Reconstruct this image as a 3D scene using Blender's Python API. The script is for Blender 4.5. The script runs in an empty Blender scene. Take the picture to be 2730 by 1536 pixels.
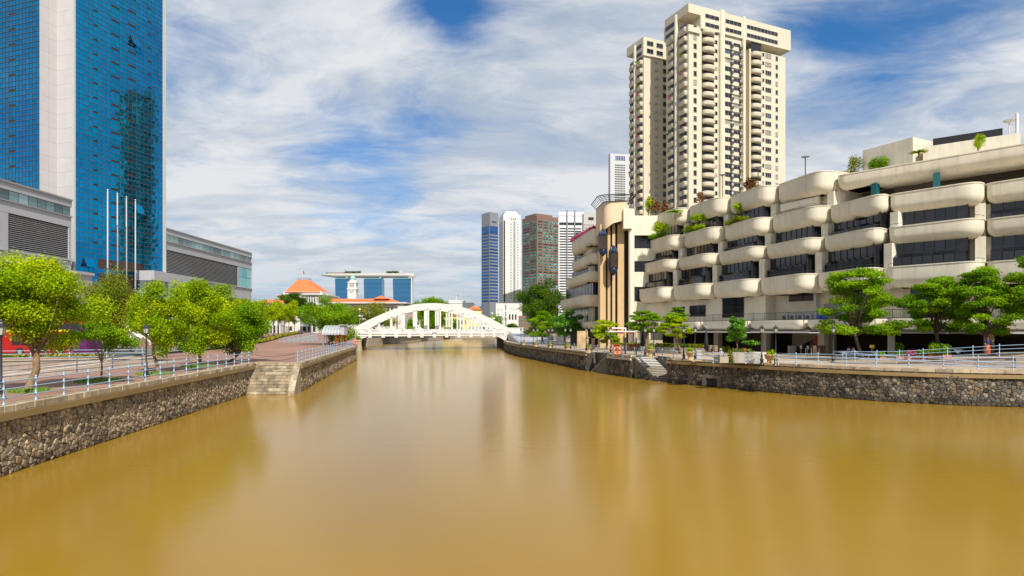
import bpy, math, random
import numpy as np
from mathutils import Vector, noise as mnoise
R = math.radians
random.seed(7)
C = bpy.context.scene.collection
SC = bpy.context.scene
# ------------------------------------------------------------------ camera
F, HZ, H = 1627.0, 880.0, 6.0          # focal length and horizon in photo pixels, eye height above the water
cd = bpy.data.cameras.new('camera'); cam = bpy.data.objects.new('camera', cd); C.objects.link(cam)
cam.location = (0, 0, H); cam.rotation_euler = (R(90), 0, 0)
cd.sensor_width = 36; cd.lens = 36 * F / 2730; cd.shift_y = (HZ - 768) / 2730
cd.clip_start = .2; cd.clip_end = 12000
SC.camera = cam
# ------------------------------------------------------------------ light
SUN_AZ = math.atan2(.32, -.947); SUN_EL = R(45)
sdir = Vector((math.sin(SUN_AZ) * math.cos(SUN_EL), math.cos(SUN_AZ) * math.cos(SUN_EL), math.sin(SUN_EL)))
sl = bpy.data.lights.new('sun', 'SUN'); sl.energy = 5.0; sl.angle = R(.6); sl.color = (1, .93, .80)
so = bpy.data.objects.new('sun', sl); C.objects.link(so)
so.rotation_euler = (-sdir).to_track_quat('-Z', 'Y').to_euler(); so.location = (60, -60, 120)
SC.view_settings.view_transform = 'Standard'; SC.view_settings.look = 'None'
SC.view_settings.exposure = 0.22; SC.view_settings.gamma = 1
W = bpy.data.worlds.new('World'); SC.world = W; W.use_nodes = True
def build_world():
    nt = W.node_tree; N = nt.nodes; L = nt.links; N.clear()
    out = N.new('ShaderNodeOutputWorld'); bg = N.new('ShaderNodeBackground'); bg.inputs[1].default_value = .1
    L.new(bg.outputs[0], out.inputs[0])
    sky = N.new('ShaderNodeTexSky'); sky.sky_type = 'NISHITA'; sky.sun_disc = False
    sky.sun_elevation = SUN_EL; sky.sun_rotation = SUN_AZ; sky.air_density = 1.0; sky.dust_density = .3; sky.ozone_density = 3.0
    tc = N.new('ShaderNodeTexCoord'); sep = N.new('ShaderNodeSeparateXYZ'); L.new(tc.outputs['Generated'], sep.inputs[0])
    def M(op, a, b=None, c=None, clamp=False):
        n = N.new('ShaderNodeMath'); n.operation = op; n.use_clamp = clamp
        for i, v in enumerate((a, b, c)):
            if v is None: continue
            if isinstance(v, (int, float)): n.inputs[i].default_value = v
            else: L.new(v, n.inputs[i])
        return n.outputs[0]
    z = M('MAXIMUM', sep.outputs[2], 0.0)
    zz = M('ADD', z, .16)
    px, py = M('DIVIDE', sep.outputs[0], zz), M('DIVIDE', sep.outputs[1], zz)
    cb = N.new('ShaderNodeCombineXYZ'); L.new(px, cb.inputs[0]); L.new(py, cb.inputs[1])
    mp = N.new('ShaderNodeMapping'); L.new(cb.outputs[0], mp.inputs[0])
    mp.inputs['Rotation'].default_value = (0, 0, R(-28)); mp.inputs['Scale'].default_value = (.75, 1.25, 1); mp.inputs['Location'].default_value = (3.1, 1.7, 0)
    def noise(sc, det, rough, dist=0, src=None):
        n = N.new('ShaderNodeTexNoise'); n.inputs['Scale'].default_value = sc; n.inputs['Detail'].default_value = det
        n.inputs['Roughness'].default_value = rough; n.inputs['Distortion'].default_value = dist
        L.new(src or mp.outputs[0], n.inputs['Vector']); return n.outputs[0]
    # wind-drawn cloud sheet: warped noise at three sizes
    wn = N.new('ShaderNodeTexNoise'); wn.inputs['Scale'].default_value = .9; wn.inputs['Detail'].default_value = 3; L.new(mp.outputs[0], wn.inputs['Vector'])
    def vm(op, a, b):
        n = N.new('ShaderNodeVectorMath'); n.operation = op
        for i, v in enumerate((a, b)):
            if isinstance(v, tuple): n.inputs[i].default_value = v
            elif v is not None: L.new(v, n.inputs[i])
        return n.outputs[0]
    wv = vm('SUBTRACT', wn.outputs['Color'], (.5, .5, .5)); ws = vm('MULTIPLY', wv, (.7, .7, .7)); wp = vm('ADD', mp.outputs[0], ws)
    n1 = noise(.95, 10, .62, .2, wp); n2 = noise(2.4, 8, .6, .3, wp); n3 = noise(.42, 3, .5, 0); n4 = noise(6.0, 8, .68, .5, wp)
    d = M('ADD', M('ADD', M('MULTIPLY', n1, .55), M('MULTIPLY', n2, .30)), M('ADD', M('MULTIPLY', n3, .18), M('MULTIPLY', n4, .14)))
    gd = vm('ADD', tc.outputs['Generated'], vm('MULTIPLY', wv, (.22, .22, .16)))
    gn = N.new('ShaderNodeTexNoise'); gn.inputs['Scale'].default_value = 9; gn.inputs['Detail'].default_value = 5; L.new(tc.outputs['Generated'], gn.inputs['Vector']); gd = vm('ADD', gd, vm('MULTIPLY', vm('SUBTRACT', gn.outputs['Color'], (.5, .5, .5)), (.10, .10, .07)))
    # clear gaps in the sheet: (photo direction, half width, strength)
    def dirpx(x, y):
        v = Vector(((x - 1365) / F, 1, (HZ - y) / F)); return v.normalized()
    for x, y, w, s in ((1165, 0, .065, .27), (1230, 60, .05, .15), (930, 385, .085, .16), (1060, 440, .08, .10), (1340, 40, .05, .14), (2290, 220, .12, .11), (2440, 90, .10, .09), (2180, 60, .06, .08), (1150, 285, .05, .12), (250, 150, .2, .09)):
        vd = N.new('ShaderNodeVectorMath'); vd.operation = 'DISTANCE'; L.new(gd, vd.inputs[0]); vd.inputs[1].default_value = dirpx(x, y)
        q = M('DIVIDE', vd.outputs['Value'], w)
        g = M('POWER', 2.718, M('MULTIPLY', M('MULTIPLY', q, q), -1.0))
        d = M('SUBTRACT', d, M('MULTIPLY', g, s))
    mr = N.new('ShaderNodeMapRange'); mr.interpolation_type = 'SMOOTHSTEP'; L.new(d, mr.inputs[0])
    mr.inputs[1].default_value = .32; mr.inputs[2].default_value = .60
    dens = mr.outputs[0]
    # cloud colour: bright ridges and blue-grey hollows
    nb = noise(1.5, 8, .6, .3, wp)
    cr = N.new('ShaderNodeMapRange'); cr.interpolation_type = 'SMOOTHSTEP'; L.new(M('ADD', M('MULTIPLY', nb, .5), M('ADD', M('MULTIPLY', n2, .3), M('MULTIPLY', n4, .2))), cr.inputs[0]); cr.inputs[1].default_value = .40; cr.inputs[2].default_value = .64
    lowf = N.new('ShaderNodeMapRange'); L.new(z, lowf.inputs[0]); lowf.inputs[1].default_value = .16; lowf.inputs[2].default_value = .48; lowf.inputs[3].default_value = .30; lowf.inputs[4].default_value = 0
    crf = M('ADD', cr.outputs[0], lowf.outputs[0], None, True)
    mixc = N.new('ShaderNodeMix'); mixc.data_type = 'RGBA'; L.new(crf, mixc.inputs[0])
    mixc.inputs[6].default_value = (3.7, 4.35, 5.3, 1); mixc.inputs[7].default_value = (6.7, 6.9, 7.15, 1)
    mixs = N.new('ShaderNodeMix'); mixs.data_type = 'RGBA'; L.new(dens, mixs.inputs[0])
    sk = N.new('ShaderNodeMix'); sk.data_type = 'RGBA'; sk.blend_type = 'MULTIPLY'; sk.inputs[0].default_value = 1; L.new(sky.outputs[0], sk.inputs[6]); sk.inputs[7].default_value = (.36, .80, 1.12, 1)
    L.new(sk.outputs[2], mixs.inputs[6]); L.new(mixc.outputs[2], mixs.inputs[7])
    # paler air toward the horizon
    hz = N.new('ShaderNodeMapRange'); L.new(z, hz.inputs[0]); hz.inputs[1].default_value = .0; hz.inputs[2].default_value = .15; hz.inputs[3].default_value = .6; hz.inputs[4].default_value = 0
    mixh = N.new('ShaderNodeMix'); mixh.data_type = 'RGBA'; L.new(hz.outputs[0], mixh.inputs[0]); L.new(mixs.outputs[2], mixh.inputs[6]); mixh.inputs[7].default_value = (3.4, 4.4, 5.2, 1)
    L.new(mixh.outputs[2], bg.inputs[0])
build_world()
# ------------------------------------------------------------------ helpers
def A(px, py, Y): return Vector(((px - 1365) / F * Y, Y, H - (py - HZ) / F * Y))
def G(px, py, z):
    Y = (H - z) * F / (py - HZ); return Vector(((px - 1365) / F * Y, Y, z))
def V3(p, z=None): return Vector((p[0], p[1], p[2] if z is None else z))
def tag(o, label=None, cat=None, group=None, kind=None):
    if label: o['label'] = label
    if cat: o['category'] = cat
    if group: o['group'] = group
    if kind: o['kind'] = kind
    return o
def thing(name, label, cat, loc=(0, 0, 0), group=None):
    o = bpy.data.objects.new(name, None); C.objects.link(o); o.location = loc; o.empty_display_size = .3
    return tag(o, label, cat, group)
def wloc(o):
    v = Vector((0, 0, 0))
    while o is not None: v += o.location; o = o.parent
    return v
class MB:
    def __init__(s): s.v = []; s.f = []; s.t = []; s.tint = None
    def _f(s, idx):
        s.f.append(idx); s.t.append(random.random() if s.tint is None else s.tint)
    def poly(s, pts):
        b = len(s.v); s.v += [tuple(p) for p in pts]; s._f(tuple(range(b, b + len(pts)))); return s
    def obox(s, o, ax, ay, az):
        o, ax, ay, az = Vector(o), Vector(ax), Vector(ay), Vector(az)
        if ax.cross(ay).dot(az) < 0: o = o + ax; ax = -ax
        b = len(s.v)
        for k in (0, 1):
            for q in (o, o + ax, o + ax + ay, o + ay): s.v.append(tuple(q + az * k))
        t = s.tint; s.tint = random.random() if t is None else t
        for f in ((3, 2, 1, 0), (4, 5, 6, 7), (0, 1, 5, 4), (1, 2, 6, 5), (2, 3, 7, 6), (3, 0, 4, 7)): s._f(tuple(b + i for i in f))
        s.tint = t; return s
    def box(s, c, size, rz=0):
        ca, sa = math.cos(rz), math.sin(rz); x, y, z = size
        ax, ay, az = Vector((ca * x, sa * x, 0)), Vector((-sa * y, ca * y, 0)), Vector((0, 0, z))
        return s.obox(Vector(c) - ax / 2 - ay / 2 - az / 2, ax, ay, az)
    def wall(s, p, q, z0, z1, th):
        """upright slab from p to q, thickness th to the left of p->q"""
        p, q = Vector((p[0], p[1], z0)), Vector((q[0], q[1], z0)); d = (q - p); n = Vector((-d.y, d.x, 0)).normalized() * th
        return s.obox(p, d, n, (0, 0, z1 - z0))
    def prism(s, poly, z0, z1):
        n = len(poly); b = len(s.v)
        ar = sum(poly[i][0] * poly[(i + 1) % n][1] - poly[(i + 1) % n][0] * poly[i][1] for i in range(n))
        if ar < 0: poly = poly[::-1]
        s.v += [(p[0], p[1], z0) for p in poly] + [(p[0], p[1], z1) for p in poly]
        s._f(tuple(range(b + n - 1, b - 1, -1))); s._f(tuple(range(b + n, b + 2 * n)))
        for i in range(n): j = (i + 1) % n; s._f((b + i, b + j, b + n + j, b + n + i))
        return s
    def tube(s, pts, rad, n=6, cap=True):
        pts = [Vector(p) for p in pts]
        if isinstance(rad, (int, float)): rad = [rad] * len(pts)
        b = len(s.v); m = len(pts); t = s.tint
        if t is None: s.tint = random.random()
        ref = None
        for i, p in enumerate(pts):
            d = (pts[min(i + 1, m - 1)] - pts[max(i - 1, 0)]).normalized()
            a = Vector((0, 0, 1)) if abs(d.z) < .9 else Vector((1, 0, 0))
            u = d.cross(a).normalized() if ref is None else (ref - d * ref.dot(d)).normalized()
            ref = u; w = d.cross(u)
            for k in range(n):
                an = 2 * math.pi * k / n; s.v.append(tuple(p + (u * math.cos(an) + w * math.sin(an)) * rad[i]))
        for i in range(m - 1):
            for k in range(n):
                k2 = (k + 1) % n; s._f((b + i * n + k, b + i * n + k2, b + (i + 1) * n + k2, b + (i + 1) * n + k))
        if cap:
            s._f(tuple(b + k for k in range(n - 1, -1, -1))); s._f(tuple(b + (m - 1) * n + k for k in range(n)))
        s.tint = t; return s
    def lathe(s, prof, c=(0, 0, 0), n=10, sx=1, sy=1, rot=0):
        b = len(s.v); c = Vector(c); m = len(prof)
        for r, z in prof:
            for k in range(n):
                an = 2 * math.pi * (k + .5) / n + rot; s.v.append((c.x + r * math.cos(an) * sx, c.y + r * math.sin(an) * sy, c.z + z))
        for i in range(m - 1):
            for k in range(n):
                k2 = (k + 1) % n; s._f((b + i * n + k, b + i * n + k2, b + (i + 1) * n + k2, b + (i + 1) * n + k))
        if prof[0][0] > 1e-4: s._f(tuple(b + k for k in range(n - 1, -1, -1)))
        if prof[-1][0] > 1e-4: s._f(tuple(b + (m - 1) * n + k for k in range(n)))
        return s
    def ball(s, c, r, n=8, m=6, sz=1):
        return s.lathe([(max(r * math.sin(math.pi * i / m), .0001), -r * sz * math.cos(math.pi * i / m)) for i in range(m + 1)], c, n)
    def sweep(s, path, prof, closed=False, capends=True):
        """path: plan polyline; prof: (inset to the LEFT of travel, z). one strip per profile step"""
        n = len(path); nor = []
        for i in range(n):
            p0 = Vector(path[i - 1][:2]) if (i > 0 or closed) else None; p1 = Vector(path[i][:2]); p2 = Vector(path[(i + 1) % n][:2]) if (i < n - 1 or closed) else None
            ds = []
            if p0 is not None and (p1 - p0).length > 1e-6: ds.append((p1 - p0).normalized())
            if p2 is not None and (p2 - p1).length > 1e-6: ds.append((p2 - p1).normalized())
            d = sum(ds, Vector((0, 0))); d = d.normalized(); nn = Vector((-d.y, d.x))
            if len(ds) == 2: nn = nn / max(.35, math.sqrt(max(1e-6, (1 + ds[0].dot(ds[1])) / 2)))
            nor.append(nn)
        b = len(s.v); m = len(prof)
        for i in range(n):
            for o, z in prof: s.v.append((path[i][0] + nor[i].x * o, path[i][1] + nor[i].y * o, z))
        for i in range(n if closed else n - 1):
            j = (i + 1) % n
            for k in range(m - 1): s._f((b + i * m + k, b + i * m + k + 1, b + j * m + k + 1, b + j * m + k))
        if capends and not closed:
            s._f(tuple(b + k for k in range(m))); s._f(tuple(b + (n - 1) * m + k for k in range(m - 1, -1, -1)))
        return s
    def mesh(s, name, off=None):
        me = bpy.data.meshes.new(name)
        v = s.v if off is None else [(a - off.x, b - off.y, c - off.z) for a, b, c in s.v]
        me.from_pydata(v, [], s.f)
        at = me.attributes.new('tint', 'FLOAT', 'FACE'); at.data.foreach_set('value', s.t)
        return me
    def build(s, name, mt, parent=None, smooth=False, angle=None):
        off = wloc(parent) if parent is not None else None
        me = s.mesh(name, off); me.materials.append(mt)
        if smooth:
            me.polygons.foreach_set('use_smooth', [True] * len(me.polygons))
            if angle: me.set_sharp_from_angle(angle=R(angle))
        o = bpy.data.objects.new(name, me); C.objects.link(o)
        if parent is not None: o.parent = parent
        me.update(); return o
def inst(name, me, parent, loc, rz=0, sc=None):
    """one more object on shared mesh data, placed in world coordinates"""
    o = bpy.data.objects.new(name, me); C.objects.link(o)
    o.parent = parent; o.location = Vector(loc) - (wloc(parent) if parent is not None else Vector((0, 0, 0)))
    o.rotation_euler = (0, 0, rz)
    if sc: o.scale = sc
    return o
def copy_tree(o, parent=None):
    c = o.copy(); C.objects.link(c); c.parent = parent
    for ch in o.children: copy_tree(ch, c)
    return c
def fillet(pts, rad, n=6):
    out = [Vector(pts[0][:2])]
    for i in range(1, len(pts) - 1):
        p0, p1, p2 = (Vector(pts[k][:2]) for k in (i - 1, i, i + 1)); r = rad[i] if isinstance(rad, (list, tuple)) else rad
        a, c = (p0 - p1), (p2 - p1); la, lc = a.length, c.length; a.normalize(); c.normalize()
        an = a.angle(c); tl = min(r / math.tan(an / 2), la * .48, lc * .48)
        q0, q2 = p1 + a * tl, p1 + c * tl
        for k in range(n + 1):
            t = k / n; out.append(q0 * (1 - t) ** 2 + p1 * 2 * t * (1 - t) + q2 * t * t)
    out.append(Vector(pts[-1][:2])); return out
def along(pts, step, start=0.0):
    """points every step metres along a polyline, with the heading"""
    out = []; d = start; acc = 0
    for i in range(len(pts) - 1):
        p, q = Vector(pts[i]), Vector(pts[i + 1]); l = (q - p).length
        while d <= acc + l + 1e-6:
            out.append((p.lerp(q, (d - acc) / l), (q - p).normalized())); d += step
        acc += l
    return out
# ------------------------------------------------------------------ materials
MT = {}
def mat(name, col, rough=.6, metal=0, var=.12, vs=.35, bump=0, bs=12, tint=0, spec=.5, streak=0, scol=None, emit=0, trans=0, ramp=None, coat=0, fine=0, hue=0):
    m = bpy.data.materials.new(name); m.use_nodes = True; MT[name] = m
    nt = m.node_tree; N = nt.nodes; L = nt.links; b = N['Principled BSDF']
    b.inputs['Roughness'].default_value = rough; b.inputs['Metallic'].default_value = metal; b.inputs['Specular IOR Level'].default_value = spec
    if coat: b.inputs['Coat Weight'].default_value = coat; b.inputs['Coat Roughness'].default_value = .1
    geo = N.new('ShaderNodeNewGeometry'); pos = geo.outputs['Position']
    def noise(scale, det=5, vec=None, rough_=.6):
        n = N.new('ShaderNodeTexNoise'); n.inputs['Scale'].default_value = scale; n.inputs['Detail'].default_value = det; n.inputs['Roughness'].default_value = rough_
        L.new(vec or pos, n.inputs['Vector']); return n.outputs[0]
    def mix(fac, a, c, bt='MIX'):
        n = N.new('ShaderNodeMix'); n.data_type = 'RGBA'; n.blend_type = bt
        for i, x in ((0, fac), (6, a), (7, c)):
            if isinstance(x, (int, float)): n.inputs[i].default_value = x
            elif isinstance(x, tuple): n.inputs[i].default_value = (*x[:3], 1)
            else: L.new(x, n.inputs[i])
        return n.outputs[2]
    def rng(x, a, c, lo, hi):
        n = N.new('ShaderNodeMapRange'); L.new(x, n.inputs[0])
        for i, q in enumerate((a, c, lo, hi)): n.inputs[i + 1].default_value = q
        return n.outputs[0]
    at = None
    if tint or ramp:
        an = N.new('ShaderNodeAttribute'); an.attribute_name = 'tint'; at = an.outputs['Fac']
    if ramp:
        cr = N.new('ShaderNodeValToRGB'); cr.color_ramp.interpolation = 'LINEAR'; el = cr.color_ramp.elements
        while len(el) < len(ramp): el.new(.5)
        for i, c in enumerate(ramp): el[i].position = i / (len(ramp) - 1); el[i].color = (*c, 1)
        L.new(at, cr.inputs[0]); c = cr.outputs[0]
    else: c = (*col, 1)
    def scale(c, f):
        g = N.new('ShaderNodeCombineXYZ')
        for i in range(3): L.new(f, g.inputs[i])
        return mix(1.0, c, g.outputs[0], 'MULTIPLY')
    if var: c = scale(c, rng(noise(vs), .3, .7, 1 - var, 1 + var))
    if fine: c = scale(c, rng(noise(bs * 1.7, 3), .3, .7, 1 - fine, 1 + fine))
    if tint and not ramp: c = scale(c, rng(at, 0, 1, 1 - tint, 1 + tint))
    if streak:
        mp = N.new('ShaderNodeMapping'); L.new(pos, mp.inputs[0]); mp.inputs['Scale'].default_value = (1, 1, .10)
        f = rng(noise(1.6, 6, mp.outputs[0], .65), .48, .78, 0, streak); c = mix(f, c, scol or (.12, .10, .08))
    if isinstance(c, tuple): b.inputs['Base Color'].default_value = c
    else: L.new(c, b.inputs['Base Color'])
    if bump:
        bn = N.new('ShaderNodeBump'); bn.inputs['Strength'].default_value = bump; bn.inputs['Distance'].default_value = .05
        L.new(noise(bs, 6), bn.inputs['Height']); L.new(bn.outputs[0], b.inputs['Normal'])
    if emit: b.inputs['Emission Color'].default_value = (*col, 1); b.inputs['Emission Strength'].default_value = emit
    if trans:
        tr = N.new('ShaderNodeBsdfTranslucent'); ms = N.new('ShaderNodeMixShader'); ms.inputs[0].default_value = trans
        if isinstance(c, tuple): tr.inputs[0].default_value = c
        else: L.new(c, tr.inputs[0])
        L.new(b.outputs[0], ms.inputs[1]); L.new(tr.outputs[0], ms.inputs[2]); L.new(ms.outputs[0], N['Material Output'].inputs[0])
    return m
cream = mat('cream_render', (.66, .61, .505), .75, var=.10, vs=.25, streak=.5, scol=(.38, .33, .25), bump=.06, bs=9)
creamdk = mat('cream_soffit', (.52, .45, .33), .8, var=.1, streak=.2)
aptm = mat('apartment_render', (.58, .53, .42), .8, var=.07, vs=.12, streak=.28, scol=(.44, .38, .27))
apttan = mat('tan_render', (.60, .48, .24), .8, var=.08, vs=.12)
gold = mat('gold_panel', (.54, .38, .19), .5, var=.08, streak=.15)
peach = mat('peach_render', (.66, .52, .36), .7, var=.08, streak=.25, scol=(.5, .33, .18))
dglass = mat('dark_glass', (.012, .013, .018), .08, var=.2, spec=.6, tint=.5)
bframe = mat('black_frame', (.015, .015, .017), .4, var=.1)
brglass = mat('brown_glass', (.05, .032, .022), .12, var=.2)
white = mat('white_paint', (.66, .65, .63), .55, var=.07, vs=.3, streak=.35, scol=(.42, .39, .34))
whitef = mat('white_cladding', (.50, .49, .50), .45, var=.04, tint=.03)
grey = mat('grey_cladding', (.27, .275, .29), .5, var=.06, streak=.12, scol=(.25, .25, .26))
lgrey = mat('pale_grey_cladding', (.40, .41, .44), .5, var=.05, tint=.05)
dgrey = mat('dark_grey', (.07, .07, .075), .6, var=.15)
steel = mat('steel', (.55, .56, .58), .3, .8, var=.05)
concrete = mat('concrete', (.36, .32, .26), .85, var=.15, vs=.6, bump=.2, bs=14, streak=.25, fine=.06)
dconc = mat('stained_concrete', (.14, .12, .095), .9, var=.3, vs=.5, bump=.3, bs=10, streak=.6, scol=(.04, .035, .03), fine=.1)
railblue = mat('pale_blue_paint', (.30, .42, .58), .45, var=.06, metal=.1)
raildark = mat('dark_blue_paint', (.10, .14, .20), .45, var=.06)
iron = mat('black_iron', (.025, .026, .03), .45, var=.1, metal=.2)
lglass = mat('lantern_glass', (.42, .45, .40), .15, var=.1)
bark = mat('bark', (.20, .135, .08), .9, var=.3, vs=2.5, bump=.5, bs=18)
barkd = mat('dark_bark', (.085, .06, .04), .9, var=.3, vs=2.5, bump=.5, bs=18)
trunkpale = mat('peeling_bark', (.22, .145, .08), .9, var=.4, vs=3.0, bump=.7, bs=14, streak=.5, scol=(.10, .06, .035))
leafY = mat('leaf_lime', (.17, .21, .012), .7, spec=.08, var=.25, vs=.6, trans=.42, ramp=[(.07, .15, .003), (.21, .36, .004), (.42, .54, .006), (.64, .64, .012)])
leafG = mat('leaf_green', (.06, .12, .01), .7, spec=.08, var=.25, vs=.5, trans=.45, ramp=[(.035, .11, .003), (.11, .26, .005), (.24, .42, .008), (.42, .55, .015)])
leafD = mat('leaf_dark', (.03, .06, .01), .7, spec=.08, var=.3, vs=.5, trans=.3, ramp=[(.02, .055, .006), (.05, .12, .007), (.10, .19, .010), (.18, .24, .02)])
leafM = mat('leaf_mixed', (.1, .13, .01), .7, spec=.08, var=.3, vs=.6, trans=.4, ramp=[(.05, .11, .008), (.14, .23, .012), (.28, .30, .015), (.42, .24, .02)])
leafB = mat('leaf_glossy', (.03, .08, .01), .45, spec=.25, var=.25, vs=.8, trans=.25, ramp=[(.02, .08, .006), (.06, .19, .01), (.11, .29, .015), (.24, .40, .03)])
grassm = mat('grass', (.10, .20, .02), .8, var=.3, vs=2, ramp=[(.06, .14, .01), (.12, .22, .02), (.2, .26, .04)])
hedgeY = mat('yellow_hedge', (.3, .28, .02), .7, var=.25, vs=1.2, trans=.3, ramp=[(.14, .16, .01), (.33, .30, .02), (.46, .37, .03)])
flowerP = mat('pink_flower', (.6, .06, .2), .6, trans=.3, ramp=[(.10, .16, .02), (.55, .05, .2), (.75, .12, .33)])
flowerO = mat('orange_flower', (.6, .2, .02), .6, trans=.3, ramp=[(.05, .14, .01), (.12, .2, .02), (.7, .22, .02)])
rust = mat('rust_foliage', (.4, .12, .03), .7, trans=.3, ramp=[(.10, .08, .02), (.24, .09, .03), (.32, .15, .04)])
terra = mat('terracotta_tile', (.66, .155, .045), .7, var=.12, vs=.4, bump=.3, bs=5)
terrap = mat('terracotta_pot', (.55, .16, .06), .75, var=.12, vs=2)
urnm = mat('sandstone_urn', (.46, .32, .15), .8, var=.2, vs=3, bump=.2)
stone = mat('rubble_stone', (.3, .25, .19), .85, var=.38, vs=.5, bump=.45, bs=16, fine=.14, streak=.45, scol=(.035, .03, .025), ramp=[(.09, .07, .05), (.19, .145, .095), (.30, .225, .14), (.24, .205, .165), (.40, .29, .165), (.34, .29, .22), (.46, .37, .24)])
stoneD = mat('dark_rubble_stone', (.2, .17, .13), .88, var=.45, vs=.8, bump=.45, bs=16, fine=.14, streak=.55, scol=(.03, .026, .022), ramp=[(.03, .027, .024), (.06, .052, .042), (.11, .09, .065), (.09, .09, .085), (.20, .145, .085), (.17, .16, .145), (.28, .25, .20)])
mortar = mat('mortar', (.045, .038, .03), .95, var=.3, vs=1.5, bump=.4)
coping = mat('granite_coping', (.42, .34, .24), .85, var=.25, vs=1.4, bump=.3, bs=14, tint=.22, streak=.5, scol=(.10, .075, .055), fine=.1)
stepst = mat('granite_step', (.36, .30, .21), .85, var=.55, vs=1.3, bump=.3, bs=12, tint=.25, streak=.8, scol=(.11, .085, .055), fine=.1)
duct = mat('brown_duct', (.27, .19, .085), .55, var=.06, tint=.08)
ductw = mat('pale_duct', (.50, .44, .34), .55, var=.06)
panelst = mat('pinkish_granite_panel', (.30, .24, .20), .7, var=.1, vs=1.5, tint=.10, fine=.08)
asphalt = mat('asphalt', (.16, .155, .15), .9, var=.15, vs=.5, bump=.2, bs=30)
paint = mat('road_paint', (.75, .74, .7), .7, var=.1)
redm = mat('red_paint', (.36, .008, .008), .4, var=.05)
orange = mat('orange_plastic', (.85, .14, .02), .4, var=.05)
darkteal = mat('dark_teal_paint', (.0, .085, .10), .5)
teal = mat('teal_plastic', (.0, .36, .36), .4, var=.05)
blackm = mat('black_rubber', (.012, .012, .013), .7, var=.1)
bluebar = mat('blue_plastic', (.01, .07, .5), .4)
cloth = mat('pale_cloth', (.55, .56, .72), .8)
skin = mat('skin', (.50, .30, .20), .6)
wood = mat('dark_wood', (.10, .05, .03), .6, var=.2)
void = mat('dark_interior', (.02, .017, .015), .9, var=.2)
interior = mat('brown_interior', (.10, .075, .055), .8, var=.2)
verdigris = mat('verdigris_copper', (.26, .52, .46), .6, var=.1)
def paving(name, c1, c2, mortarc, sc, w, h, var=.3):
    m = mat(name, c1, .85, var=0); nt = m.node_tree; N = nt.nodes; L = nt.links; b = N['Principled BSDF']
    geo = N.new('ShaderNodeNewGeometry'); br = N.new('ShaderNodeTexBrick'); br.inputs['Scale'].default_value = sc
    L.new(geo.outputs['Position'], br.inputs['Vector']); br.inputs['Color1'].default_value = (*c1, 1); br.inputs['Color2'].default_value = (*c2, 1); br.inputs['Mortar'].default_value = (*mortarc, 1)
    br.inputs['Mortar Size'].default_value = .012; br.inputs['Brick Width'].default_value = w; br.inputs['Row Height'].default_value = h
    n = N.new('ShaderNodeTexNoise'); n.inputs['Scale'].default_value = .22; n.inputs['Detail'].default_value = 7; n.inputs['Roughness'].default_value = .65; L.new(geo.outputs['Position'], n.inputs['Vector'])
    mr = N.new('ShaderNodeMapRange'); L.new(n.outputs[0], mr.inputs[0]); mr.inputs[1].default_value = .3; mr.inputs[2].default_value = .7; mr.inputs[3].default_value = 1 - var; mr.inputs[4].default_value = 1 + var
    mx = N.new('ShaderNodeMix'); mx.data_type = 'RGBA'; mx.blend_type = 'MULTIPLY'; mx.inputs[0].default_value = 1; L.new(br.outputs[0], mx.inputs[6])
    cx = N.new('ShaderNodeCombineXYZ'); [L.new(mr.outputs[0], cx.inputs[i]) for i in range(3)]; L.new(cx.outputs[0], mx.inputs[7])
    L.new(mx.outputs[2], b.inputs['Base Color'])
    bp = N.new('ShaderNodeBump'); bp.inputs['Strength'].default_value = .3; bp.inputs['Distance'].default_value = .01; L.new(br.outputs['Fac'], bp.inputs['Height']); bp.invert = True; L.new(bp.outputs[0], b.inputs['Normal'])
    return m
brickpave = paving('red_brick_paving', (.33, .185, .135), (.26, .14, .10), (.14, .09, .07), 1.0, .42, .21)
rightpave = paving('pale_stone_paving', (.42, .33, .24), (.34, .27, .20), (.18, .14, .11), 1.0, .6, .6, .22)
farground = mat('far_ground', (.17, .16, .12), .9, var=.3, vs=.02)
def water_mat():
    m = mat('muddy_water', (.34, .20, .045), .2, var=0, spec=.5); nt = m.node_tree; N = nt.nodes; L = nt.links; b = N['Principled BSDF']
    geo = N.new('ShaderNodeNewGeometry')
    n = N.new('ShaderNodeTexNoise'); n.inputs['Scale'].default_value = .05; n.inputs['Detail'].default_value = 7; n.inputs['Distortion'].default_value = 1.2; mp0 = N.new('ShaderNodeMapping'); mp0.inputs['Scale'].default_value = (1.6, .55, 1); mp0.inputs['Rotation'].default_value = (0, 0, .25); L.new(geo.outputs['Position'], mp0.inputs[0]); L.new(mp0.outputs[0], n.inputs['Vector'])
    mx = N.new('ShaderNodeMix'); mx.data_type = 'RGBA'; L.new(n.outputs[0], mx.inputs[0]); mx.inputs[6].default_value = (.235, .135, .010, 1); mx.inputs[7].default_value = (.31, .183, .020, 1)
    L.new(mx.outputs[2], b.inputs['Base Color']); b.inputs['IOR'].default_value = 1.33; b.inputs['Roughness'].default_value = .17
    bp = N.new('ShaderNodeBump'); bp.inputs['Strength'].default_value = .10; bp.inputs['Distance'].default_value = .06
    mp = N.new('ShaderNodeMapping'); mp.inputs['Scale'].default_value = (.5, 1.6, 1); L.new(geo.outputs['Position'], mp.inputs[0])
    n2 = N.new('ShaderNodeTexNoise'); n2.inputs['Scale'].default_value = 1.0; n2.inputs['Detail'].default_value = 3; L.new(mp.outputs[0], n2.inputs['Vector']); L.new(n2.outputs[0], bp.inputs['Height']); L.new(bp.outputs[0], b.inputs['Normal'])
    return m
waterm = water_mat()
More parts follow.
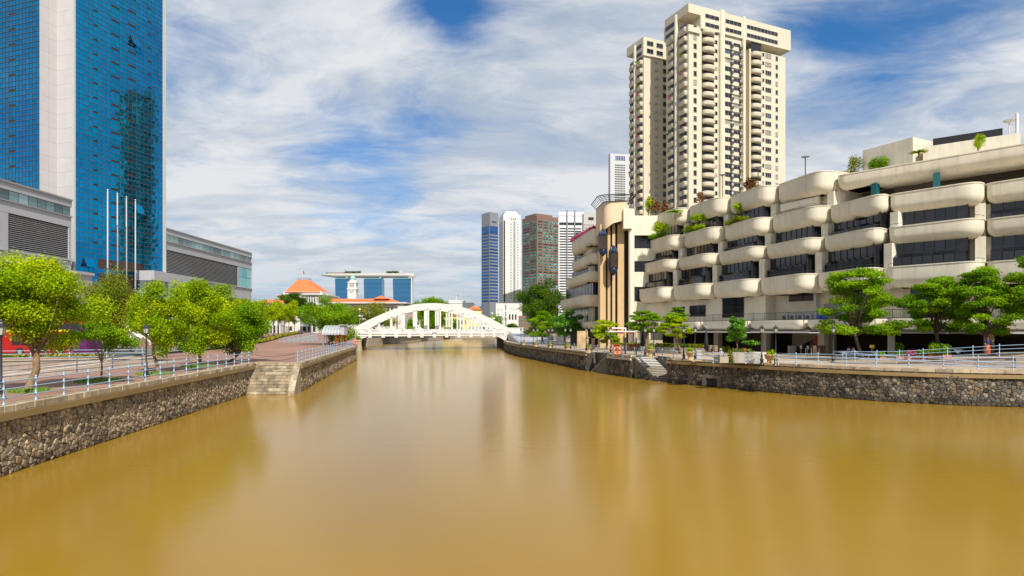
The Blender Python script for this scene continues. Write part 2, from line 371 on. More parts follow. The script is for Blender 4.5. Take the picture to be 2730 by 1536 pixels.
def glass(name, col, rough=.03, metal=.9, wob=.0, tint=.15):
    m = mat(name, col, rough, metal, var=.0, tint=tint)
    if wob:
        nt = m.node_tree; N = nt.nodes; L = nt.links; b = N['Principled BSDF']; geo = N.new('ShaderNodeNewGeometry')
        n = N.new('ShaderNodeTexNoise'); n.inputs['Scale'].default_value = .55; n.inputs['Detail'].default_value = 2; L.new(geo.outputs['Position'], n.inputs['Vector'])
        bp = N.new('ShaderNodeBump'); bp.inputs['Strength'].default_value = wob; bp.inputs['Distance'].default_value = .1; L.new(n.outputs[0], bp.inputs['Height']); L.new(bp.outputs[0], b.inputs['Normal'])
    return m
blueglass = glass('blue_mirror_glass', (.0, .25, .51), .03, .94, .10, .12)
tealglass = glass('teal_glass', (.22, .46, .46), .08, .6, .1, .25)
stripglass = glass('green_grey_glass', (.24, .33, .32), .08, .55, .1, .5)
farblue = glass('far_blue_glass', (.07, .24, .42), .15, .55, 0, .15)
farband = glass('blue_band_glass', (.03, .11, .30), .12, .5, 0, .3)
# ------------------------------------------------------------------ the setting: water and banks
DK = 2.75; CT = 2.86            # promenade level, top of the coping
def struct(name, mb, mt, smooth=False):
    o = mb.build(name, mt, None, smooth); o['kind'] = 'structure'; return o
m = MB(); m.poly([(-3500, -400, 0), (3500, -400, 0), (3500, 4000, 0), (-3500, 4000, 0)]); struct('river_water', m, waterm)
# bank lines (plan), seen from the water
LW1 = [(-19.45, 12.0), (-20.95, 25.0), (-24.95, 59.1)]                     # left wall up to the steps
LW2 = [(-20.55, 59.15), (-31.0, 121.0)]                                    # left wall beyond the steps
RW = [(75, 50), (50, 46.6), (39.7, 47.4), (35.2, 48.6), (31.0, 51.2), (27, 55.6), (21.9, 62.7), (17.7, 69.6)]   # right wall, near part
RW2 = [(11.0, 89.5), (7.9, 107), (4.7, 123.5), (1.6, 138), (-.8, 157), (-2.2, 178), (-2.4, 194)]                    # right wall beyond the landing
def zL(y): 
    t = min(1, max(0, (y - 138) / 72.)); return DK + 2.15 * t * t * (3 - 2 * t)
BANK = [(-24.7, 59.2), (-20.4, 59.2), (-25.4, 88), (-31, 121), (-38, 150), (-45.5, 178), (-50, 205), (-55.5, 235)]
m = MB(); m.tint = .5
# near strip between wall and the sunken ramp
m.poly([(-14.6, -30, DK), (-20.95, 25, DK), (-24.7, 57, DK), (-24.7, 59.2, DK), (-24.7, 64.2, DK), (-34, 64.2, DK), (-32, 38.6, DK), (-29.5, -30, DK)])
struct('promenade_left', m, brickpave)
m = MB(); m.tint = .5
rows = [64.2, 75, 88, 105, 121, 138, 150, 164, 178, 192, 205, 220, 235]
def bank_x(y):
    for (x0, y0), (x1, y1) in zip(BANK, BANK[1:]):
        if y0 <= y <= y1 and y1 > y0: return x0 + (x1 - x0) * (y - y0) / (y1 - y0)
    return BANK[-1][0]
m.poly([(-24.7, 59.2, DK), (-20.4, 59.2, DK), (bank_x(64.2), 64.2, DK), (-24.7, 64.2, DK)])
for y0, y1 in zip(rows, rows[1:]):
    for (a0, a1, b0, b1) in ((bank_x(y0), -45, bank_x(y1), -45 if y1 < 170 else bank_x(y1) - 6), (-45, -90, -45 if y1 < 170 else bank_x(y1) - 6, -90)):
        if y0 >= 170 and a1 == -45: a1 = bank_x(y0) - 6
        if y0 >= 170 and a0 == -45: a0 = bank_x(y0) - 6
        m.poly([(a0, y0, zL(y0)), (b0, y1, zL(y1)), (b1, y1, zL(y1)), (a1, y0, zL(y0))])
struct('plaza', m, brickpave)
# sunken ramp between the promenade and the upper pavement
m = MB(); m.tint = .5; m.poly([(-29.5, -30, .12), (-32, 38.6, .5), (-50, 57.5, .7), (-66, 49, .15), (-66, -30, .12)]); m.poly([(-32, 38.6, .5), (-34, 64.2, DK), (-37.2, 64.2, DK), (-50, 57.5, .7)])
m.poly([(-29.5, -30, .12), (-29.5, -30, DK), (-32, 38.6, DK), (-32, 38.6, .5)]); m.poly([(-32, 38.6, .5), (-32, 38.6, DK), (-34, 64.2, DK)]); struct('ramp', m, concrete)
UP = 3.02
m = MB(); m.tint = .5
m.poly([(-37.2, 64.25, UP), (-50, 57.55, UP), (-66, 49.05, UP), (-500, 20, UP), (-500, 64.2, UP)])
m.poly([(-37.2, 64.25, UP), (-500, 64.2, UP), (-500, 67, UP), (-37.2, 67, UP)])
struct('pavement_left', m, brickpave)
m = MB(); m.tint = .5
def strip(mb, pts, zf):
    for (l0, r0), (l1, r1) in zip(pts, pts[1:]): mb.poly([(*r0, zf(r0[1])), (*r1, zf(r1[1])), (*l1, zf(l1[1])), (*l0, zf(l0[1]))])
ROAD = [((-300, 83), (-300, 67)), ((-90, 83), (-90, 67.5)), ((-62, 86), (-50, 68.5)), ((-57, 100), (-45.5, 76)), ((-60, 120), (-49, 100)), ((-69, 150), (-57, 130)), ((-76, 164), (-66.5, 150)), ((-84, 180), (-74, 166)), ((-98, 205), (-86, 195)), ((-118, 235), (-104, 232))]
strip(m, ROAD, lambda y: max(3.03, zL(y) + .03)); struct('road', m, asphalt)
m = MB(); m.tint = .5
for a, b in (((-120, 75), (-96, 75.2)), ((-88, 75.6), (-70, 76.6)), ((-55, 84), (-52, 92)), ((-53, 100), (-55, 110)), ((-57, 118), (-60, 128)), ((-63, 137), (-67, 146)), ((-70.5, 153), (-75, 162))):
    d = Vector((b[0] - a[0], b[1] - a[1])).normalized(); n = Vector((-d.y, d.x)) * .09
    m.poly([(a[0] + n.x, a[1] + n.y, max(3.04, zL(a[1]) + .045)), (a[0] - n.x, a[1] - n.y, max(3.04, zL(a[1]) + .045)), (b[0] - n.x, b[1] - n.y, max(3.04, zL(b[1]) + .045)), (b[0] + n.x, b[1] + n.y, max(3.04, zL(b[1]) + .045))])
struct('road_marking', m, paint)
m = MB(); m.tint = .5
m.poly([(-90, 64.2, 2.7), (-90, 235, 2.7), (-3500, 235, 2.7), (-3500, -400, 2.7), (-66, -400, 2.7), (-66, 20, 2.7)])
m.poly([(-90, 235, 2.7), (-55.5, 235, 4.6), (-54.5, 262, 3.0), (-53, 290, 2.7), (-42, 450, 2.7), (60, 600, 2.7), (600, 640, 2.7), (3500, 640, 2.7), (3500, 4000, 2.7), (-3500, 4000, 2.7), (-3500, 235, 2.7)])
struct('ground_left', m, farground)
m = MB(); m.tint = .5
rwall = [(75, 50), (50, 46.6), (39.7, 47.4), (35.2, 48.6), (31.0, 51.2), (27, 55.6), (21.9, 62.7), (18.3, 69.9), (19.6, 71.9), (17.75, 77.0), (16.2, 83.6), (14.9, 84.6), (12.5, 90), (7.9, 107), (4.7, 123.5), (1.6, 138), (-.8, 157), (-2.2, 178), (-2.4, 194)]
m.poly([(x, y, DK) for x, y in rwall] + [(-2.4, 200, DK), (40, 200, DK), (95, 150, DK), (130, 60, DK), (110, 20, DK), (80, 20, DK)])
struct('promenade_right', m, rightpave)
m = MB(); m.tint = .5
m.poly([(-2.4, 200, 2.7), (-9.6, 234, 2.7), (-5, 300, 2.7), (20, 420, 2.7), (100, 520, 2.7), (600, 560, 2.7), (3500, 560, 2.7), (3500, -400, 2.7), (80, -400, 2.7), (80, 20, 2.7), (110, 20, 2.7), (130, 60, 2.7), (95, 150, 2.7), (40, 200, 2.7)])
struct('ground_right', m, farground)
# ------------------------------------------------------------------ rubble walls
def clip(poly, p, q, wo=0.0):
    """keep the side of the bisector of p,q nearer to p (shifted by the difference of their weights)"""
    mx, my = (p[0] + q[0]) / 2, (p[1] + q[1]) / 2; nx, ny = q[0] - p[0], q[1] - p[1]; out = []
    for i in range(len(poly)):
        a, b = poly[i], poly[(i + 1) % len(poly)]; da = (a[0] - mx) * nx + (a[1] - my) * ny - wo; db = (b[0] - mx) * nx + (b[1] - my) * ny - wo
        if da <= 0: out.append(a)
        if da * db < 0: t = da / (da - db); out.append((a[0] + (b[0] - a[0]) * t, a[1] + (b[1] - a[1]) * t))
    return out
def stones(length, h0, h1, size, seed):
    rnd = random.Random(seed); nx = max(1, int(length / size)); nz = max(1, int((h1 - h0) / (size * .82)))
    sx, sz = length / nx, (h1 - h0) / nz; P = {}; Wt = {}
    for i in range(-2, nx + 2):
        for j in range(-2, nz + 2):
            Wt[i, j] = rnd.uniform(-.30, .30) * size * size; P[i, j] = ((i + .5 + (j % 2) * .4 + rnd.uniform(-.42, .42)) * sx, h0 + (j + .5 + rnd.uniform(-.42, .42)) * sz)
    out = []
    for i in range(nx):
        for j in range(nz):
            p = P[i, j]; poly = [(max(0, p[0] - 2 * sx), h0), (min(length, p[0] + 2 * sx), h0), (min(length, p[0] + 2 * sx), h1), (max(0, p[0] - 2 * sx), h1)]
            for di in (-2, -1, 0, 1, 2):
                for dj in (-2, -1, 0, 1, 2):
                    if di or dj: poly = clip(poly, p, P[i + di, j + dj], (Wt[i, j] - Wt[i + di, j + dj]) / 2) if (i + di, j + dj) in P and poly else poly
            if len(poly) >= 3: out.append((p, poly))
    return out
class Run:
    """a plan polyline read by distance along it"""
    def __init__(s, line, smooth=0):
        s.p = [Vector((q[0], q[1], 0)) for q in (fillet(line, smooth, 5) if smooth and len(line) > 2 else line)]
        s.a = [0.0]
        for u, v in zip(s.p, s.p[1:]): s.a.append(s.a[-1] + (v - u).length)
        s.len = s.a[-1]
    def at(s, d):
        i = 0; d = min(max(d, 0), s.len)
        while i < len(s.p) - 2 and s.a[i + 1] < d: i += 1
        e = (s.p[i + 1] - s.p[i]).normalized(); return s.p[i] + e * (d - s.a[i]), e
def rubble_wall(name, label, line, z0, z1, out_side, size, mt, nparts, seed, depth=1.0, smooth=0):
    """line: plan polyline; out_side: +1 water on the left of travel, -1 on the right"""
    root = thing(name, label, 'wall', (*line[0], z0)); rnd = random.Random(seed); run = Run(line, smooth)
    core = MB(); core.tint = .4
    for u, v in zip(run.p, run.p[1:]):
        d = (v - u); n = Vector((-d.y, d.x, 0)).normalized() * out_side; e = d.normalized() * .05
        core.obox(u - e - n * depth + Vector((0, 0, z0 - .8)), d + 2 * e, n * (depth - .02), (0, 0, z1 - z0 + .8))
    core.build('mortar_core', mortar, root)
    cells = [((run.at(c[0])[0]).length, c, poly) for c, poly in stones(run.len, z0, z1, size, seed)]
    cells.sort(key=lambda c: c[0]); bulk = MB()
    for k, (_, c, poly) in enumerate(cells):
        mb = MB() if k < nparts else bulk
        mb.tint = min(1, max(0, rnd.gauss(.5, .26))); dep = rnd.uniform(.03, .11); cx = sum(q[0] for q in poly) / len(poly); cz = sum(q[1] for q in poly) / len(poly)
        if cz < z0 + .45: mb.tint *= .35
        b = len(mb.v); m_ = len(poly); tl = (rnd.uniform(-.14, .14), rnd.uniform(-.14, .14)); ar = abs(sum(poly[i][0] * poly[(i + 1) % m_][1] - poly[(i + 1) % m_][0] * poly[i][1] for i in range(m_)))
        g = min(.2, .022 / max(.05, math.sqrt(ar)))
        for sh, dd in ((1 - g, -.03), (.95 - g, dep * .7), (.66 - g, dep)):
            for q in poly:
                a_, zc = cx + (q[0] - cx) * sh, cz + (q[1] - cz) * sh; e = dd + ((a_ - cx) * tl[0] + (zc - cz) * tl[1] if dd > 0 else 0)
                w, h_ = run.at(a_); w = w + Vector((-h_.y, h_.x, 0)) * out_side * e; mb.v.append((w.x, w.y, zc))
        sg = 1 if out_side < 0 else -1
        for r in range(2):
            for q in range(m_):
                q2 = (q + 1) % m_; f = (b + r * m_ + q, b + r * m_ + q2, b + (r + 1) * m_ + q2, b + (r + 1) * m_ + q); mb._f(f if sg > 0 else f[::-1])
        f = tuple(b + 2 * m_ + q for q in range(m_)); mb._f(f if sg > 0 else f[::-1])
        if k < nparts: mb.build('stone', mt, root)
    if bulk.f: o = bulk.build('stone_facing', mt, root); o['kind'] = 'stuff'
    return root
def coping_run(root, line, out_side, w=.55, l=1.0, zt=CT, th=.26, mt=coping, over=.14, ductmat=None, ductz=None, dlen=3.2, smooth=0):
    run = Run(line, smooth); k = max(1, round(run.len / l)); st = run.len / k
    def piece(a, b, o0, o1, z0, z1, nm, m_):
        p, e = run.at(a); q, e2 = run.at(b); n0, n1 = (Vector((-h.y, h.x, 0)) * out_side for h in (e, e2)); mb = MB(); t = random.random(); mb.tint = t
        bot = [p + n0 * o0, q + n1 * o0, q + n1 * o1, p + n0 * o1]; v0 = [x + Vector((0, 0, z0)) for x in bot]; v1 = [x + Vector((0, 0, z1)) for x in bot]
        fs = [v0[::-1], v1] + [[v0[i], v0[(i + 1) % 4], v1[(i + 1) % 4], v1[i]] for i in range(4)]
        for f in fs: mb.poly(f if out_side > 0 else f[::-1])
        mb.build(nm, m_, root)
    for j in range(k):
        piece(j * st + .012, (j + 1) * st - .012, -w, over + random.uniform(-.03, .03), zt - th, zt + random.uniform(-.012, .012), 'coping_stone', mt)
    if ductmat:
        k = max(1, round(run.len / dlen)); st = run.len / k
        for j in range(k):
            m_ = ductmat if not callable(ductmat) else ductmat(j * st); piece(j * st + .004, (j + 1) * st - .004, .02, .24, ductz, ductz + .30, 'cable_duct', m_)
wl = rubble_wall('river_wall', 'rubble stone river wall with pale stones along the left promenade', LW1, 0, 2.62, -1, .235, stone, 290, 11)
coping_run(wl, LW1, -1, l=.62, ductmat=duct, ductz=2.28)
wl2 = rubble_wall('river_wall', 'rubble stone river wall running from the wide granite steps to the bridge', LW2, 0, 2.62, -1, .32, stone, 200, 31)
coping_run(wl2, LW2, -1, l=.9, ductmat=duct, ductz=2.28)
# the corner: flank of the steps
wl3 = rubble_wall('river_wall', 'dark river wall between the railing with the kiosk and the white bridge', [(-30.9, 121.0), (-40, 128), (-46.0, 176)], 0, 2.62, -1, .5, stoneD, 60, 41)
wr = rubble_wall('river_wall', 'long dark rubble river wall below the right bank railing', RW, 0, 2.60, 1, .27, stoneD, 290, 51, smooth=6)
coping_run(wr, RW, 1, l=1.15, ductmat=lambda d: ductw if d < 33 else duct, ductz=2.20, smooth=6)
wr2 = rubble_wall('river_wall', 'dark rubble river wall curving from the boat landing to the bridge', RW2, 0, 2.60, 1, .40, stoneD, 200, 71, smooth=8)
coping_run(wr2, RW2, 1, l=1.3, ductmat=duct, ductz=2.20, smooth=8)
far = MB(); far.tint = .5; FB = [(-55.5, 234), (-54, 290), (-42, 450), (60, 600), (600, 640)]
for a, b in zip(FB, FB[1:]): far.wall(a, b, -.5, 2.95, 1.5)
tag(far.build('river_wall', concrete), 'pale concrete river wall seen under the white bridge', 'wall')
# drain outlet in the right wall
t = thing('drain_outlet', 'concrete framed square drain outlet in the right river wall', 'drain', (22.2, 62.3, .1))
dd = Vector((5.1, -7.1, 0)).normalized(); nn = Vector((-.812, -.583, 0)); p = Vector((20.4, 65.0, .1)) + nn * .02
mb = MB(); mb.obox(p, dd * .45, nn * .22, (0, 0, 1.15)); mb.obox(p + dd * 1.85, dd * .45, nn * .22, (0, 0, 1.15)); mb.obox(p + dd * .45 + Vector((0, 0, .82)), dd * 1.4, nn * .22, (0, 0, .33)); mb.build('frame', dconc, t)
mb = MB(); mb.obox(p + dd * .45, dd * 1.4, nn * .13, (0, 0, .82)); mb.build('opening', void, t)
# wide granite steps on the left
st = thing('granite_steps', 'wide weathered granite steps going down to the river on the left', 'steps', (-22.5, 57.5, 0))
core = MB(); core.tint = .3
NS = 10
for k in range(NS):
    z1 = CT - .285 * k; z0 = z1 - .285; yb = 59.0 - k * .27; xr = -20.45 + .0 * k; xl = -24.85 - .03 * k
    core.obox((xl - .004 * k, yb + .1, -.6 - .01 * k), (xr - .55 - .012 * k - xl, 0, 0), (0, 60.4 - yb + .01 * k, 0), (0, 0, z0 + .6 - .02))
    cuts = sorted([0, 1] + [random.uniform(.2, .8) + (.0) for _ in range(2)])
    n = 4; w = (xr - xl) / n; off = random.uniform(-.4, .4); xs = [xl] + [xl + w * i + off for i in range(1, n)] + [xr + random.uniform(-.05, .02)]
    for a, b in zip(xs, xs[1:]):
        mb = MB(); e = random.uniform(-.025, .03); mb.obox((a + .015, yb - .04 - e, z0 + .012), (b - a - .03, 0, 0), (0, .62, 0), (0, 0, z1 - z0 - .024 + random.uniform(-.012, .008))); mb.build('step_stone', stepst, st)
core.build('core', dconc, st)
a0, a1 = Vector((-19.95, 55.9, 0)), Vector((-20.5, 59.2, 0)); w_ = Vector((-.55, -.1, 0)); mb = MB(); mb.tint = .45
pr = [(a0, -.5), (a1, -.5), (a1, 2.85), (a0.lerp(a1, .55), 1.75), (a0, .42)]; f = [p + Vector((0, 0, z)) for p, z in pr]; g = [p + w_ for p in f]
mb.poly(f); mb.poly(g[::-1]); [mb.poly([f[i], g[i], g[(i + 1) % 5], f[(i + 1) % 5]]) for i in range(5)]; mb.build('cheek_wall', stepst, st)
# boat landing on the right with two flights
ld = thing('boat_landing', 'stone boat landing with stairs down both sides on the right bank', 'steps', (14, 80, 0))
pts = [(16.0, 72.5), (13.2, 80.2), (11.6, 86.0), (11.0, 89.6), (13.6, 90), (18.6, 73.2)]
mb = MB(); mb.tint = .5; ctr = [(14.95, 76.2), (13.0, 82.6), (16.2, 83.6), (17.6, 77.0)]
mb.prism(ctr, -.6, DK + .0); mb.build('core', dconc, ld)
tagst = rubble_wall('landing_wall', 'dark rubble wall of the boat landing between its two stairs', [(14.95, 76.2), (13.0, 82.6)], 0, 2.55, 1, .4, stoneD, 60, 91, depth=.6)
coping_run(tagst, [(14.95, 76.2), (13.0, 82.6)], 1, l=.9, ductmat=ductw, ductz=2.2, dlen=3)
def flight(name, p, d, wid, n, run, mt1, mt2, root):
    p = Vector((p[0], p[1], 0)); d = Vector((d[0], d[1], 0)).normalized(); s = Vector((-d.y, d.x, 0))
    for k in range(n):
        z1 = DK - (k + 1) * (DK - .05) / n
        mb = MB(); mb.obox(p + d * run * k + Vector((0, 0, -.6)), d * (run * 1.02), s * wid, (0, 0, z1 + .6 - .07)); mb.build('riser', dconc, root)
        mb = MB(); mb.obox(p + d * (run * k - .0) + s * (-.02) + Vector((0, 0, z1 - .066)), d * (run + .05), s * (wid + .04), (0, 0, .066)); mb.build('tread', mt1 if k < 6 else mt2, root)
mb = MB(); mb.tint = .5; mb.wall((12.4, 91.0), (15.2, 80.5), -.6, DK - .01, .5); mb.wall((11.75, 90.1), (13.2, 91.2), -.6, DK - .01, .4); mb.wall((17.9, 77.0), (19.9, 71.5), -.6, DK - .01, .4); mb.wall((19.9, 71.7), (18.0, 70.2), -.6, DK - .01, .3); mb.build('back_wall', dconc, ld)
flight('stairs', (17.7, 76.9), (.34, -.94), -2.6, 15, .36, white, concrete, ld)
flight('stairs', (12.95, 82.7), (-.27, .963), -1.9, 14, .42, concrete, concrete, ld)
tyre_me = MB()
for k in range(16):
    a0, a1 = 2 * math.pi * k / 16, 2 * math.pi * (k + 1) / 16
    for q in range(8):
        b0, b1 = 2 * math.pi * q / 8, 2 * math.pi * (q + 1) / 8
        P = lambda a, b: (math.cos(a) * (.34 + .13 * math.cos(b)), .13 * math.sin(b), math.sin(a) * (.34 + .13 * math.cos(b)))
        tyre_me.poly([P(a0, b0), P(a1, b0), P(a1, b1), P(a0, b1)])
tme = tyre_me.mesh('tyre'); tme.materials.append(blackm)
for i, (x, y, r, lb) in enumerate(((1697, 994, -.9, 'upper'), (1706, 998, -.9, 'middle'), (1725, 1004, -.9, 'lowest'), (1575, 977, -1.3, 'leftmost'), (1586, 980, -1.3, 'middle'), (1595, 976, -1.3, 'right-hand'))):
    p = G(x, y, .62); o = bpy.data.objects.new('tyre_fender', tme); C.objects.link(o); o.location = p; o.rotation_euler = (0, 0, r)
    tag(o, f'{lb} of three black tyre fenders by the {"near stairs" if i < 3 else "far stairs"} of the boat landing', 'tyre', 'tyre fenders on the boat landing')
# ------------------------------------------------------------------ railings
def post_mesh(h, mt, name):
    mb = MB(); s = h / 1.1
    mb.lathe([(.075, 0), (.075, .03), (.045, .05), (.04, .22), (.062, .25), (.062, .33), (.04, .36), (.036, .58), (.058, .61), (.058, .69), (.036, .72), (.033, .90), (.056, .93), (.056, 1.0), (.03, 1.02), (.052, 1.06), (.045, 1.10), (.001, 1.125)], (0, 0, 0), 8)
    me = mb.mesh(name); me.materials.append(mt); me.polygons.foreach_set('use_smooth', [True] * len(me.polygons)); return me
pm_blue = post_mesh(1.1, railblue, 'post'); pm_dark = post_mesh(1.1, raildark, 'post')
def railing(label, pts, spacing=2.0, start=0.0, dark=False, rails=(.29, .65, .965), r=.026, cat='railing', ext=True):
    pts = [Vector(p) for p in pts]; root = thing('railing', label, cat, pts[0]); mt = raildark if dark else railblue
    ps = along(pts, spacing, start)
    for p, d in ps: inst('post', pm_dark if dark else pm_blue, root, p, random.uniform(0, 3))
    for z in rails:
        run = ([pts[0]] if ext else []) + [p for p, d in ps] + ([pts[-1]] if ext else [])
        run = [q for i, q in enumerate(run) if i == 0 or (q - run[i - 1]).length > .05]
        mb = MB(); mb.tube([q + Vector((0, 0, z)) for q in run], r, 6); mb.build('rail', mt, root, True)
    return root
def offline(line, o, z): # offset a plan polyline to its left by o
    out = []
    for i, p in enumerate(line):
        a = Vector(line[max(0, i - 1)]); b = Vector(line[min(len(line) - 1, i + 1)]); d = (b - a).normalized(); out.append(Vector((p[0] - d.y * o, p[1] + d.x * o, z)))
    return out
railing('pale blue iron railing on the coping of the left promenade', offline(LW1, .22, CT), 2.05, 1.3)
railing('pale blue iron railing on the wall from the steps to the bridge', offline(LW2, .22, CT)[:1] + offline(LW2, .22, CT)[1:], 2.3)
railing('dark blue railing guarding the sunken ramp behind the left trees', [(-29.6, -10, DK), (-32.0, 38.6, DK), (-33.9, 64, DK)], 4.6, .5, True)
railing('pale blue railing on top of the beige block wall behind the ramp', [(-66, 49.2, UP), (-50, 57.7, UP), (-38.2, 64.0, UP)], 3.1)
def chain(name, label, a, b, z, sag):
    root = thing(name, label, 'chain', a)
    for zz in z:
        mb = MB(); mb.tube([Vector(a).lerp(Vector(b), i / 14) + Vector((0, 0, zz - sag * (1 - (2 * i / 14 - 1) ** 2))) for i in range(15)], .018, 5); mb.build('chain_run', iron, root)
chain('barrier_chain', 'two sagging dark chains across the top of the wide granite steps', (-24.6, 57.0, CT), (-20.4, 57.3, CT), (.95, .55), .28)
rr = offline(RW, -.25, CT)
railing('long pale blue railing on the coping at the right end of the right bank', [G(2068, 974, CT)] + [rr[5], rr[4], rr[3], rr[2], rr[1], rr[0]], 2.35)
railing('short two-post blue railing before the white concrete planter', [G(1988, 970, CT), G(2027, 972, CT)], 1.9)
railing('blue railing between two stone urns right of the boat landing', [G(1739, 955, CT), G(1819, 962.5, CT)], 2.3, cat='railing')
railing('blue railing beside the small seated sculpture', [G(1849, 965, CT), G(1914, 969, CT)], 2.5)
railing('short blue railing at the head of the landing stairs', [G(1692, 952, CT), G(1715, 954.5, CT)], 1.9)
railing('blue railing with the orange lifebuoy on the boat landing', [G(1634, 949, CT), G(1663, 952, CT)], 2.9)
for i, (a, b) in enumerate((((1575, 939), (1625, 944)), ((1531, 935), (1560, 938)), ((1480, 930.5), (1505, 933)), ((1436, 926), (1459, 928.6)), ((1400, 922), (1420, 924.5)))):
    railing(f'{["first", "second", "third", "fourth", "fifth"][i]} blue railing section from the boat landing toward the bridge', [G(*a, CT), G(*b, CT)], 2.6)
# ------------------------------------------------------------------ the white arch bridge
PL, PR = Vector((-46.2, 177.2, 0)), Vector((-1.2, 195.4, 0)); be = (PR - PL).normalized(); SPAN = (PR - PL).length; bb = Vector((-.21, .978, 0))
br = thing('arch_bridge', 'white concrete bridge with three arches and hangers across the river', 'bridge', (*((PL + PR) / 2)[:2], 0))
BW = 18.0; ZD = 5.15
mb = MB(); mb.tint = .5; mb.obox(PL - be * 1.0 + Vector((0, 0, 4.2)), be * (SPAN + 2), bb * BW, (0, 0, .95)); mb.build('deck', white, br)
mb = MB(); mb.obox(PL - be * 6.5 - bb * .25 + Vector((0, 0, 4.86)), be * (SPAN + 13), bb * .3, (0, 0, .36)); mb.build('cornice', white, br)
def arch_z(t): return 6.1 + 8.1 * (1 - (2 * t - 1) ** 2)
NH = 13
for r in range(3):
    o = bb * (r * 7.6 + .55); mb = MB(); n = 36; prev = None
    for k in range(n + 1):
        t = -.04 + 1.08 * k / n; zz = arch_z(t) if 0 < t < 1 else 6.1 + (max(t - 1, -t)) * 2
        fl = max(0, (abs(2 * t - 1) - .72)) ; zz += fl * 1.2
        dep = 1.65 + 1.2 * abs(2 * t - 1) ** 2
        p = PL + be * SPAN * t + o - bb * .55
        ring = [p + Vector((0, 0, zz)), p + bb * 1.1 + Vector((0, 0, zz)), p + bb * 1.1 + Vector((0, 0, max(5.1, zz - dep))), p + Vector((0, 0, max(5.1, zz - dep)))]
        b = len(mb.v); mb.v += [tuple(q) for q in ring]
        if prev is not None:
            for q in range(4): mb._f((prev + q, b + q, b + (q + 1) % 4, prev + (q + 1) % 4))
        else: mb._f((b, b + 1, b + 2, b + 3))
        prev = b
    mb._f((prev + 3, prev + 2, prev + 1, prev)); mb.build('arch_rib', white, br)
    for k in range(10):
        t = .155 + .69 * k / 9; zz = arch_z(t) - (1.45 + (2 * t - 1) ** 2)
        p = PL + be * SPAN * t + o
        if zz > 6.3:
            mb = MB(); mb.obox(p - be * .24 - bb * .3 + Vector((0, 0, 5.1)), be * .48, bb * .6, (0, 0, zz - 5.0)); mb.obox(p - be * .33 - bb * .40 + Vector((0, 0, zz - .3)), be * .66, bb * .8, (0, 0, .22)); mb.build('hanger', white, br)
for k in range(NH):      # parapet: piers, rails and balusters on the river face
    t = .02 + .96 * k / (NH - 1); p = PL + be * SPAN * t
    mb = MB(); mb.obox(p - be * .42 - bb * .14 + Vector((0, 0, 5.22)), be * .84, bb * .42, (0, 0, 1.04)); mb.build('parapet_pier', white, br)
    mb = MB(); mb.obox(p - be * .5 - bb * .22 + Vector((0, 0, 3.75)), be * 1.0, bb * .5, (0, 0, 1.1)); mb.build('cross_beam', white, br)
    if k < NH - 1:
        q = PL + be * SPAN * (.02 + .96 * (k + 1) / (NH - 1)); l = (q - p).length - .84
        mb = MB(); mb.obox(p + be * .42 + Vector((0, 0, 6.0)), be * l, bb * .26, (0, 0, .2)); mb.obox(p + be * .42 + Vector((0, 0, 5.22)), be * l, bb * .26, (0, 0, .16))
        nb = 12
        for j in range(nb): mb.obox(p + be * (.42 + l * (j + .3) / nb) + bb * .05 + Vector((0, 0, 5.38)), be * (l / nb * .5), bb * .14, (0, 0, .62))
        mb.build('balustrade', white, br)
        mb = MB(); mb.obox(p + be * .5 + bb * .10 + Vector((0, 0, 4.22)), be * (l - .2), bb * .1, (0, 0, .62)); mb.build('fascia_panel', concrete, br)
mb = MB(); mb.obox((PL + PR) / 2 - be * .75 - bb * .32 + Vector((0, 0, 4.90)), be * 1.5, bb * .1, (0, 0, .42)); mb.build('plaque', grey, br)
mb = MB(); mb.obox(PL + be * .5 + bb * (BW - .3) + Vector((0, 0, 5.15)), be * (SPAN - 1), bb * .3, (0, 0, 1.0)); mb.build('far_parapet', white, br)
for (p, s) in ((PL - be * 5.5, 1), (PR - be * .4, -1)):   # end blocks
    mb = MB(); mb.obox(p - bb * .3 + Vector((0, 0, -.5)), be * 5.9, bb * (BW + .6), (0, 0, 4.9)); mb.build('abutment', dconc, br)
    mb = MB(); mb.obox(p - bb * .45 + Vector((0, 0, 4.4)), be * 5.9, bb * 1.6, (0, 0, 2.1)); mb.obox(p - bb * .55 + Vector((0, 0, 6.5)), be * 5.9, bb * 1.8, (0, 0, .25)); mb.build('end_block', white, br)
mb = MB(); mb.obox(PR + be * 5.5 - bb * .45 + Vector((0, 0, 4.4)), be * 3.2, bb * 1.6, (0, 0, 1.2)); mb.build('end_block', white, br)
for s, p in ((1, PL), (-1, PR)):                           # curved haunches under the deck ends
    mb = MB(); n = 6; pts = [(0, 3.9)] + [(3.6 * math.sin(math.pi / 2 * k / n) * 1.0, 3.9 - 1.9 * (1 - math.sin(math.pi / 2 * k / n)) ** 1.6 * 1) for k in range(n + 1)] + [(3.6, 4.1), (0, 4.1)]
    f = [p + be * s * (a + .5) - bb * .18 + Vector((0, 0, z)) for a, z in pts]; g = [q + bb * 1.2 for q in f]
    mb.poly(f); mb.poly(g[::-1])
    for i in range(len(f)): j = (i + 1) % len(f); mb.poly([f[i], g[i], g[j], f[j]])
    mb.build('haunch', white, br)
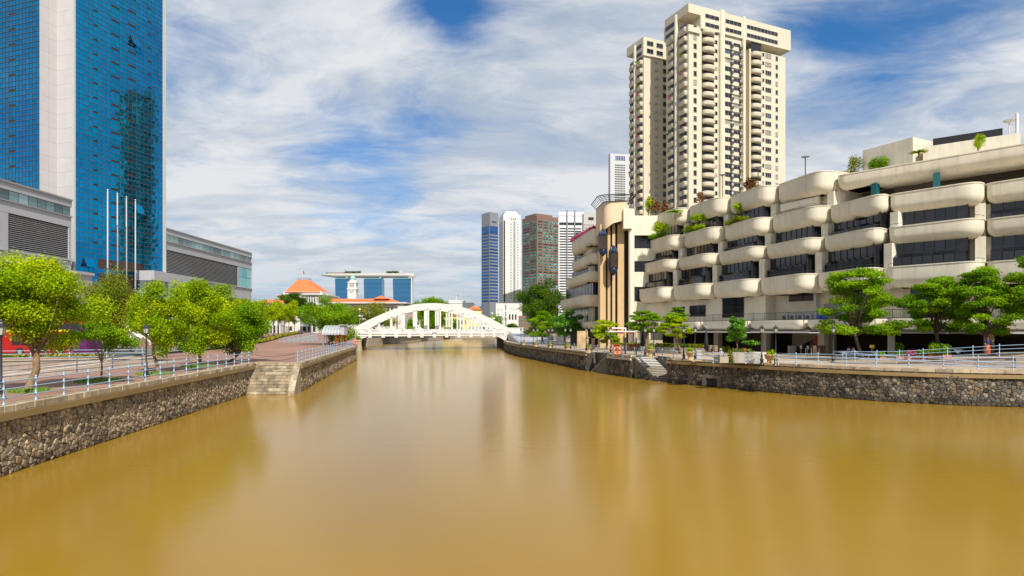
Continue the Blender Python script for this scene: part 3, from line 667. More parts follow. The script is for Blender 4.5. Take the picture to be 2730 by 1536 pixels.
# ramp and its railings down to the right bank, pavement slope
mb = MB(); mb.tint = .5
rp = [(-1.0, 194.0), (6.5, 194.0), (11.5, 146), (3.2, 141)]
mb.poly([(-1.2, 193.5, 5.0), (8, 193.5, 5.0), (10.5, 146, DK + .02), (2.2, 141, DK + .02)][::-1]); mb.poly([(-1.2, 193.5, 5), (2.2, 141, DK + .02), (2.2, 141, 2.0), (-1.2, 193.5, 2.0)]); mb.poly([(8, 193.5, 5), (8, 193.5, 2), (10.5, 146, 2), (10.5, 146, DK + .02)])
struct('approach_ramp', mb, lgrey)
railing('pale railing on the river side of the ramp up to the bridge', [(1.9, 141, DK), (-1.1, 192, 5.0)], 4.2)
railing('pale railing on the inner side of the ramp up to the bridge', [(10.3, 146, DK), (7.9, 192, 5.0)], 4.2)
# ------------------------------------------------------------------ lamps
def lantern_proto():
    t = bpy.data.objects.new('street_lamp', None); C.objects.link(t)
    mb = MB(); mb.lathe([(.20, 0), (.20, .10), (.15, .14), (.14, .42), (.17, .46), (.17, .55), (.10, .62), (.075, .80), (.095, .84), (.095, .92), (.055, .98), (.050, 2.3), (.040, 2.86), (.07, 2.90), (.07, 2.96), (.03, 3.0)], n=8); mb.build('post', iron, t, True, 50)
    mb = MB(); mb.lathe([(.10, 3.0), (.13, 3.03), (.205, 3.40)], n=6); mb.build('lantern_glass', lglass, t)
    mb = MB()
    for k in range(6):
        a = math.pi * 2 * (k + .5) / 6; mb.tube([(.125 * math.cos(a), .125 * math.sin(a), 3.02), (.212 * math.cos(a), .212 * math.sin(a), 3.41)], .013, 4)
    mb.lathe([(.06, 2.96), (.13, 2.99), (.13, 3.02), (.06, 3.02)], n=6); mb.build('lantern_frame', iron, t)
    mb = MB(); mb.lathe([(.0001, 3.40), (.27, 3.40), (.27, 3.43), (.12, 3.56), (.09, 3.62), (.04, 3.64), (.04, 3.70), (.001, 3.78)], n=6); mb.build('lantern_roof', iron, t)
    return t
LP = lantern_proto(); first = [True]
def lamp(p, label, group, sc=1):
    o = LP if first[0] else copy_tree(LP); first[0] = False
    o.location = p; o.rotation_euler = (0, 0, random.uniform(0, .5)); o.scale = (sc,) * 3; tag(o, label, 'street lamp', group)
lamp(G(3, 1064, DK), 'black lantern street lamp cut by the left edge, beside the thick tree', 'lantern lamps on the left bank')
lamp(G(390, 1004, DK), 'black lantern street lamp behind the blue railing between two left trees', 'lantern lamps on the left bank')
ordn = ['first', 'second', 'third', 'fourth', 'fifth', 'sixth', 'seventh', 'eighth', 'ninth', 'tenth', 'eleventh', 'twelfth', 'thirteenth', 'fourteenth', 'fifteenth', 'sixteenth']
rl = [(1389, 919), (1397, 919.5), (1422, 922), (1432, 923), (1462, 927), (1472, 928), (1507, 931.5), (1521, 932.5), (1563, 937), (1577, 938), (1628, 943.5), (1720, 951), (1743, 952.5), (1823, 959.5), (1853, 962), (2031, 973.5), (2068, 974), (2221, 968)]
for i, (x, y) in enumerate(rl):
    lb = f'{ordn[i]} black lantern lamp of the right bank row counting from the bridge' if i < 15 else ['black lantern lamp standing against the white concrete planter', 'black lantern lamp beside the flowering urn right of the concrete planter', 'black lantern lamp where the right ramp railing begins'][i - 15]
    lamp(G(x, y, DK), lb, 'lantern lamps on the right bank')
def globe_lamp(p, h, label):
    t = thing('globe_lamp', label, 'street lamp', p, 'globe lamps at the bridge ends'); p = Vector(p)
    mb = MB(); mb.lathe([(.25, 0), (.25, .3), (.12, .4), (.08, h * .6), (.11, h * .62), (.06, h)], p, 8); mb.build('post', grey, t, True, 40)
    for k in range(4):
        a = k * math.pi / 2 + .4; q = p + Vector((math.cos(a) * .75, math.sin(a) * .75, h * .72))
        mb = MB(); mb.tube([p + Vector((0, 0, h * .60)), (p + q) / 2 + Vector((0, 0, h * .28)), q], .05, 5); mb.build('arm', grey, t)
        mb = MB(); mb.ball(q + Vector((0, 0, .3)), .30); mb.build('globe', white, t, True)
    mb = MB(); mb.ball(p + Vector((0, 0, h + .3)), .34); mb.build('globe', white, t, True)
for (x, y, yt, Y, lb) in ((959, 869, 828, 192, 'taller grey globe lamp at the left end of the bridge'), (967, 868, 840, 200, 'shorter grey globe lamp at the left end of the bridge'), (1312, 864, 838, 205, 'leftmost globe lamp at the right end of the bridge'), (1330, 866, 827, 197, 'tallest globe lamp at the right end of the bridge'), (1348, 866, 833, 198, 'rightmost globe lamp at the right end of the bridge')):
    p = A(x, y, Y); globe_lamp((p.x, p.y, 5.0), A(x, yt, Y).z - 5.0, lb)
def cobra(p, h, arm, label):
    t = thing('road_lamp', label, 'street lamp', p, 'curved road lamps on the left bank'); p = Vector(p); arm = Vector((*arm, 0))
    mb = MB(); mb.tube([p, p + Vector((0, 0, h * .8)), p + arm * .15 + Vector((0, 0, h * .93)), p + arm * .5 + Vector((0, 0, h * .99)), p + arm * .9 + Vector((0, 0, h))], [.11, .08, .07, .06, .05], 6); mb.build('post', lgrey, t, True)
    mb = MB(); mb.lathe([(.001, -.10), (.3, -.06), (.36, .02), (.2, .10), (.001, .13)], p + arm + Vector((0, 0, h)), 8, 1.5, .6); mb.build('lamp_head', lgrey, t, True)
cobra((-50.5, 66.2, UP), 9.2, (3.0, -.5), 'curved road lamp rising above the trees in front of the blue tower')
cobra((-63, 129, 3), 9.5, (2.6, -.6), 'curved road lamp beside the right end of the grey podium')
cobra((-70.4, 152, 3.5), 9.0, (2.4, -.5), 'curved road lamp at the start of the young tree row')
cobra((-58, 176, 4.0), 10.5, (5.2, 0), 'curved road lamp left of the parliament forecourt trees')
# ------------------------------------------------------------------ trees
def leaves(clumps, n, size, seed, up=.35, shell=.55, droop=0):
    """clumps: (centre, (rx,ry,rz)); leaf-sized folded faces spread through each clump"""
    rg = np.random.default_rng(seed)
    c = np.array([k[0][:] for k in clumps], float); r = np.array([k[1] for k in clumps], float)
    w = (r[:, 0] * r[:, 1] * r[:, 2]) ** .72; w /= w.sum()
    k = rg.choice(len(clumps), n, p=w)
    d = rg.normal(size=(n, 3)); d /= np.linalg.norm(d, axis=1)[:, None]
    rad = (shell + (1 - shell) * rg.random(n)) * np.where(rg.random(n) < .22, rg.random(n), 1) * (1 + .12 * rg.normal(size=n))
    p = c[k] + d * r[k] * rad[:, None]
    nrm = d * .6 + rg.normal(size=(n, 3)) * .55 + np.array([0, 0, up]); nrm /= np.linalg.norm(nrm, axis=1)[:, None]
    a = np.cross(nrm, rg.normal(size=(n, 3))); a /= np.linalg.norm(a, axis=1)[:, None] + 1e-9; b = np.cross(nrm, a)
    s = size * (.6 + .8 * rg.random(n))[:, None]
    q0 = p - a * s * .6; q2 = p + a * s * .6 + nrm * 0 - np.array([0, 0, droop]) * s; q1 = p + b * s * .34 + nrm * s * .10; q3 = p - b * s * .34 + nrm * s * .10
    V = np.stack([q0, q1, q2, q3], 1).reshape(-1, 3)
    clt = rg.random(len(clumps)); hgt = (d[:, 2] * .5 + .5)
    t = np.clip(.18 + .40 * clt[k] + .42 * rg.random(n) - .10 + .06 * hgt, 0, 1)
    return V, t
def leaf_obj(name, V, t, mt, parent):
    n = len(V) // 4; off = np.array(wloc(parent)[:]) if parent is not None else 0
    me = bpy.data.meshes.new(name); me.vertices.add(4 * n); me.vertices.foreach_set('co', (V - off).astype(np.float32).ravel())
    me.loops.add(4 * n); me.loops.foreach_set('vertex_index', np.arange(4 * n, dtype=np.int32)); me.polygons.add(n); me.polygons.foreach_set('loop_start', np.arange(0, 4 * n, 4, dtype=np.int32)); me.polygons.foreach_set('loop_total', np.full(n, 4, np.int32))
    me.update(calc_edges=True); at = me.attributes.new('tint', 'FLOAT', 'FACE'); at.data.foreach_set('value', t.astype(np.float32)); me.materials.append(mt)
    o = bpy.data.objects.new(name, me); C.objects.link(o); o.parent = parent; return o
def tree(name, label, base, ctr, rad, n, size, mt, seed, bmat=bark, tr=.16, style='round', fork=.45, group=None, ncl=26, lean=(0, 0), stems=1, clr=.36, up=.35):
    """ctr: crown centre, rad: crown radii; style round | layered | airy"""
    rnd = random.Random(seed); base = Vector(base); ctr = Vector(ctr); root = thing(name, label, 'tree', base, group)
    cl = []; fz = base.z + (ctr.z - rad[2] - base.z) * 1.0 + rad[2] * fork
    for i in range(ncl):
        while True:
            d = Vector((rnd.uniform(-1, 1), rnd.uniform(-1, 1), rnd.uniform(-1, 1)))
            if .25 < d.length < 1: break
        if style == 'layered':
            lv = rnd.uniform(-.9, .92); w = math.sqrt(max(.10, 1 - (abs(lv - (-.35)) / 1.35) ** 2)); an = rnd.uniform(0, 6.28); q = rnd.random() ** .42 * w * .88
            d = Vector((math.cos(an) * q, math.sin(an) * q, lv - .10 * q)); cr = (clr * rnd.uniform(.7, 1.2),) * 2 + (clr * rnd.uniform(.34, .55),)
        elif style == 'airy':
            d = d.normalized() * rnd.uniform(.35, .98); cr = tuple(clr * rnd.uniform(.6, 1.1) for _ in range(3))
        else:
            d = d.normalized() * rnd.uniform(.3, .88); cr = tuple(clr * rnd.uniform(.75, 1.2) for _ in range(2)) + (clr * rnd.uniform(.65, 1.0),)
        c = ctr + Vector((d.x * rad[0], d.y * rad[1], d.z * rad[2])); cl.append((c, (cr[0] * rad[0], cr[1] * rad[1], cr[2] * rad[2])))
    # trunk and limbs
    mb = MB()
    for sidx in range(stems):
        b0 = base + Vector((rnd.uniform(-.25, .25), rnd.uniform(-.15, .15), 0)) * (0 if stems == 1 else 1.6)
        top = Vector((ctr.x + lean[0] * .5 + rnd.uniform(-.15, .15) * rad[0], ctr.y, fz)); mid = (b0 + top) / 2 + Vector((rnd.uniform(-1, 1), rnd.uniform(-1, 1), 0)) * tr * 1.1
        mb.tube([b0 - Vector((0, 0, .25)), b0 + Vector((0, 0, .05)), b0.lerp(mid, .4), mid, top], [tr * 1.75, tr * 1.35, tr * 1.02, tr * .9, tr * .72], 8)
        for c, r in cl[sidx::stems]:
            if rnd.random() < .72:
                s0 = mid.lerp(top, rnd.uniform(.35, 1.0)); k1 = s0.lerp(c, .45) + Vector((rnd.uniform(-.1, .1) * rad[0], rnd.uniform(-.1, .1) * rad[1], rnd.uniform(.0, .14) * rad[2]))
                mb.tube([s0, k1, c], [tr * rnd.uniform(.30, .45), tr * .2, tr * .06], 5)
    mb.build('trunk', bmat, root, True)
    V, t = leaves(cl, int(n * 2.9), size * .84, seed, up); leaf_obj('crown', V, t, mt, root)
    return root
def ptree(name, label, bx, by, box, n, size, mt, seed, z=DK, dy=None, **kw):
    """base pixel, crown box in pixels (x0,y0,x1,y1) at the base's own distance"""
    b = G(bx, by, z) if dy is None else A(bx, by, dy); Y = b.y; x0, y0, x1, y1 = box
    p, q = A(x0, y0, Y), A(x1, y1, Y); rx = (q.x - p.x) / 2; rz = (p.z - q.z) / 2
    return tree(name, label, b, ((p.x + q.x) / 2, Y, (p.z + q.z) / 2), (rx, rx * kw.pop('depth', .9), rz), n, size, mt, seed, **kw)
LT = 'leafy trees along the left promenade'
ptree('broad_tree', 'thick-trunked lime green tree at the far left of the promenade', 76, 1042, (-95, 642, 268, 945), 21000, .135, leafY, 1, bmat=trunkpale, tr=.19, fork=.10, ncl=46, clr=.30, group=LT, stems=1)
ptree('slender_tree', 'thin young tree in a round grass patch on the left promenade', 270, 1016, (190, 850, 345, 945), 3200, .12, leafG, 2, tr=.065, style='airy', ncl=14, clr=.4, fork=.0, group=LT)
ptree('street_tree', 'airy tree on the upper pavement between the bus and the blue tower', 285, 942, (205, 722, 372, 930), 8200, .21, leafM, 3, z=UP, tr=.16, style='airy', ncl=34, clr=.4, group=LT)
ptree('slender_tree', 'leaning airy tree behind the second lantern lamp', 424, 994, (335, 752, 508, 935), 8500, .15, leafY, 4, tr=.12, style='airy', ncl=36, clr=.38, group=LT, lean=(-.6, 0))
ptree('round_tree', 'dense round tree growing from a grass patch near the granite steps', 534, 975, (448, 732, 642, 945), 14000, .17, leafY, 5, tr=.16, ncl=40, clr=.32, group=LT, fork=.1)
ptree('round_tree', 'dark leaning two-stemmed tree next to the chain barrier', 612, 966, (562, 768, 716, 950), 10000, .18, leafG, 6, tr=.12, ncl=30, clr=.34, group=LT, stems=2, fork=.1)
ptree('kiosk_tree', 'wide green tree beside the grey roofed kiosk', 868, 919, (798, 785, 975, 912), 9000, .30, leafG, 7, tr=.22, ncl=38, clr=.30, fork=.1)
ptree('autumn_tree', 'yellowing tree left of the bridge arch', 1000, 880, (905, 800, 1062, 884), 5000, .42, leafM, 8, dy=205, tr=.25, ncl=30, clr=.32)
ptree('spreading_tree', 'dark spreading tree in front of the parliament block', 775, 880, (728, 782, 830, 862), 5500, .45, leafD, 9, dy=235, tr=.4, ncl=30, clr=.34, style='layered')
ptree('palm_like_tree', 'narrow dark tree beside the parliament windows', 829, 880, (812, 800, 848, 850), 1500, .45, leafD, 10, dy=228, tr=.2, ncl=12, clr=.5)
ptree('dome_tree', 'huge dome-shaped tree rising behind the bridge arch', 1156, 885, (1100, 778, 1214, 876), 7500, .62, leafG, 11, dy=330, tr=.7, ncl=44, clr=.28)
for i, (a, b, c, d, e, lb) in enumerate(((1060, 845, 1110, 890, 262, 'left-hand'), (1118, 838, 1165, 892, 270, 'middle'), (1190, 850, 1240, 893, 300, 'right-hand'))):
    ptree('round_tree', f'{lb} green tree seen through the hangers of the bridge', (a + c) / 2, 893, (a - 6, b, c + 6, d), 2600, .5, leafG, 20 + i, dy=e, tr=.25, ncl=20, clr=.38, group='trees seen through the bridge')
ptree('round_tree', 'green tree below the grey skyscraper at the right end of the bridge', 1310, 880, (1278, 833, 1352, 885), 3200, .5, leafG, 24, dy=300, tr=.3, ncl=22, clr=.36)
ptree('round_tree', 'small grey-green tree right of the bridge end block', 1366, 880, (1350, 858, 1384, 884), 1200, .45, leafD, 25, dy=260, tr=.2, ncl=12, clr=.45)
# young trees in a row along the hedge
for i in range(11):
    t = i / 10; x = 645 + 140 * t; Y = 140 + 62 * t ** 1.0; zb = zL(Y); xx = (x - 1365) / F * Y
    tree('young_tree', f'{ordn[i]} slim young tree of the hedge row counting from the podium end', (xx, Y, zb), (xx, Y, zb + 7.2), (2.2, 2.2, 3.3 + .4 * math.sin(i * 2.1)), 1500, .33, leafY, 100 + i, bmat=barkd, tr=.10, ncl=15, clr=.45, group='young trees in a row along the hedge', fork=.0)
# right bank
ptree('big_tree', 'big dark tree standing before the brown skyscraper', 1470, 905, (1375, 742, 1525, 870), 8200, .40, leafD, 12, dy=172, tr=.45, ncl=40, clr=.30, bmat=barkd)
ptree('feathery_tree', 'feathery tree below the big dark tree on the right bank', 1446, 912, (1398, 818, 1490, 898), 4200, .28, leafG, 13, dy=140, tr=.22, ncl=24, clr=.36, bmat=barkd, style='layered')
ptree('glossy_tree', 'dense round glossy-leaved tree beside the sandstone block', 1505, 916, (1468, 824, 1558, 900), 5200, .30, leafB, 14, dy=126, tr=.20, ncl=34, clr=.32, bmat=barkd)
RT = 'small flat-topped trees by the restaurant'
ptree('flat_tree', 'low light green tree behind the white pavilion frame', 1617, 930, (1580, 852, 1655, 918), 2600, .24, leafY, 15, dy=101, tr=.13, ncl=22, clr=.4, style='layered', group=RT)
ptree('flat_tree', 'flat-topped tree with a pale forked trunk behind two lanterns', 1727, 934, (1668, 828, 1772, 886), 4200, .21, leafG, 16, dy=92, tr=.20, ncl=30, clr=.36, style='layered', group=RT, stems=2)
ptree('flat_tree', 'flat-topped tree with two leaning trunks near the bicycle', 1808, 940, (1752, 838, 1846, 898), 4200, .20, leafY, 17, dy=84, tr=.15, ncl=28, clr=.36, style='layered', group=RT, stems=2)
ptree('flat_tree', 'small upright tree sprouting above the flat-topped trees', 1815, 900, (1780, 818, 1842, 850), 1100, .20, leafG, 18, dy=87, tr=.09, ncl=12, clr=.42, style='layered', group=RT)
ptree('frangipani_tree', 'small dark glossy tree behind the orange flower planter', 1964, 934, (1930, 846, 1998, 914), 3400, .23, leafB, 19, dy=74, tr=.10, ncl=30, clr=.30, fork=.0, bmat=barkd)
RB = 'layered green trees in front of the terraced building'
ptree('layered_tree', 'layered green tree left of the yellow sign on the right bank', 2296, 948, (2178, 712, 2398, 890), 11500, .20, leafG, 26, dy=64, tr=.17, ncl=62, clr=.27, style='layered', group=RB, bmat=barkd, fork=.15)
ptree('layered_tree', 'layered green tree between the tall windows and planter boxes', 2516, 950, (2405, 735, 2580, 880), 9000, .20, leafG, 27, dy=62, tr=.17, ncl=50, clr=.28, style='layered', group=RB, bmat=barkd, fork=.15)
ptree('layered_tree', 'layered green tree standing in front of the red sign', 2648, 950, (2522, 714, 2705, 888), 9500, .20, leafG, 28, dy=58, tr=.18, ncl=54, clr=.27, style='layered', group=RB, bmat=barkd, fork=.15)
ptree('layered_tree', 'layered green tree cut by the right edge of the picture', 2790, 950, (2672, 672, 2880, 850), 8500, .20, leafG, 29, dy=56, tr=.18, ncl=48, clr=.28, style='layered', group=RB, bmat=barkd, fork=.2)
# ------------------------------------------------------------------ terraced cream building on the right bank
P0 = Vector((23, 112, 0)); tn = Vector((.45, -.893, 0)); ni = Vector((.893, .45, 0))     # along the facade toward the viewer; inward
SB = 45.9; tnB = Vector((.80, -.60, 0)); niB = Vector((.60, .80, 0))                      # the facade bends toward the right end
def T(s): return tn if s < SB else tnB
def I(s): return ni if s < SB else niB
def Bs(s, i=0.0, z=0.0):
    if s < SB: return P0 + tn * s + ni * i + Vector((0, 0, z))
    return P0 + tn * SB + tnB * (s - SB) + niB * i + Vector((0, 0, z))
def BX(mb, s, i, z, w, d, h):
    """box along the facade, split where the facade bends"""
    if s < SB < s + w - .01: BX(mb, s, i, z, SB - s - .001, d, h); BX(mb, SB, i, z, w - (SB - s), d, h + .003); return
    mb.obox(Bs(s, i, z), T(s) * w, I(s) * d, (0, 0, h))
tb = thing('terraced_building', 'cream terraced building with bulging rounded balconies on the right bank', 'building', (45, 90, DK))
BAY = 9.1; NB = 7
ROWZ = [(10.9, 13.35), (16.0, 18.1), (19.8, 22.35), (24.2, 27.1)]
def tub_profile(zb, zt, depth=1.15):
    h = min(zt - zb, 1.5); pr = [(.30, zt - .12), (.26, zt), (-.06, zt), (-.06, zt - .12), (0, zt - .14), (0, zb + h * .75)]
    for k in range(1, 8):
        a = math.pi / 2 * k / 7; pr.append((depth * (1 - math.cos(a)), zb + h * .75 * (1 - math.sin(a))))
    pr.append((4.0, zb)); return pr
def bay_path(k, rb, d=2.3, r=2.0):
    s0, s1 = .4 + BAY * k, .4 + BAY * (k + 1) - .25
    return fillet([Bs(s0 + .25, rb + 4.2), Bs(s0 + .05, rb - .15), Bs(s1, rb - d), Bs(s1 + .35, rb + 4.2)], [0, .9, r, 0], 7)
def tub(path, zb, zt, name='balcony'):
    mb = MB(); mb.tint = .5; mb.sweep(path, tub_profile(zb, zt)); mb.poly([(p.x, p.y, zt - .13) for p in path]); return mb.build(name, cream, tb, True, 40)
def window_bay(k, rb, z0, z1, two_tier, n=7):
    a, b = Bs(.4 + BAY * k + .5, rb + 1.2), Bs(.4 + BAY * (k + 1) - 1.6, rb - .35); c = Bs(.4 + BAY * (k + 1) - 1.35, rb + 2.6)
    w = MB(); d = (b - a) / n; out = Vector((d.y, -d.x, 0)).normalized()
    zm = z0 + (z1 - z0) * .52
    for j in range(n + 1): 
        w.obox(a + d * j - d.normalized() * .035 + Vector((0, 0, z0)), d.normalized() * .07, out * .06, (0, 0, z1 - z0))
    w.obox(a + Vector((0, 0, z1 - .12)), b - a, out * .09, (0, 0, .12)); w.obox(a + Vector((0, 0, z0)), b - a, out * .09, (0, 0, .1))
    e = (c - b); eo = Vector((e.y, -e.x, 0)).normalized()
    for j in range(3): w.obox(b + e * (j / 2) - e.normalized() * .035 + Vector((0, 0, z0)), e.normalized() * .07, eo * .06, (0, 0, z1 - z0))
    win = w.build('window', bframe, tb)
    for j in range(n):
        q = a + d * j
        if two_tier:
            m = MB(); m.poly([q + Vector((0, 0, zm)), q + d + Vector((0, 0, zm)), q + d + Vector((0, 0, z1)), q + Vector((0, 0, z1))]); m.build('upper_pane', dglass, win)
            o1 = out * .62; m = MB(); m.poly([q + o1 + Vector((0, 0, zm - .42)), q + d + o1 + Vector((0, 0, zm - .42)), q + d + Vector((0, 0, zm)), q + Vector((0, 0, zm))]); m.build('sloping_pane', dglass, win)
            m = MB(); m.obox(q + out * .3 + d * .03 + Vector((0, 0, z0)), d * .94, out * .32, (0, 0, zm - z0 - .44)); m.build('lower_pane', dglass, win)
        else:
            m = MB(); m.poly([q + Vector((0, 0, z0)), q + d + Vector((0, 0, z0)), q + d + Vector((0, 0, z1)), q + Vector((0, 0, z1))]); m.build('pane', dglass, win)
    for j in range(2):
        q = b + e * (j / 2); m = MB(); m.poly([q + Vector((0, 0, z0)), q + e / 2 + Vector((0, 0, z0)), q + e / 2 + Vector((0, 0, z1)), q + Vector((0, 0, z1))]); m.build('end_pane', dglass, win)
    return win
def thin_rail(path, z, root, mt=bframe, h=.32, step=1.6):
    mb = MB(); mb.tube([(p.x, p.y, z + h) for p in path], .025, 5)
    for p, d in along([Vector((p.x, p.y, z)) for p in path], step): mb.tube([p, p + Vector((0, 0, h))], .018, 4)
    return mb.build('handrail', mt, root)
# core walls behind the balconies, stepping back with height
for r in range(4):
    rb = 1.2 * r; z0 = 10.9 if r == 0 else ROWZ[r][0] - 1.9 if False else [10.8, 13.3, 18.0, 22.2][r]; z1 = [16.2, 20.0, 24.4, 25.2][r]
    mb = MB(); mb.tint = .5; BX(mb, .2, rb + 2.0, z0, (BAY * (NB if r < 2 else 4) + .3), (24 - rb), z1 - z0)
    if r == 2: BX(mb, .5 + BAY * 4, rb + 2.0, z0, BAY * 3, 24 - rb, 22.0 - z0)
    mb.build('core_wall', cream, tb)
    for k in range(NB):
        s1 = .4 + BAY * (k + 1)
        mb = MB(); mb.tint = .5; BX(mb, s1 - .95, rb + .9, z0, .95, 1.2, min(z1, 24.8 if k < 4 else 22.2) - z0); mb.build('pier', cream, tb)
for r, (zb, zt) in enumerate(ROWZ):
    rb = 1.2 * r
    for k in range(NB):
        if r == 3 and k >= 4: continue
        zt_, zb_ = zt, zb
        if r == 2 and k >= 4: zt_ = 22.2
        path = bay_path(k, rb); tub(path, zb_, zt_)
        if r < 3 and not (r == 2 and k >= 4):
            nz = ROWZ[r + 1][0]; two = (r in (0, 2)) or k % 2 == 0
            if not (r == 2 and k == 3): window_bay(k, rb + .4, zt - .12, nz + .35, two and r < 2)
            thin_rail(path[3:-1], zt, tb)
# long top parapet with the open car deck under it
path = fillet([Bs(.4 + BAY * 4 + .3, 8), Bs(.4 + BAY * 4 + .1, 3.0), Bs(.4 + BAY * 7 + 1, 2.2), Bs(.4 + BAY * 7 + 1.5, 8)], [0, 1.2, 1, 0], 6)
mb = MB(); mb.tint = .5; mb.sweep(path, tub_profile(24.3, 26.3)); mb.poly([(p.x, p.y, 26.15) for p in path]); mb.build('roof_parapet', cream, tb, True, 40)
mb = MB(); BX(mb, .4 + BAY * 4, 9.0, 22.0, (BAY * 3 + 1), .3, 2.6); mb.build('car_deck_back', interior, tb)
for k in range(3):
    mb = MB(); BX(mb, .4 + BAY * (4 + k) + 4.2, 4.6, 22.0, .7, .7, 2.5); mb.build('column', darkteal, tb)
# slit of the third storey bay without a window
mb = MB(); BX(mb, .4 + BAY * 3 + 1.0, 3.0, 23.05, 6, .5, 1.0); mb.build('recess_panel', cream, tb)
# roof slab and roof blocks
mb = MB(); mb.tint = .5; BX(mb, .2, 6.2, 24.6, (BAY * 7 + 1), 24, .8); mb.build('roof', concrete, tb)
for (s, i, l, w, z1, mt) in ((37.0, 9, 6.6, 8, 30.4, cream), (48.9, 9, 9.4, 9, 28.9, cream), (49.9, 9.6, 6.8, 6, 29.9, bframe), (29, 9, 6, 6, 28.3, cream), (23.5, 12, 7, 5, 27.6, lgrey)):
    mb = MB(); BX(mb, s, i, 25.25, l, w, z1 - 25.25); mb.build('roof_block', mt, tb)
mb = MB()
for (s, i, h) in ((58.0, 9.6, 3.4), (58.8, 9.6, 2.6), (59.8, 9.8, 2.2)): mb.box(Bs(s, i, 28.0 + h / 2), (.22, .22, h))
mb.build('antenna', white, tb)
mb = MB(); mb.lathe([(.001, 0), (.45, .1), (.6, .28)], Bs(57.3, 9.6, 30.4), 10); mb.tube([Bs(57.3, 9.6, 28.9), Bs(57.3, 9.6, 30.5)], .06, 5); mb.build('dish_antenna', white, tb)
# wall below the first balconies, openings and the first floor ledge
mb = MB(); mb.tint = .5; BX(mb, .2, .9, 6.2, (BAY * 3 + .4), 22, 4.95); BX(mb, BAY * 3 + .6, 3.0, 6.2, (BAY * 4), 20, 4.95); mb.build('first_floor_wall', cream, tb)
def opening(s, w, z0, z1, i, mt=dglass, name='window', frame=bframe, nv=2, nh=1):
    f = MB(); o = Bs(s, i - .10, z0); tn_, ni_ = T(s), I(s); f.obox(o, tn_ * w, ni_ * .08, (0, 0, .08)); f.obox(o + Vector((0, 0, z1 - z0 - .08)), tn_ * w, ni_ * .08, (0, 0, .08))
    for j in range(nv + 1): f.obox(o + tn_ * (j * (w - .07) / nv), tn_ * .07, ni_ * .08, (0, 0, z1 - z0))
    for j in range(1, nh + 1): f.obox(o + Vector((0, 0, (z1 - z0) * j / (nh + 1))), tn_ * w, ni_ * .08, (0, 0, .06))
    fo = f.build(name, frame, tb)
    for j in range(nv): m = MB(); m.obox(Bs(s + j * w / nv + .04, i - .05, z0 + .05), tn_ * (w / nv - .08), ni_ * .04, (0, 0, z1 - z0 - .1)); m.build('pane', mt, fo)
    return fo
opening(19.8, 4.2, 7.9, 10.9, .9, nv=4, nh=1)
opening(9.8, 1.6, 7.3, 9.9, .9, name='door', nv=1, nh=0)
opening(12.6, 3.6, 8.2, 10.0, .9, nv=3, nh=0)
opening(30.2, 4.6, 10.0, 10.9, 3.0, mt=brglass, nv=2, nh=0)
opening(39.5, 3.6, 7.3, 10.9, 3.0, nv=3); opening(48, 4.5, 7.3, 10.9, 3.0, nv=3); opening(57, 5, 7.3, 10.9, 3.0, nv=3)
mb = MB(); BX(mb, 34.6, 2.2, 6.2, .4, .8, 4.9); mb.build('downpipe_fin', whitef, tb)
mb = MB(); BX(mb, 35.6, 2.95, 7.3, 2.6, .06, 2.2); mb.build('shutter', grey, tb)
for k in range(NB):                                                   # first floor ledge in rounded lengths
    s0, s1 = .4 + BAY * k + .05, .4 + BAY * (k + 1) - .05
    p = fillet([Bs(s0 + .3, .8), Bs(s0 + .05, -2.6), Bs(s1 - .05, -2.9), Bs(s1 - .3, .8)], [0, 1.0, 1.0, 0], 5)
    mb = MB(); mb.tint = .5; mb.sweep(p, [(.2, 7.3), (0, 7.3), (0, 6.95)] + [(1.0 * (1 - math.cos(math.pi / 2 * q / 5)), 6.05 + .9 * (1 - math.sin(math.pi / 2 * q / 5))) for q in range(1, 6)] + [(4, 6.05)]); mb.poly([(q.x, q.y, 7.29) for q in p]); mb.build('ledge', cream, tb, True, 40)
mb = MB(); mb.tint = .5; BX(mb, .5, -.5, 6.12, (BAY * 7), 3.6, 1.1); mb.build('ledge_slab', cream, tb)
rp = [Bs(.6 + BAY * k * .5, -2.35 if k % 2 == 0 else -2.5, 7.3) for k in range(2, 15)]
rail = MB()
for zz in (.05, 1.0): rail.tube([p + Vector((0, 0, zz)) for p in rp], .03, 4)
for p, d in along(rp, .19): rail.tube([p + Vector((0, 0, .05)), p + Vector((0, 0, 1.0))], .011, 3, False)
for p, d in along(rp, 1.9): rail.tube([p, p + Vector((0, 0, 1.08))], .03, 4)
rail.build('terrace_railing', bframe, tb)
# ground floor: columns, soffit, back wall
mb = MB(); BX(mb, .4, 8.0, DK, (BAY * 7), 14, 3.6); mb.build('ground_floor_wall', interior, tb)
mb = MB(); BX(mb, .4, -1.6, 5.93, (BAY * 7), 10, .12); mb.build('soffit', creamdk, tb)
for k in range(NB + 1):
    mb = MB(); BX(mb, .2 + BAY * k, .4, DK, .9, .9, 3.25); mb.build('column', cream, tb)
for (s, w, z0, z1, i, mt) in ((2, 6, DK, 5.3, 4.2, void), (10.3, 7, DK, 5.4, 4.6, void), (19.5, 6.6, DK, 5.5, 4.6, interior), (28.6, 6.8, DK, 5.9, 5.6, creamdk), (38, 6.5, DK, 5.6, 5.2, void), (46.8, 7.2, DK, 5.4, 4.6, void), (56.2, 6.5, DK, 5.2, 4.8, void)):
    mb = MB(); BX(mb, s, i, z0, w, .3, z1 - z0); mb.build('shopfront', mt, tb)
for (s, w) in ((13.5, 15.5), (30.0, 9.0), (46.5, 9), (56, 8)):
    mb = MB(); BX(mb, s, -4.4, 5.62, w, 3.4, .10); BX(mb, s, -4.46, 5.62, w, .06, .22); mb.build('awning', whitef, tb)
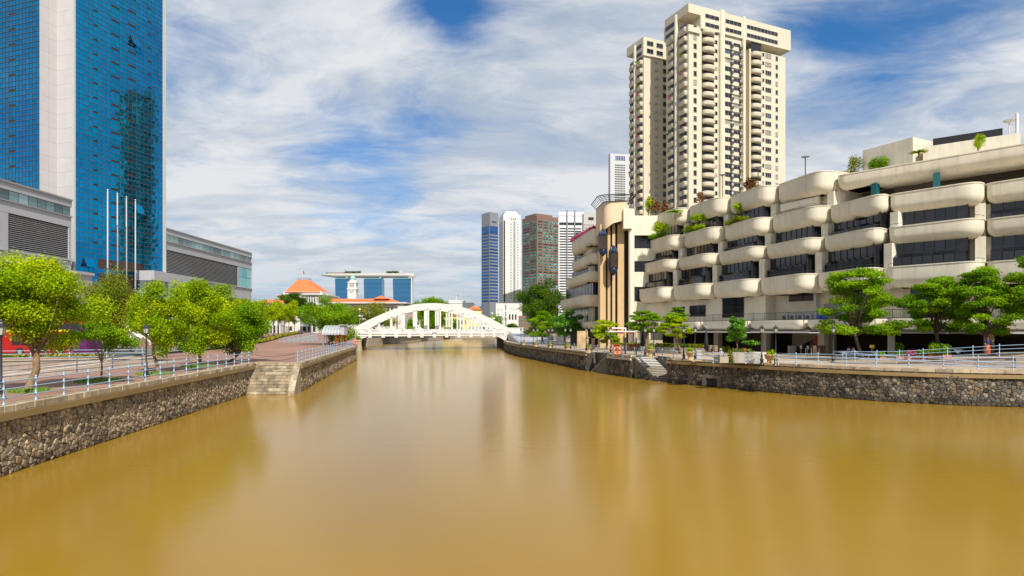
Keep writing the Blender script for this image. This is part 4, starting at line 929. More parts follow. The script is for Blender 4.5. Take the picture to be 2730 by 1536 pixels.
# the lift tower
lt = thing('lift_tower', 'peach and gold lift tower with two glass capsule lifts and a crown', 'tower', (19, 113, DK))
YS = 112.6
def strip_(x0, x1, z0, z1, mt, name, y=YS, dp=2.2):
    a, b = (x0 - 1365) / F * y, (x1 - 1365) / F * y; mb = MB(); mb.obox((a, y, z0), (b - a, 0, 0), (0, dp, 0), (0, 0, z1 - z0)); return mb.build(name, mt, lt)
for x0, x1, mt, nm, y in ((1600, 1615, gold, 'gold_strip', YS), (1615, 1620, blackm, 'dark_slot', YS + .35), (1620, 1627, gold, 'gold_strip', YS), (1627, 1632.5, blackm, 'dark_slot', YS + .35), (1632.5, 1640, gold, 'gold_strip', YS), (1640, 1646.5, blackm, 'dark_slot', YS + .35), (1646.5, 1664, gold, 'gold_strip', YS - .25), (1664, 1677, brglass, 'glass_strip', YS + .25)):
    strip_(x0, x1, DK, 25.5, mt, nm, y)
strip_(1604, 1690, DK, 27.5, peach, 'shaft_core', YS + 2.3, 5)
c0 = (1684 - 1365) / F * 110.6; mb = MB(); mb.tint = .5; mb.lathe([(.55, DK), (.55, 27.6), (.4, 28.0), (.001, 28.1)], (c0, 110.9, 0), 14); mb.build('round_column', cream, lt, True, 40)
# crown with an arched underside
cr = fillet([(16.3, 118.5), (16.75, 111.0), (21.0, 110.6), (21.4, 118.5)], [0, 1.8, .6, 0], 8)
nn_ = len(cr); mb = MB(); mb.tint = .5; zt = 29.3; acc = [0]
for i in range(1, nn_): acc.append(acc[-1] + (cr[i] - cr[i - 1]).length)
low = []
for i in range(nn_):
    u = acc[i] / acc[-1]; xx = cr[i].x
    low.append(24.2 + 1.9 * math.exp(-((u - .53) / .11) ** 2))
b = len(mb.v)
for i in range(nn_): mb.v += [(cr[i].x, cr[i].y, low[i]), (cr[i].x, cr[i].y, zt)]
for i in range(nn_ - 1): mb._f((b + 2 * i, b + 2 * i + 2, b + 2 * i + 3, b + 2 * i + 1))
mb.poly([(p.x, p.y, zt) for p in cr]); 
ctr_ = Vector((19, 114.5, 0))
for i in range(nn_ - 1):
    q0, q1 = cr[i].lerp(ctr_.to_2d(), .55), cr[i + 1].lerp(ctr_.to_2d(), .55); mb.poly([(cr[i + 1].x, cr[i + 1].y, low[i + 1]), (cr[i].x, cr[i].y, low[i]), (q0.x, q0.y, low[i] + .6), (q1.x, q1.y, low[i + 1] + .6)])
mb.build('crown', peach, lt, True, 40)
mb = MB(); mb.tint = .5; mb.obox((20.1, 110.0, 24.3), (1.6, 0, 0), (0, 3.5, 0), (0, 0, 3.6)); mb.build('crown_block', cream, lt)
rim = fillet([(15.4, 118.5), (15.6, 109.9), (22.4, 109.6), (22.6, 118.5)], [0, 2.4, .8, 0], 8); inn = fillet([(16.3, 118.5), (16.75, 111.0), (21.4, 110.6), (21.6, 118.5)], [0, 1.8, .6, 0], 8)
mb = MB()
for f_, z in ((0, 30.35), (.25, 30.15), (.5, 29.95), (.75, 29.7), (1, 29.4)):
    mb.tube([(*(rim[i].lerp(inn[i], f_)), z) for i in range(len(rim))], .05 if 0 < f_ < 1 else .10, 5)
for i in range(0, len(rim), 2): mb.tube([(*rim[i], 30.35), (*inn[i], 29.4)], .05, 4)
mb.build('crown_railing', bframe, lt)
capblue = mat('capsule_blue_glass', (.012, .035, .10), .15, var=.2)
def capsule(px, y0, y1, wpx, Y, lb):
    p, q = A(px, y0, Y), A(px, y1, Y); h = p.z - q.z; c = Vector((p.x, Y, q.z)); r = wpx / 2 / F * Y
    t = thing('capsule_lift', lb, 'lift', c, 'glass capsule lifts')
    prof = [(.03, 0), (r * .35, h * .05), (r * .75, h * .13), (r, h * .25), (r, h * .74), (r * .85, h * .84), (r * .5, h * .94), (.03, h)]
    mb = MB(); mb.lathe([(a * .95, z) for a, z in prof[:4]], c, 12); mb.build('lower_dome', capblue, t, True)
    mb = MB(); mb.lathe([(r * .95, h * .25), (r * .95, h * .74)], c, 12); mb.build('glass_body', brglass, t, True, 30)
    mb = MB(); mb.lathe([(a * .95, z) for a, z in prof[4:]], c, 12); mb.build('upper_dome', capblue, t, True)
    mb = MB()
    for k in range(8):
        an = 2 * math.pi * k / 8; mb.tube([c + Vector((a * math.cos(an), a * math.sin(an), z)) for a, z in prof], .035, 4)
    for z in (.25, .74): mb.tube([c + Vector((r * math.cos(a), r * math.sin(a), h * z)) for a in [2 * math.pi * k / 16 for k in range(17)]], .05, 4)
    mb.build('cage', bframe, t)
    mb = MB(); mb.obox(c + Vector((-.3, r * .8, h * .3)), (.6, 0, 0), (0, YS - Y - r * .8 + .3, 0), (0, 0, .5)); mb.build('bracket', bframe, t)
capsule(1607, 610, 684, 24, 110.9, 'upper dark glass capsule lift on the left of the lift tower')
capsule(1635, 654, 735, 25, 110.6, 'lower dark glass capsule lift near the middle of the lift tower')
# infill between tower and first bay
for z0, z1, mt, nm in ((DK + 3.5, 11.2, cream, 'infill_wall'), (13.9, 16.6, cream, 'infill_wall'), (18.6, 20.9, cream, 'infill_wall'), (23.3, 26.9, cream, 'infill_wall'), (11.2, 13.9, dglass, 'infill_window'), (16.6, 18.6, dglass, 'infill_window'), (20.9, 23.3, dglass, 'infill_window')):
    mb = MB(); mb.tint = .5; d = 0 if mt is cream else .45; mb.obox((22.0, 111.4 + d, z0), (9.5, 0, 0), (0, 4, 0), (0, 0, z1 - z0)); o = mb.build(nm, mt, tb)
    if mt is dglass:
        mb = MB()
        for k in range(7): mb.obox((22.3 + k * 1.3, 111.80, z0), (.07, 0, 0), (0, .05, 0), (0, 0, z1 - z0))
        mb.obox((22, 111.79, (z0 + z1) / 2 - .03), (9.5, 0, 0), (0, .05, 0), (0, 0, .06)); mb.build('mullion', bframe, o)
# wing left of the lift tower
wg = thing('terraced_wing', 'cream rounded terrace wing left of the lift tower with pink flowers', 'building', (15, 125, DK))
WB = [(22.6, 25.8, (13.2, 136.5), (15.9, 118.6)), (18.9, 21.0, (13.2, 136.5), (15.9, 118.6)), (15.4, 17.4, (12.2, 139.5), (15.1, 118.3)), (10.6, 12.85, (11.2, 143), (14.3, 118.1)), (6.2, 7.6, (11.9, 142), (15.0, 118.6))]
for i, (zb, zt, a, m_) in enumerate(WB):
    path = fillet([(a[0] + 8, a[1] + 2), a, m_, (18.4, 119.8), (19.2, 124)], [0, 1.2, 2.2, .6, 0], 7)
    mb = MB(); mb.tint = .5; mb.sweep(path, tub_profile(zb, zt, .9)); mb.poly([(p.x, p.y, zt - .13) for p in path]); mb.build('balcony', cream, wg, True, 40)
    if i: 
        zc = WB[i - 1][0] + .3; ip = [p for p in fillet([(a[0] + 8, a[1] + 4), (a[0] + 1.6, a[1] + 1), (m_[0] + 1.7, m_[1] + 1.6), (18.4, 121.2)], [0, .3, .3, 0], 2)]
        mb = MB(); mb.sweep(ip, [(0, zt - .1), (0, zc)], capends=False); wn = mb.build('glazing', dglass, wg)
        mb = MB()
        for p, d in along([Vector((p.x, p.y, zt)) for p in ip], 1.2): mb.box(p + Vector((0, 0, (zc - zt) / 2)), (.09, .09, zc - zt))
        mb.build('mullion', bframe, wn); thin_rail(path[2:-2], zt, wg)
mb = MB(); mb.tint = .5; mb.prism([(16, 121.5), (20, 121.5), (24, 150), (15.2, 142)], DK, 25.4); mb.build('core_wall', cream, wg)
mb = MB(); mb.prism([(15.4, 120.4), (19, 120.8), (20, 140), (13.4, 140)], DK, 6.3); mb.build('ground_floor', void, wg)
# ------------------------------------------------------------------ planting on the terraces
def bush(name, label, c, r, n, size, mt, seed, cat='plant', group=None, parts=True):
    root = thing(name, label, cat, (c[0], c[1], c[2] - r[2]), group); rnd = random.Random(seed)
    cl = [(Vector(c) + Vector((rnd.uniform(-.6, .6) * r[0], rnd.uniform(-.6, .6) * r[1], rnd.uniform(-.4, .5) * r[2])), (r[0] * .5, r[1] * .5, r[2] * .5)) for _ in range(9)]
    V, t = leaves(cl, n, size, seed, .5); leaf_obj('foliage', V, t, mt, root)
    mb = MB(); 
    for k in range(4): mb.tube([(c[0] + rnd.uniform(-.1, .1), c[1], c[2] - r[2]), cl[k][0]], [.04, .015], 4)
    mb.build('stem', barkd, root); return root
def palm(name, label, base, h, r, seed, mt=leafG):
    root = thing(name, label, 'palm', base); b = Vector(base); rnd = random.Random(seed)
    mb = MB(); mb.tube([b, b + Vector((.04, 0, h * .5)), b + Vector((.0, 0, h))], [.09, .07, .06], 6); mb.build('trunk', bark, root, True)
    mb = MB(); top = b + Vector((0, 0, h))
    for k in range(11):
        an = k * 2.4; up = rnd.uniform(.15, .8); prev = None
        dirv = Vector((math.cos(an), math.sin(an), 0)); side = Vector((-dirv.y, dirv.x, 0))
        for q in range(7):
            u = q / 6; c = top + dirv * r * u + Vector((0, 0, up * r * (u - 1.05 * u * u)))
            w = .16 * r * math.sin(math.pi * (u * .9 + .1)) + .01
            if prev: mb.poly([prev[0], c + side * w - Vector((0, 0, w * .5)), c, prev[1]]); mb.poly([prev[1], c, c - side * w - Vector((0, 0, w * .5)), prev[2]])
            prev = (c + side * w - Vector((0, 0, w * .5)), c, c - side * w - Vector((0, 0, w * .5)))
    mb.build('fronds', mt, root); return root
def pb(name, lb, x0, y0, x1, y1, Y, n, size, mt, seed, **k):
    p, q = A(x0, y0, Y), A(x1, y1, Y); c = (p + q) / 2; return bush(name, lb, c, ((q.x - p.x) / 2, (q.x - p.x) * .35, (p.z - q.z) / 2), n, size, mt, seed, **k)
pb('terrace_plant', 'feathery green plant spilling over the leftmost terrace balcony', 1738, 582, 1792, 622, 106.0, 1500, .22, leafY, 201)
palm('terrace_palm', 'small palm on the terrace near the lift tower', A(1799, 612, 104.5), 3.0, 1.7, 202)
pb('terrace_plant', 'yellow-green shrubs on the second terrace from the lift tower', 1838, 566, 1892, 594, 101.0, 1200, .2, leafY, 203)
palm('terrace_palm', 'tall palm on the terrace below the middle rounded balcony', A(2033, 556, 92.5), 3.0, 1.9, 204)
palm('terrace_palm', 'palm left of the yellow-green terrace shrubs', A(1909, 580, 99.0), 2.6, 1.7, 205)
pb('terrace_plant', 'long yellow-green hedge on the middle terrace', 1948, 534, 2012, 574, 94.5, 1700, .19, leafY, 206)
pb('roof_shrub', 'airy shrub left of the dense roof bush', 2256, 408, 2304, 478, 83.0, 1300, .16, leafM, 207)
pb('roof_shrub', 'dense rounded bush on the roof parapet', 2314, 406, 2369, 466, 80.0, 1900, .17, leafG, 208)
palm('roof_palm', 'spiky palm in front of the pale roof block', (A(2449, 412, 75.5).x, 75.5, 25.4), 2.6, 1.2, 209, leafM)
pb('roof_shrub', 'small bright bush on the right roof parapet', 2590, 352, 2626, 404, 71.0, 1000, .14, leafY, 210)
for i, (x0, y0, x1, y1, m_) in enumerate(((1714, 520, 1742, 575, leafY), (1734, 526, 1764, 575, rust), (1758, 532, 1788, 575, rust))):
    pb('roof_shrub', f'{["yellow-green", "rust coloured", "dark rust"][i]} roof grass above the lift tower infill', x0, y0, x1, y1, 112, 500, .28, m_, 211 + i)
pb('roof_shrub', 'red-leaved roof plant left of the rounded balcony stack', 1858, 506, 1884, 546, 108, 600, .25, rust, 215)
pb('roof_shrub', 'rust plumes on the roof beneath the tan recess of the tower', 1978, 470, 2018, 516, 106, 900, .28, rust, 216)
for k, (lb, m_) in enumerate((('overflowing green planting on the top balcony of the first terrace bay', leafG), ('yellow-green planting on the top balcony of the second terrace bay', leafY), ('dense mixed planting on the top balcony of the third terrace bay', leafM))):
    c = Bs(.4 + BAY * k + 3.2, 1.7, 22.9); root = thing('terrace_hedge', lb, 'hedge', (c.x, c.y, 22.3)); rnd = random.Random(230 + k)
    cl = [(Bs(.4 + BAY * k + 1.0 + q * .75, 2.0 - q * .13, 22.6 + rnd.uniform(0, .5)), (.6, .5, rnd.uniform(.35, .7))) for q in range(7)]
    V, t_ = leaves(cl, 1100, .2, 230 + k, .5); leaf_obj('foliage', V, t_, m_, root); mb = MB(); [mb.tube([(q[0].x, q[0].y, 22.2), q[0]], [.04, .02], 4) for q in cl]; mb.build('stem', barkd, root)
fl = thing('flower_row', 'pink flowers trailing along the top of the terrace wing', 'flowers', (14, 128, 25.8))
cl = [(Vector((13.4, 135.5, 26.0)).lerp(Vector((16.2, 119.5, 26.1)), k / 13), (.55, .7, .5)) for k in range(14)]
V, t_ = leaves(cl, 2200, .24, 220); leaf_obj('blossom', V, t_, flowerP, fl)
for i, (x, y0, y1, Y) in enumerate(((2147, 418, 460, 92), (1820, 497, 540, 112), (1927, 466, 505, 108), (2021, 446, 476, 104))):
    p = A(x, y0, Y); q = Vector((p.x, p.y, 25.3)); t = thing('roof_lamp', f'{ordn[i]} disc-topped roof lamp' + [' near the terraced roof middle', ' closest to the lift tower', ' before the rounded balcony stacks', ' before the tan recess'][i], 'lamp', q, 'roof lamps')
    mb = MB(); mb.tube([q, p], .07, 6); mb.build('post', iron, t); mb = MB(); mb.lathe([(.08, -.35), (.16, -.2), (.55, -.06), (.62, 0), (.3, .08), (.001, .12)], p, 12); mb.build('shade', grey, t, True)
# ------------------------------------------------------------------ apartment tower
a_ = Vector((.915, .403, 0)); b_ = Vector((-.403, .915, 0)); na = Vector((.403, -.915, 0)); nb_ = Vector((-.915, -.403, 0))
RA = math.atan2(.403, .915); RBb = math.atan2(-.915, .403)
AC = Vector((55, 190, 0)); ap = thing('apartment_tower', 'tall cream apartment tower with rounded balcony stacks behind the terraces', 'building', (72, 205, DK))
def Fa(l, z, o=0.0, c=AC): return c + a_ * l + na * o + Vector((0, 0, z))
def Fb(m_, z, o=0.0, c=AC): return c + b_ * m_ + nb_ * o + Vector((0, 0, z))
FLH = 2.83; ZT = 102.0; NF = 20
mb = MB(); mb.tint = .5; mb.obox(Fa(0, DK, 0), a_ * 22.2, b_ * 11, (0, 0, 98.5)); mb.obox(Fa(24.9, DK, 0), a_ * 16.1, b_ * 11, (0, 0, 95.5)); mb.build('wall', aptm, ap)
mb = MB(); mb.tint = .5; mb.obox(Fa(22.0, DK, -2.2), a_ * 3.2, b_ * 7, (0, 0, 95.5)); mb.build('recess_wall', apttan, ap)
C2 = Vector((44.7, 207, 0))
mb = MB(); mb.tint = .5; mb.obox(C2 + Vector((0, 0, DK)), a_ * 16, b_ * 8.2, (0, 0, 97)); mb.build('rear_wall', aptm, ap)
# crowns
mb = MB(); mb.tint = .5; mb.obox(Fa(4.2, 100.6, .6), a_ * 38.6, b_ * 11.6, (0, 0, 6.8)); mb.obox(Fa(-.6, 104.6, .6), a_ * 4.8, b_ * 11.6, (0, 0, 2.8)); mb.obox(Fa(-.6, 98.8, .6), a_ * 4.8, b_ * 11.2, (0, 0, 1.6)); mb.obox(Fb(5.0, 100.4, .6), b_ * 6.4, a_ * 4.8, (0, 0, 4.3)); mb.build('crown', aptm, ap)
mb = MB(); mb.tint = .5; mb.obox(C2 + na * .5 + nb_ * .5 + Vector((0, 0, 99)), a_ * 16, b_ * 5.0, (0, 0, 6.2)); mb.obox(C2 + b_ * 4.4 + nb_ * .6 + Vector((0, 0, 102.2)), a_ * 10, b_ * 4.8, (0, 0, 3.0)); mb.build('rear_crown', aptm, ap)
winm = {}
def win_mesh(w, h, nv=2):
    k = (w, h, nv)
    if k not in winm:
        mb = MB(); mb.obox((-w / 2, -.02, 0), (w, 0, 0), (0, .06, 0), (0, 0, h)); me = mb.mesh('pane'); me.materials.append(dglass)
        mf = MB(); mf.obox((-w / 2 - .06, -.10, -.10), (w + .12, 0, 0), (0, .12, 0), (0, 0, .10)); mf.obox((-w / 2 - .06, -.10, h), (w + .12, 0, 0), (0, .12, 0), (0, 0, .08))
        for j in range(nv + 1): mf.obox((-w / 2 - .04 + j * w / nv, -.07, 0), (.08, 0, 0), (0, .08, 0), (0, 0, h))
        m2 = mf.mesh('frame'); m2.materials.append(grey); winm[k] = (me, m2)
    return winm[k]
curt = mat('curtained_glass', (.30, .28, .23), .3, var=.3, vs=.8); bluew = mat('dim_blue_glass', (.05, .07, .10), .12, var=.3)
rw_ = random.Random(77)
def aw(p, w, h, rz, nv=2, name='window', frame=True):
    me, m2 = win_mesh(w, h, nv); q = rw_.random()
    if q < .34:
        kk = (w, h, nv, 'c' if q < .16 else 'b')
        if kk not in winm: m3 = me.copy(); m3.materials.clear(); m3.materials.append(curt if q < .16 else bluew); winm[kk] = m3
        me = winm[kk]
    o = inst(name, me, ap, p, rz)
    if frame: f = bpy.data.objects.new('frame', m2); C.objects.link(f); f.parent = o
    return o
# round balcony
rbm = MB(); n = 12; path = [Vector((-2.35, 1.2))] + [Vector((-2.35 * math.cos(math.pi * k / n), -1.75 * math.sin(math.pi * k / n) ** .75)) for k in range(n + 1)] + [Vector((2.35, 1.2))]
rbm.tint = .5; rbm.sweep(path, [(.12, 1.45), (0, 1.45), (0, .45), (.1, .2), (.3, .05), (.6, 0), (1.6, 0)]); rbm.poly([(p.x, p.y, 1.40) for p in path]); rbm.poly([(p.x * .9, p.y * .9 + .1, .0) for p in path][::-1]); rme = rbm.mesh('round_balcony'); rme.materials.append(aptm); rme.polygons.foreach_set('use_smooth', [True] * len(rme.polygons)); rme.set_sharp_from_angle(angle=R(40))
sbm = MB(); sbm.tint = .5; path = fillet([(-1.9, 1), (-1.9, -.55), (1.9, -1.25), (1.9, 1)], [0, .5, .6, 0], 4); sbm.sweep(path, [(.12, 1.4), (0, 1.4), (0, .3), (.25, 0), (1.2, 0)]); sbm.poly([(p.x, p.y, 1.35) for p in path]); sbme = sbm.mesh('balcony'); sbme.materials.append(aptm); sbme.polygons.foreach_set('use_smooth', [True] * len(sbme.polygons)); sbme.set_sharp_from_angle(angle=R(40))
acm = MB(); acm.obox((-.5, -.75, 0), (1.0, 0, 0), (0, .75, 0), (0, 0, .85)); acme = acm.mesh('air_conditioner'); acme.materials.append(dgrey)
acl = MB(); acl.obox((-.55, -.8, -.14), (1.1, 0, 0), (0, .8, 0), (0, 0, .14)); acl.obox((-.32, -.72, 0), (.64, 0, 0), (0, .72, 0), (0, 0, .62)); aclm = acl.mesh('air_conditioner'); aclm.materials.append(lgrey)
ldm = MB(); ldm.tint = .5; ldm.obox((-3.7, -.35, 0), (7.4, 0, 0), (0, .35, 0), (0, 0, 1.25)); ldme = ldm.mesh('ledge'); ldme.materials.append(aptm)
for (l, w) in ((5.15, 4.9), (25.6, 4.4)):
    mb = MB(); mb.obox(Fa(l, 40, .03), a_ * w, na * .05, (0, 0, ZT - 40.2)); mb.build('balcony_glazing', dglass, ap)
for k in range(NF + 2):
    z = ZT - FLH * (k + 1)
    inst('round_balcony', rme, ap, Fa(7.6, z, 0), RA)
    if k >= 1: inst('round_balcony', rme, ap, Fa(27.6, z - .6, 0), RA, (.88, .9, 1))
    aw(Fa(2.5, z + .5, .02), 1.15, 1.5, RA, 1)
    aw(Fa(11.0, z + .7, .02), .95, 1.25, RA, 1, 'window', False)
    if k >= 1:
        aw(Fa(15.9, z + 1.3, .02), 3.0, 1.35, RA, 2); aw(Fa(19.6, z + 1.1, .02), 2.8, 1.35, RA, 2); inst('ledge', ldme, ap, Fa(17.7, z - .05, 0), RA)
        inst('air_conditioner', acme, ap, Fa(16.9, z + .55, .34), RA); inst('air_conditioner', acme, ap, Fa(20.6, z + .35, .34), RA)
        aw(Fa(33.2, z + .2, .02), 2.5, 1.35, RA, 3); aw(Fa(37.0, z + .0, .02), .95, 1.4, RA, 1); aw(Fa(31.0, z + .4, .02), .8, 1.2, RA, 1, 'window', False)
    for m_ in (2.5, 8.4):
        aw(Fb(m_ + .1, z + 1.2, .02), 3.3, 1.65, RBb, 2, 'balcony_window', False); inst('balcony', sbme, ap, Fb(m_, z, .0), RBb)
    if k >= 1:
        for m_ in (2.1, 6.5): aw(Fb(m_, z + 1.2, .02, C2), 2.7, 1.6, RBb, 2, 'balcony_window', False); inst('balcony', sbme, ap, Fb(m_, z, 0, C2), RBb, (.85, 1, 1))
        inst('wall_air_conditioner', aclm, ap, Fa(5.0, z + 1.2, 0, C2), RA); aw(Fa(9.3, z + .9, .02, C2), 2.6, 1.55, RA, 2, 'rear_window')
for l, r in ((12.9, .95), (22.1, .6)):
    mb = MB(); mb.tint = .5; mb.lathe([(r, DK), (r, 107.3), (r * .7, 107.9), (.001, 108.0)], Fa(l, 0, .45), 12); mb.build('pilaster', aptm, ap, True, 40)
for (c, m_) in ((AC, 5.4), (C2, 4.3)):
    mb = MB(); mb.tint = .5; mb.lathe([(.7, DK), (.7, 106.0 if c is AC else 103.6), (.4, 106.6 if c is AC else 104.2)], Fb(m_, 0, .35, c), 10); mb.build('pilaster', aptm, ap, True, 40)
for l0, l1 in ((6.0, 11.6), (14.2, 20.9), (23.2, 36.8)):
    for z in (104.2, 101.5): 
        mb = MB(); nw = int((l1 - l0) / 1.5)
        f = MB(); f.obox(Fa(l0, z, .62), a_ * (l1 - l0), na * .05, (0, 0, .08)); 
        for j in range(nw + 1): f.obox(Fa(l0 + (l1 - l0 - .1) * j / nw, z, .62), a_ * .1, na * .06, (0, 0, 1.35))
        fo = f.build('crown_window', grey, ap)
        for j in range(nw): mb = MB(); mb.obox(Fa(l0 + (l1 - l0) * j / nw + .06, z + .05, .58), a_ * ((l1 - l0) / nw - .12), na * .06, (0, 0, 1.25)); mb.build('pane', dglass, fo)
for (m0, m1, zz, c) in ((6.2, 10.6, (104.0, 101.4), AC), (.6, 3.6, (102.6, 100.0), C2)):
    for z in zz: mb = MB(); mb.obox(Fb(m0, z - .6, .6 if c is AC else .5, c), b_ * (m1 - m0), nb_ * .06, (0, 0, 1.35)); mb.build('crown_window', dglass, ap)
for l in (2.2, 6.2):
    for z in (102.6, 100.0): aw(Fa(l, z, .53, C2), 2.6, 1.4, RA, 2, 'rear_window')
# flower boxes that stand out on a few balconies
rnd = random.Random(5); cl = []; cl2 = []
for k in range(NF):
    z = ZT - FLH * (k + 1) + 1.5
    for m_, c in ((2.5, AC), (8.4, AC), (2.1, C2), (6.5, C2)):
        if rnd.random() < .35: (cl if rnd.random() < .7 else cl2).append((Fb(m_ + rnd.uniform(-.8, .8), z, .9, c), (.6, .6, .38)))
for nm, lb, c_, m_ in (('balcony_plants', 'green plants growing on the tower balconies', cl, leafG), ('balcony_flowers', 'red flowers growing on the tower balconies', cl2, flowerP)):
    V, t_ = leaves(c_, 60 * len(c_), .3, 301); o = leaf_obj(nm, V, t_, m_, None); o['kind'] = 'stuff'; o['label'] = lb
# ------------------------------------------------------------------ blue glass office tower on the left
u_ = Vector((.2935, .956, 0)); v_ = Vector((-.956, .2935, 0)); nu = Vector((.956, -.2935, 0)); nv_ = Vector((-.2935, -.956, 0))
E_ = Vector((-80.0, 139.7, 0)); N_ = E_ - u_ * 20.6; Cc = N_ + v_ * 4.64; D_ = Cc - u_ * 3.39
ot = thing('glass_tower', 'tall blue mirror glass office tower with white corner on the left', 'building', (-90, 132, 3))
HT = 112.0; ZB = 13.7
mb = MB(); mb.tint = .5
mb.prism([N_ + v_ * .25 + u_ * .0, E_ + v_ * .25, E_ + v_ * 30, D_ + v_ * 24 + u_ * .3, D_ + u_ * .3, Cc + u_ * .3], 3, HT); mb.build('core', dgrey, ot)
def curtain(o, d, nrm, width, ncol, z0, z1, nrow, mt, nparts, bulkname, seed, dark=(), rows_dark=()):
    rnd = random.Random(seed); cw = width / ncol; rh = (z1 - z0) / nrow; bulk = MB(); dk = MB(); cnt = 0
    fr = MB()
    for j in range(nrow + 1): fr.obox(o + nrm * .02 + Vector((0, 0, z0 + j * rh - .045)), d * width, nrm * .05, (0, 0, .09))
    for i in range(ncol + 1): fr.obox(o + d * (i * cw - .02) + nrm * .015 + Vector((0, 0, z0)), d * .03, nrm * .035, (0, 0, z1 - z0))
    fr.build('mullion_grid', dgrey, ot)
    for j in range(nrow):
        for i in range(ncol):
            q = o + d * (i * cw + .02) + Vector((0, 0, z0 + j * rh + .045)); e = [rnd.uniform(-.003, .003) for _ in range(4)]
            if (i, j) in dark:
                mb = MB(); mb.obox(q + nrm * .004, d * (cw - .04), nrm * .03, (0, 0, .42 if j > 8 else rh - .09)); mb.build('dark_pane', blackm if j > 8 else brglass, ot)
            c = [q + nrm * e[0], q + d * (cw - .04) + nrm * e[1], q + d * (cw - .04) + Vector((0, 0, rh - .09)) + nrm * e[2], q + Vector((0, 0, rh - .09)) + nrm * e[3]]
            if d.cross(Vector((0, 0, 1))).dot(nrm) < 0: c = c[::-1]
            if cnt < nparts: mb = MB(); mb.poly(c); mb.build('pane', mt, ot); cnt += 1
            else: bulk.poly(c)
    if bulk.f: b = bulk.build(bulkname, mt, ot); b['kind'] = 'stuff'
nr = 100; dk = set()
for k in range(30):
    j = 10 + 3 * k
    for i in (4, 8, 9, 12, 13, 17): 
        if j < nr: dk.add((i, j + (0 if i < 12 else 1)))
for j in (2, 3, 5, 6): 
    for i in range(5, 16): dk.add((i, j))
curtain(N_, u_, nu, 20.6, 21, ZB, HT, nr, blueglass, 190, 'curtain_wall_panes', 3, dk)
dk2 = {(4 if k % 1 == 0 else 5, 1 + 3 * k) for k in range(22)}
curtain(D_ + v_ * 24, -v_, nv_, 24.0, 26, 26.0, HT, 86, blueglass, 80, 'side_curtain_wall_panes', 4, {(17, 3 * k) for k in range(28)} | {(18, 3 * k) for k in range(28)})
# white clad corner: panels on both faces
def panels(o, d, nrm, width, cols, z0, z1, rh, name):
    z = z0
    while z < z1:
        for i in range(cols):
            mb = MB(); q = o + d * (width * i / cols + .012) + Vector((0, 0, z + .012)); mb.obox(q, d * (width / cols - .024), nrm * .06, (0, 0, rh - .024)); mb.build(name, whitef, ot)
        z += rh
panels(Cc, -v_, nv_, 4.62, 2, 14, HT - 4, 2.9, 'corner_panel'); panels(D_, u_, nu, 3.36, 2, 14, HT - 4, 2.9, 'return_panel')
mb = MB(); mb.obox(E_ + u_ * .0 + nu * -.3 + Vector((0, 0, 10)), u_ * .75, nu * .55, (0, 0, HT - 10)); mb.build('edge_fin', whitef, ot)
mb = MB(); mb.obox(N_ - u_ * .35 - nu * .2 + Vector((0, 0, 10)), u_ * .38, nu * .5, (0, 0, HT - 10)); mb.build('edge_fin', whitef, ot)
# hinged windows standing open
for (i, j) in ((13, 55), (14, 18), (2, 1), (2, 5), (17, 3)):
    q = N_ + u_ * (i * 20 / 21) + Vector((0, 0, ZB + j * .983)); mb = MB(); mb.poly([q + Vector((0, 0, 1.9)) + nu * .05, q + u_ * 1.9 + Vector((0, 0, 1.9)) + nu * .05, q + u_ * 1.9 + nu * .9, q + nu * .9]); mb.build('open_window', blueglass, ot)
for i, (x, yt) in enumerate(((287, 508), (313, 518), (337, 527), (361, 535))):
    Y = 112 + 5.5 * i; p = A(x, yt, Y); t = thing('white_mast', f'{ordn[i]} tall white mast from the left before the blue glass tower', 'mast', (p.x, p.y, 3), 'white masts before the tower')
    mb = MB(); mb.tube([(p.x, p.y, 3), (p.x, p.y, p.z)], [.17, .11], 8); mb.build('pole', lgrey, t, True); mb = MB(); mb.lathe([(.32, 0), (.32, .5), (.2, .6)], (p.x, p.y, 3), 8); mb.build('base', grey, t); mb = MB(); mb.ball((p.x, p.y, p.z + .1), .18); mb.build('finial', steel, t, True)
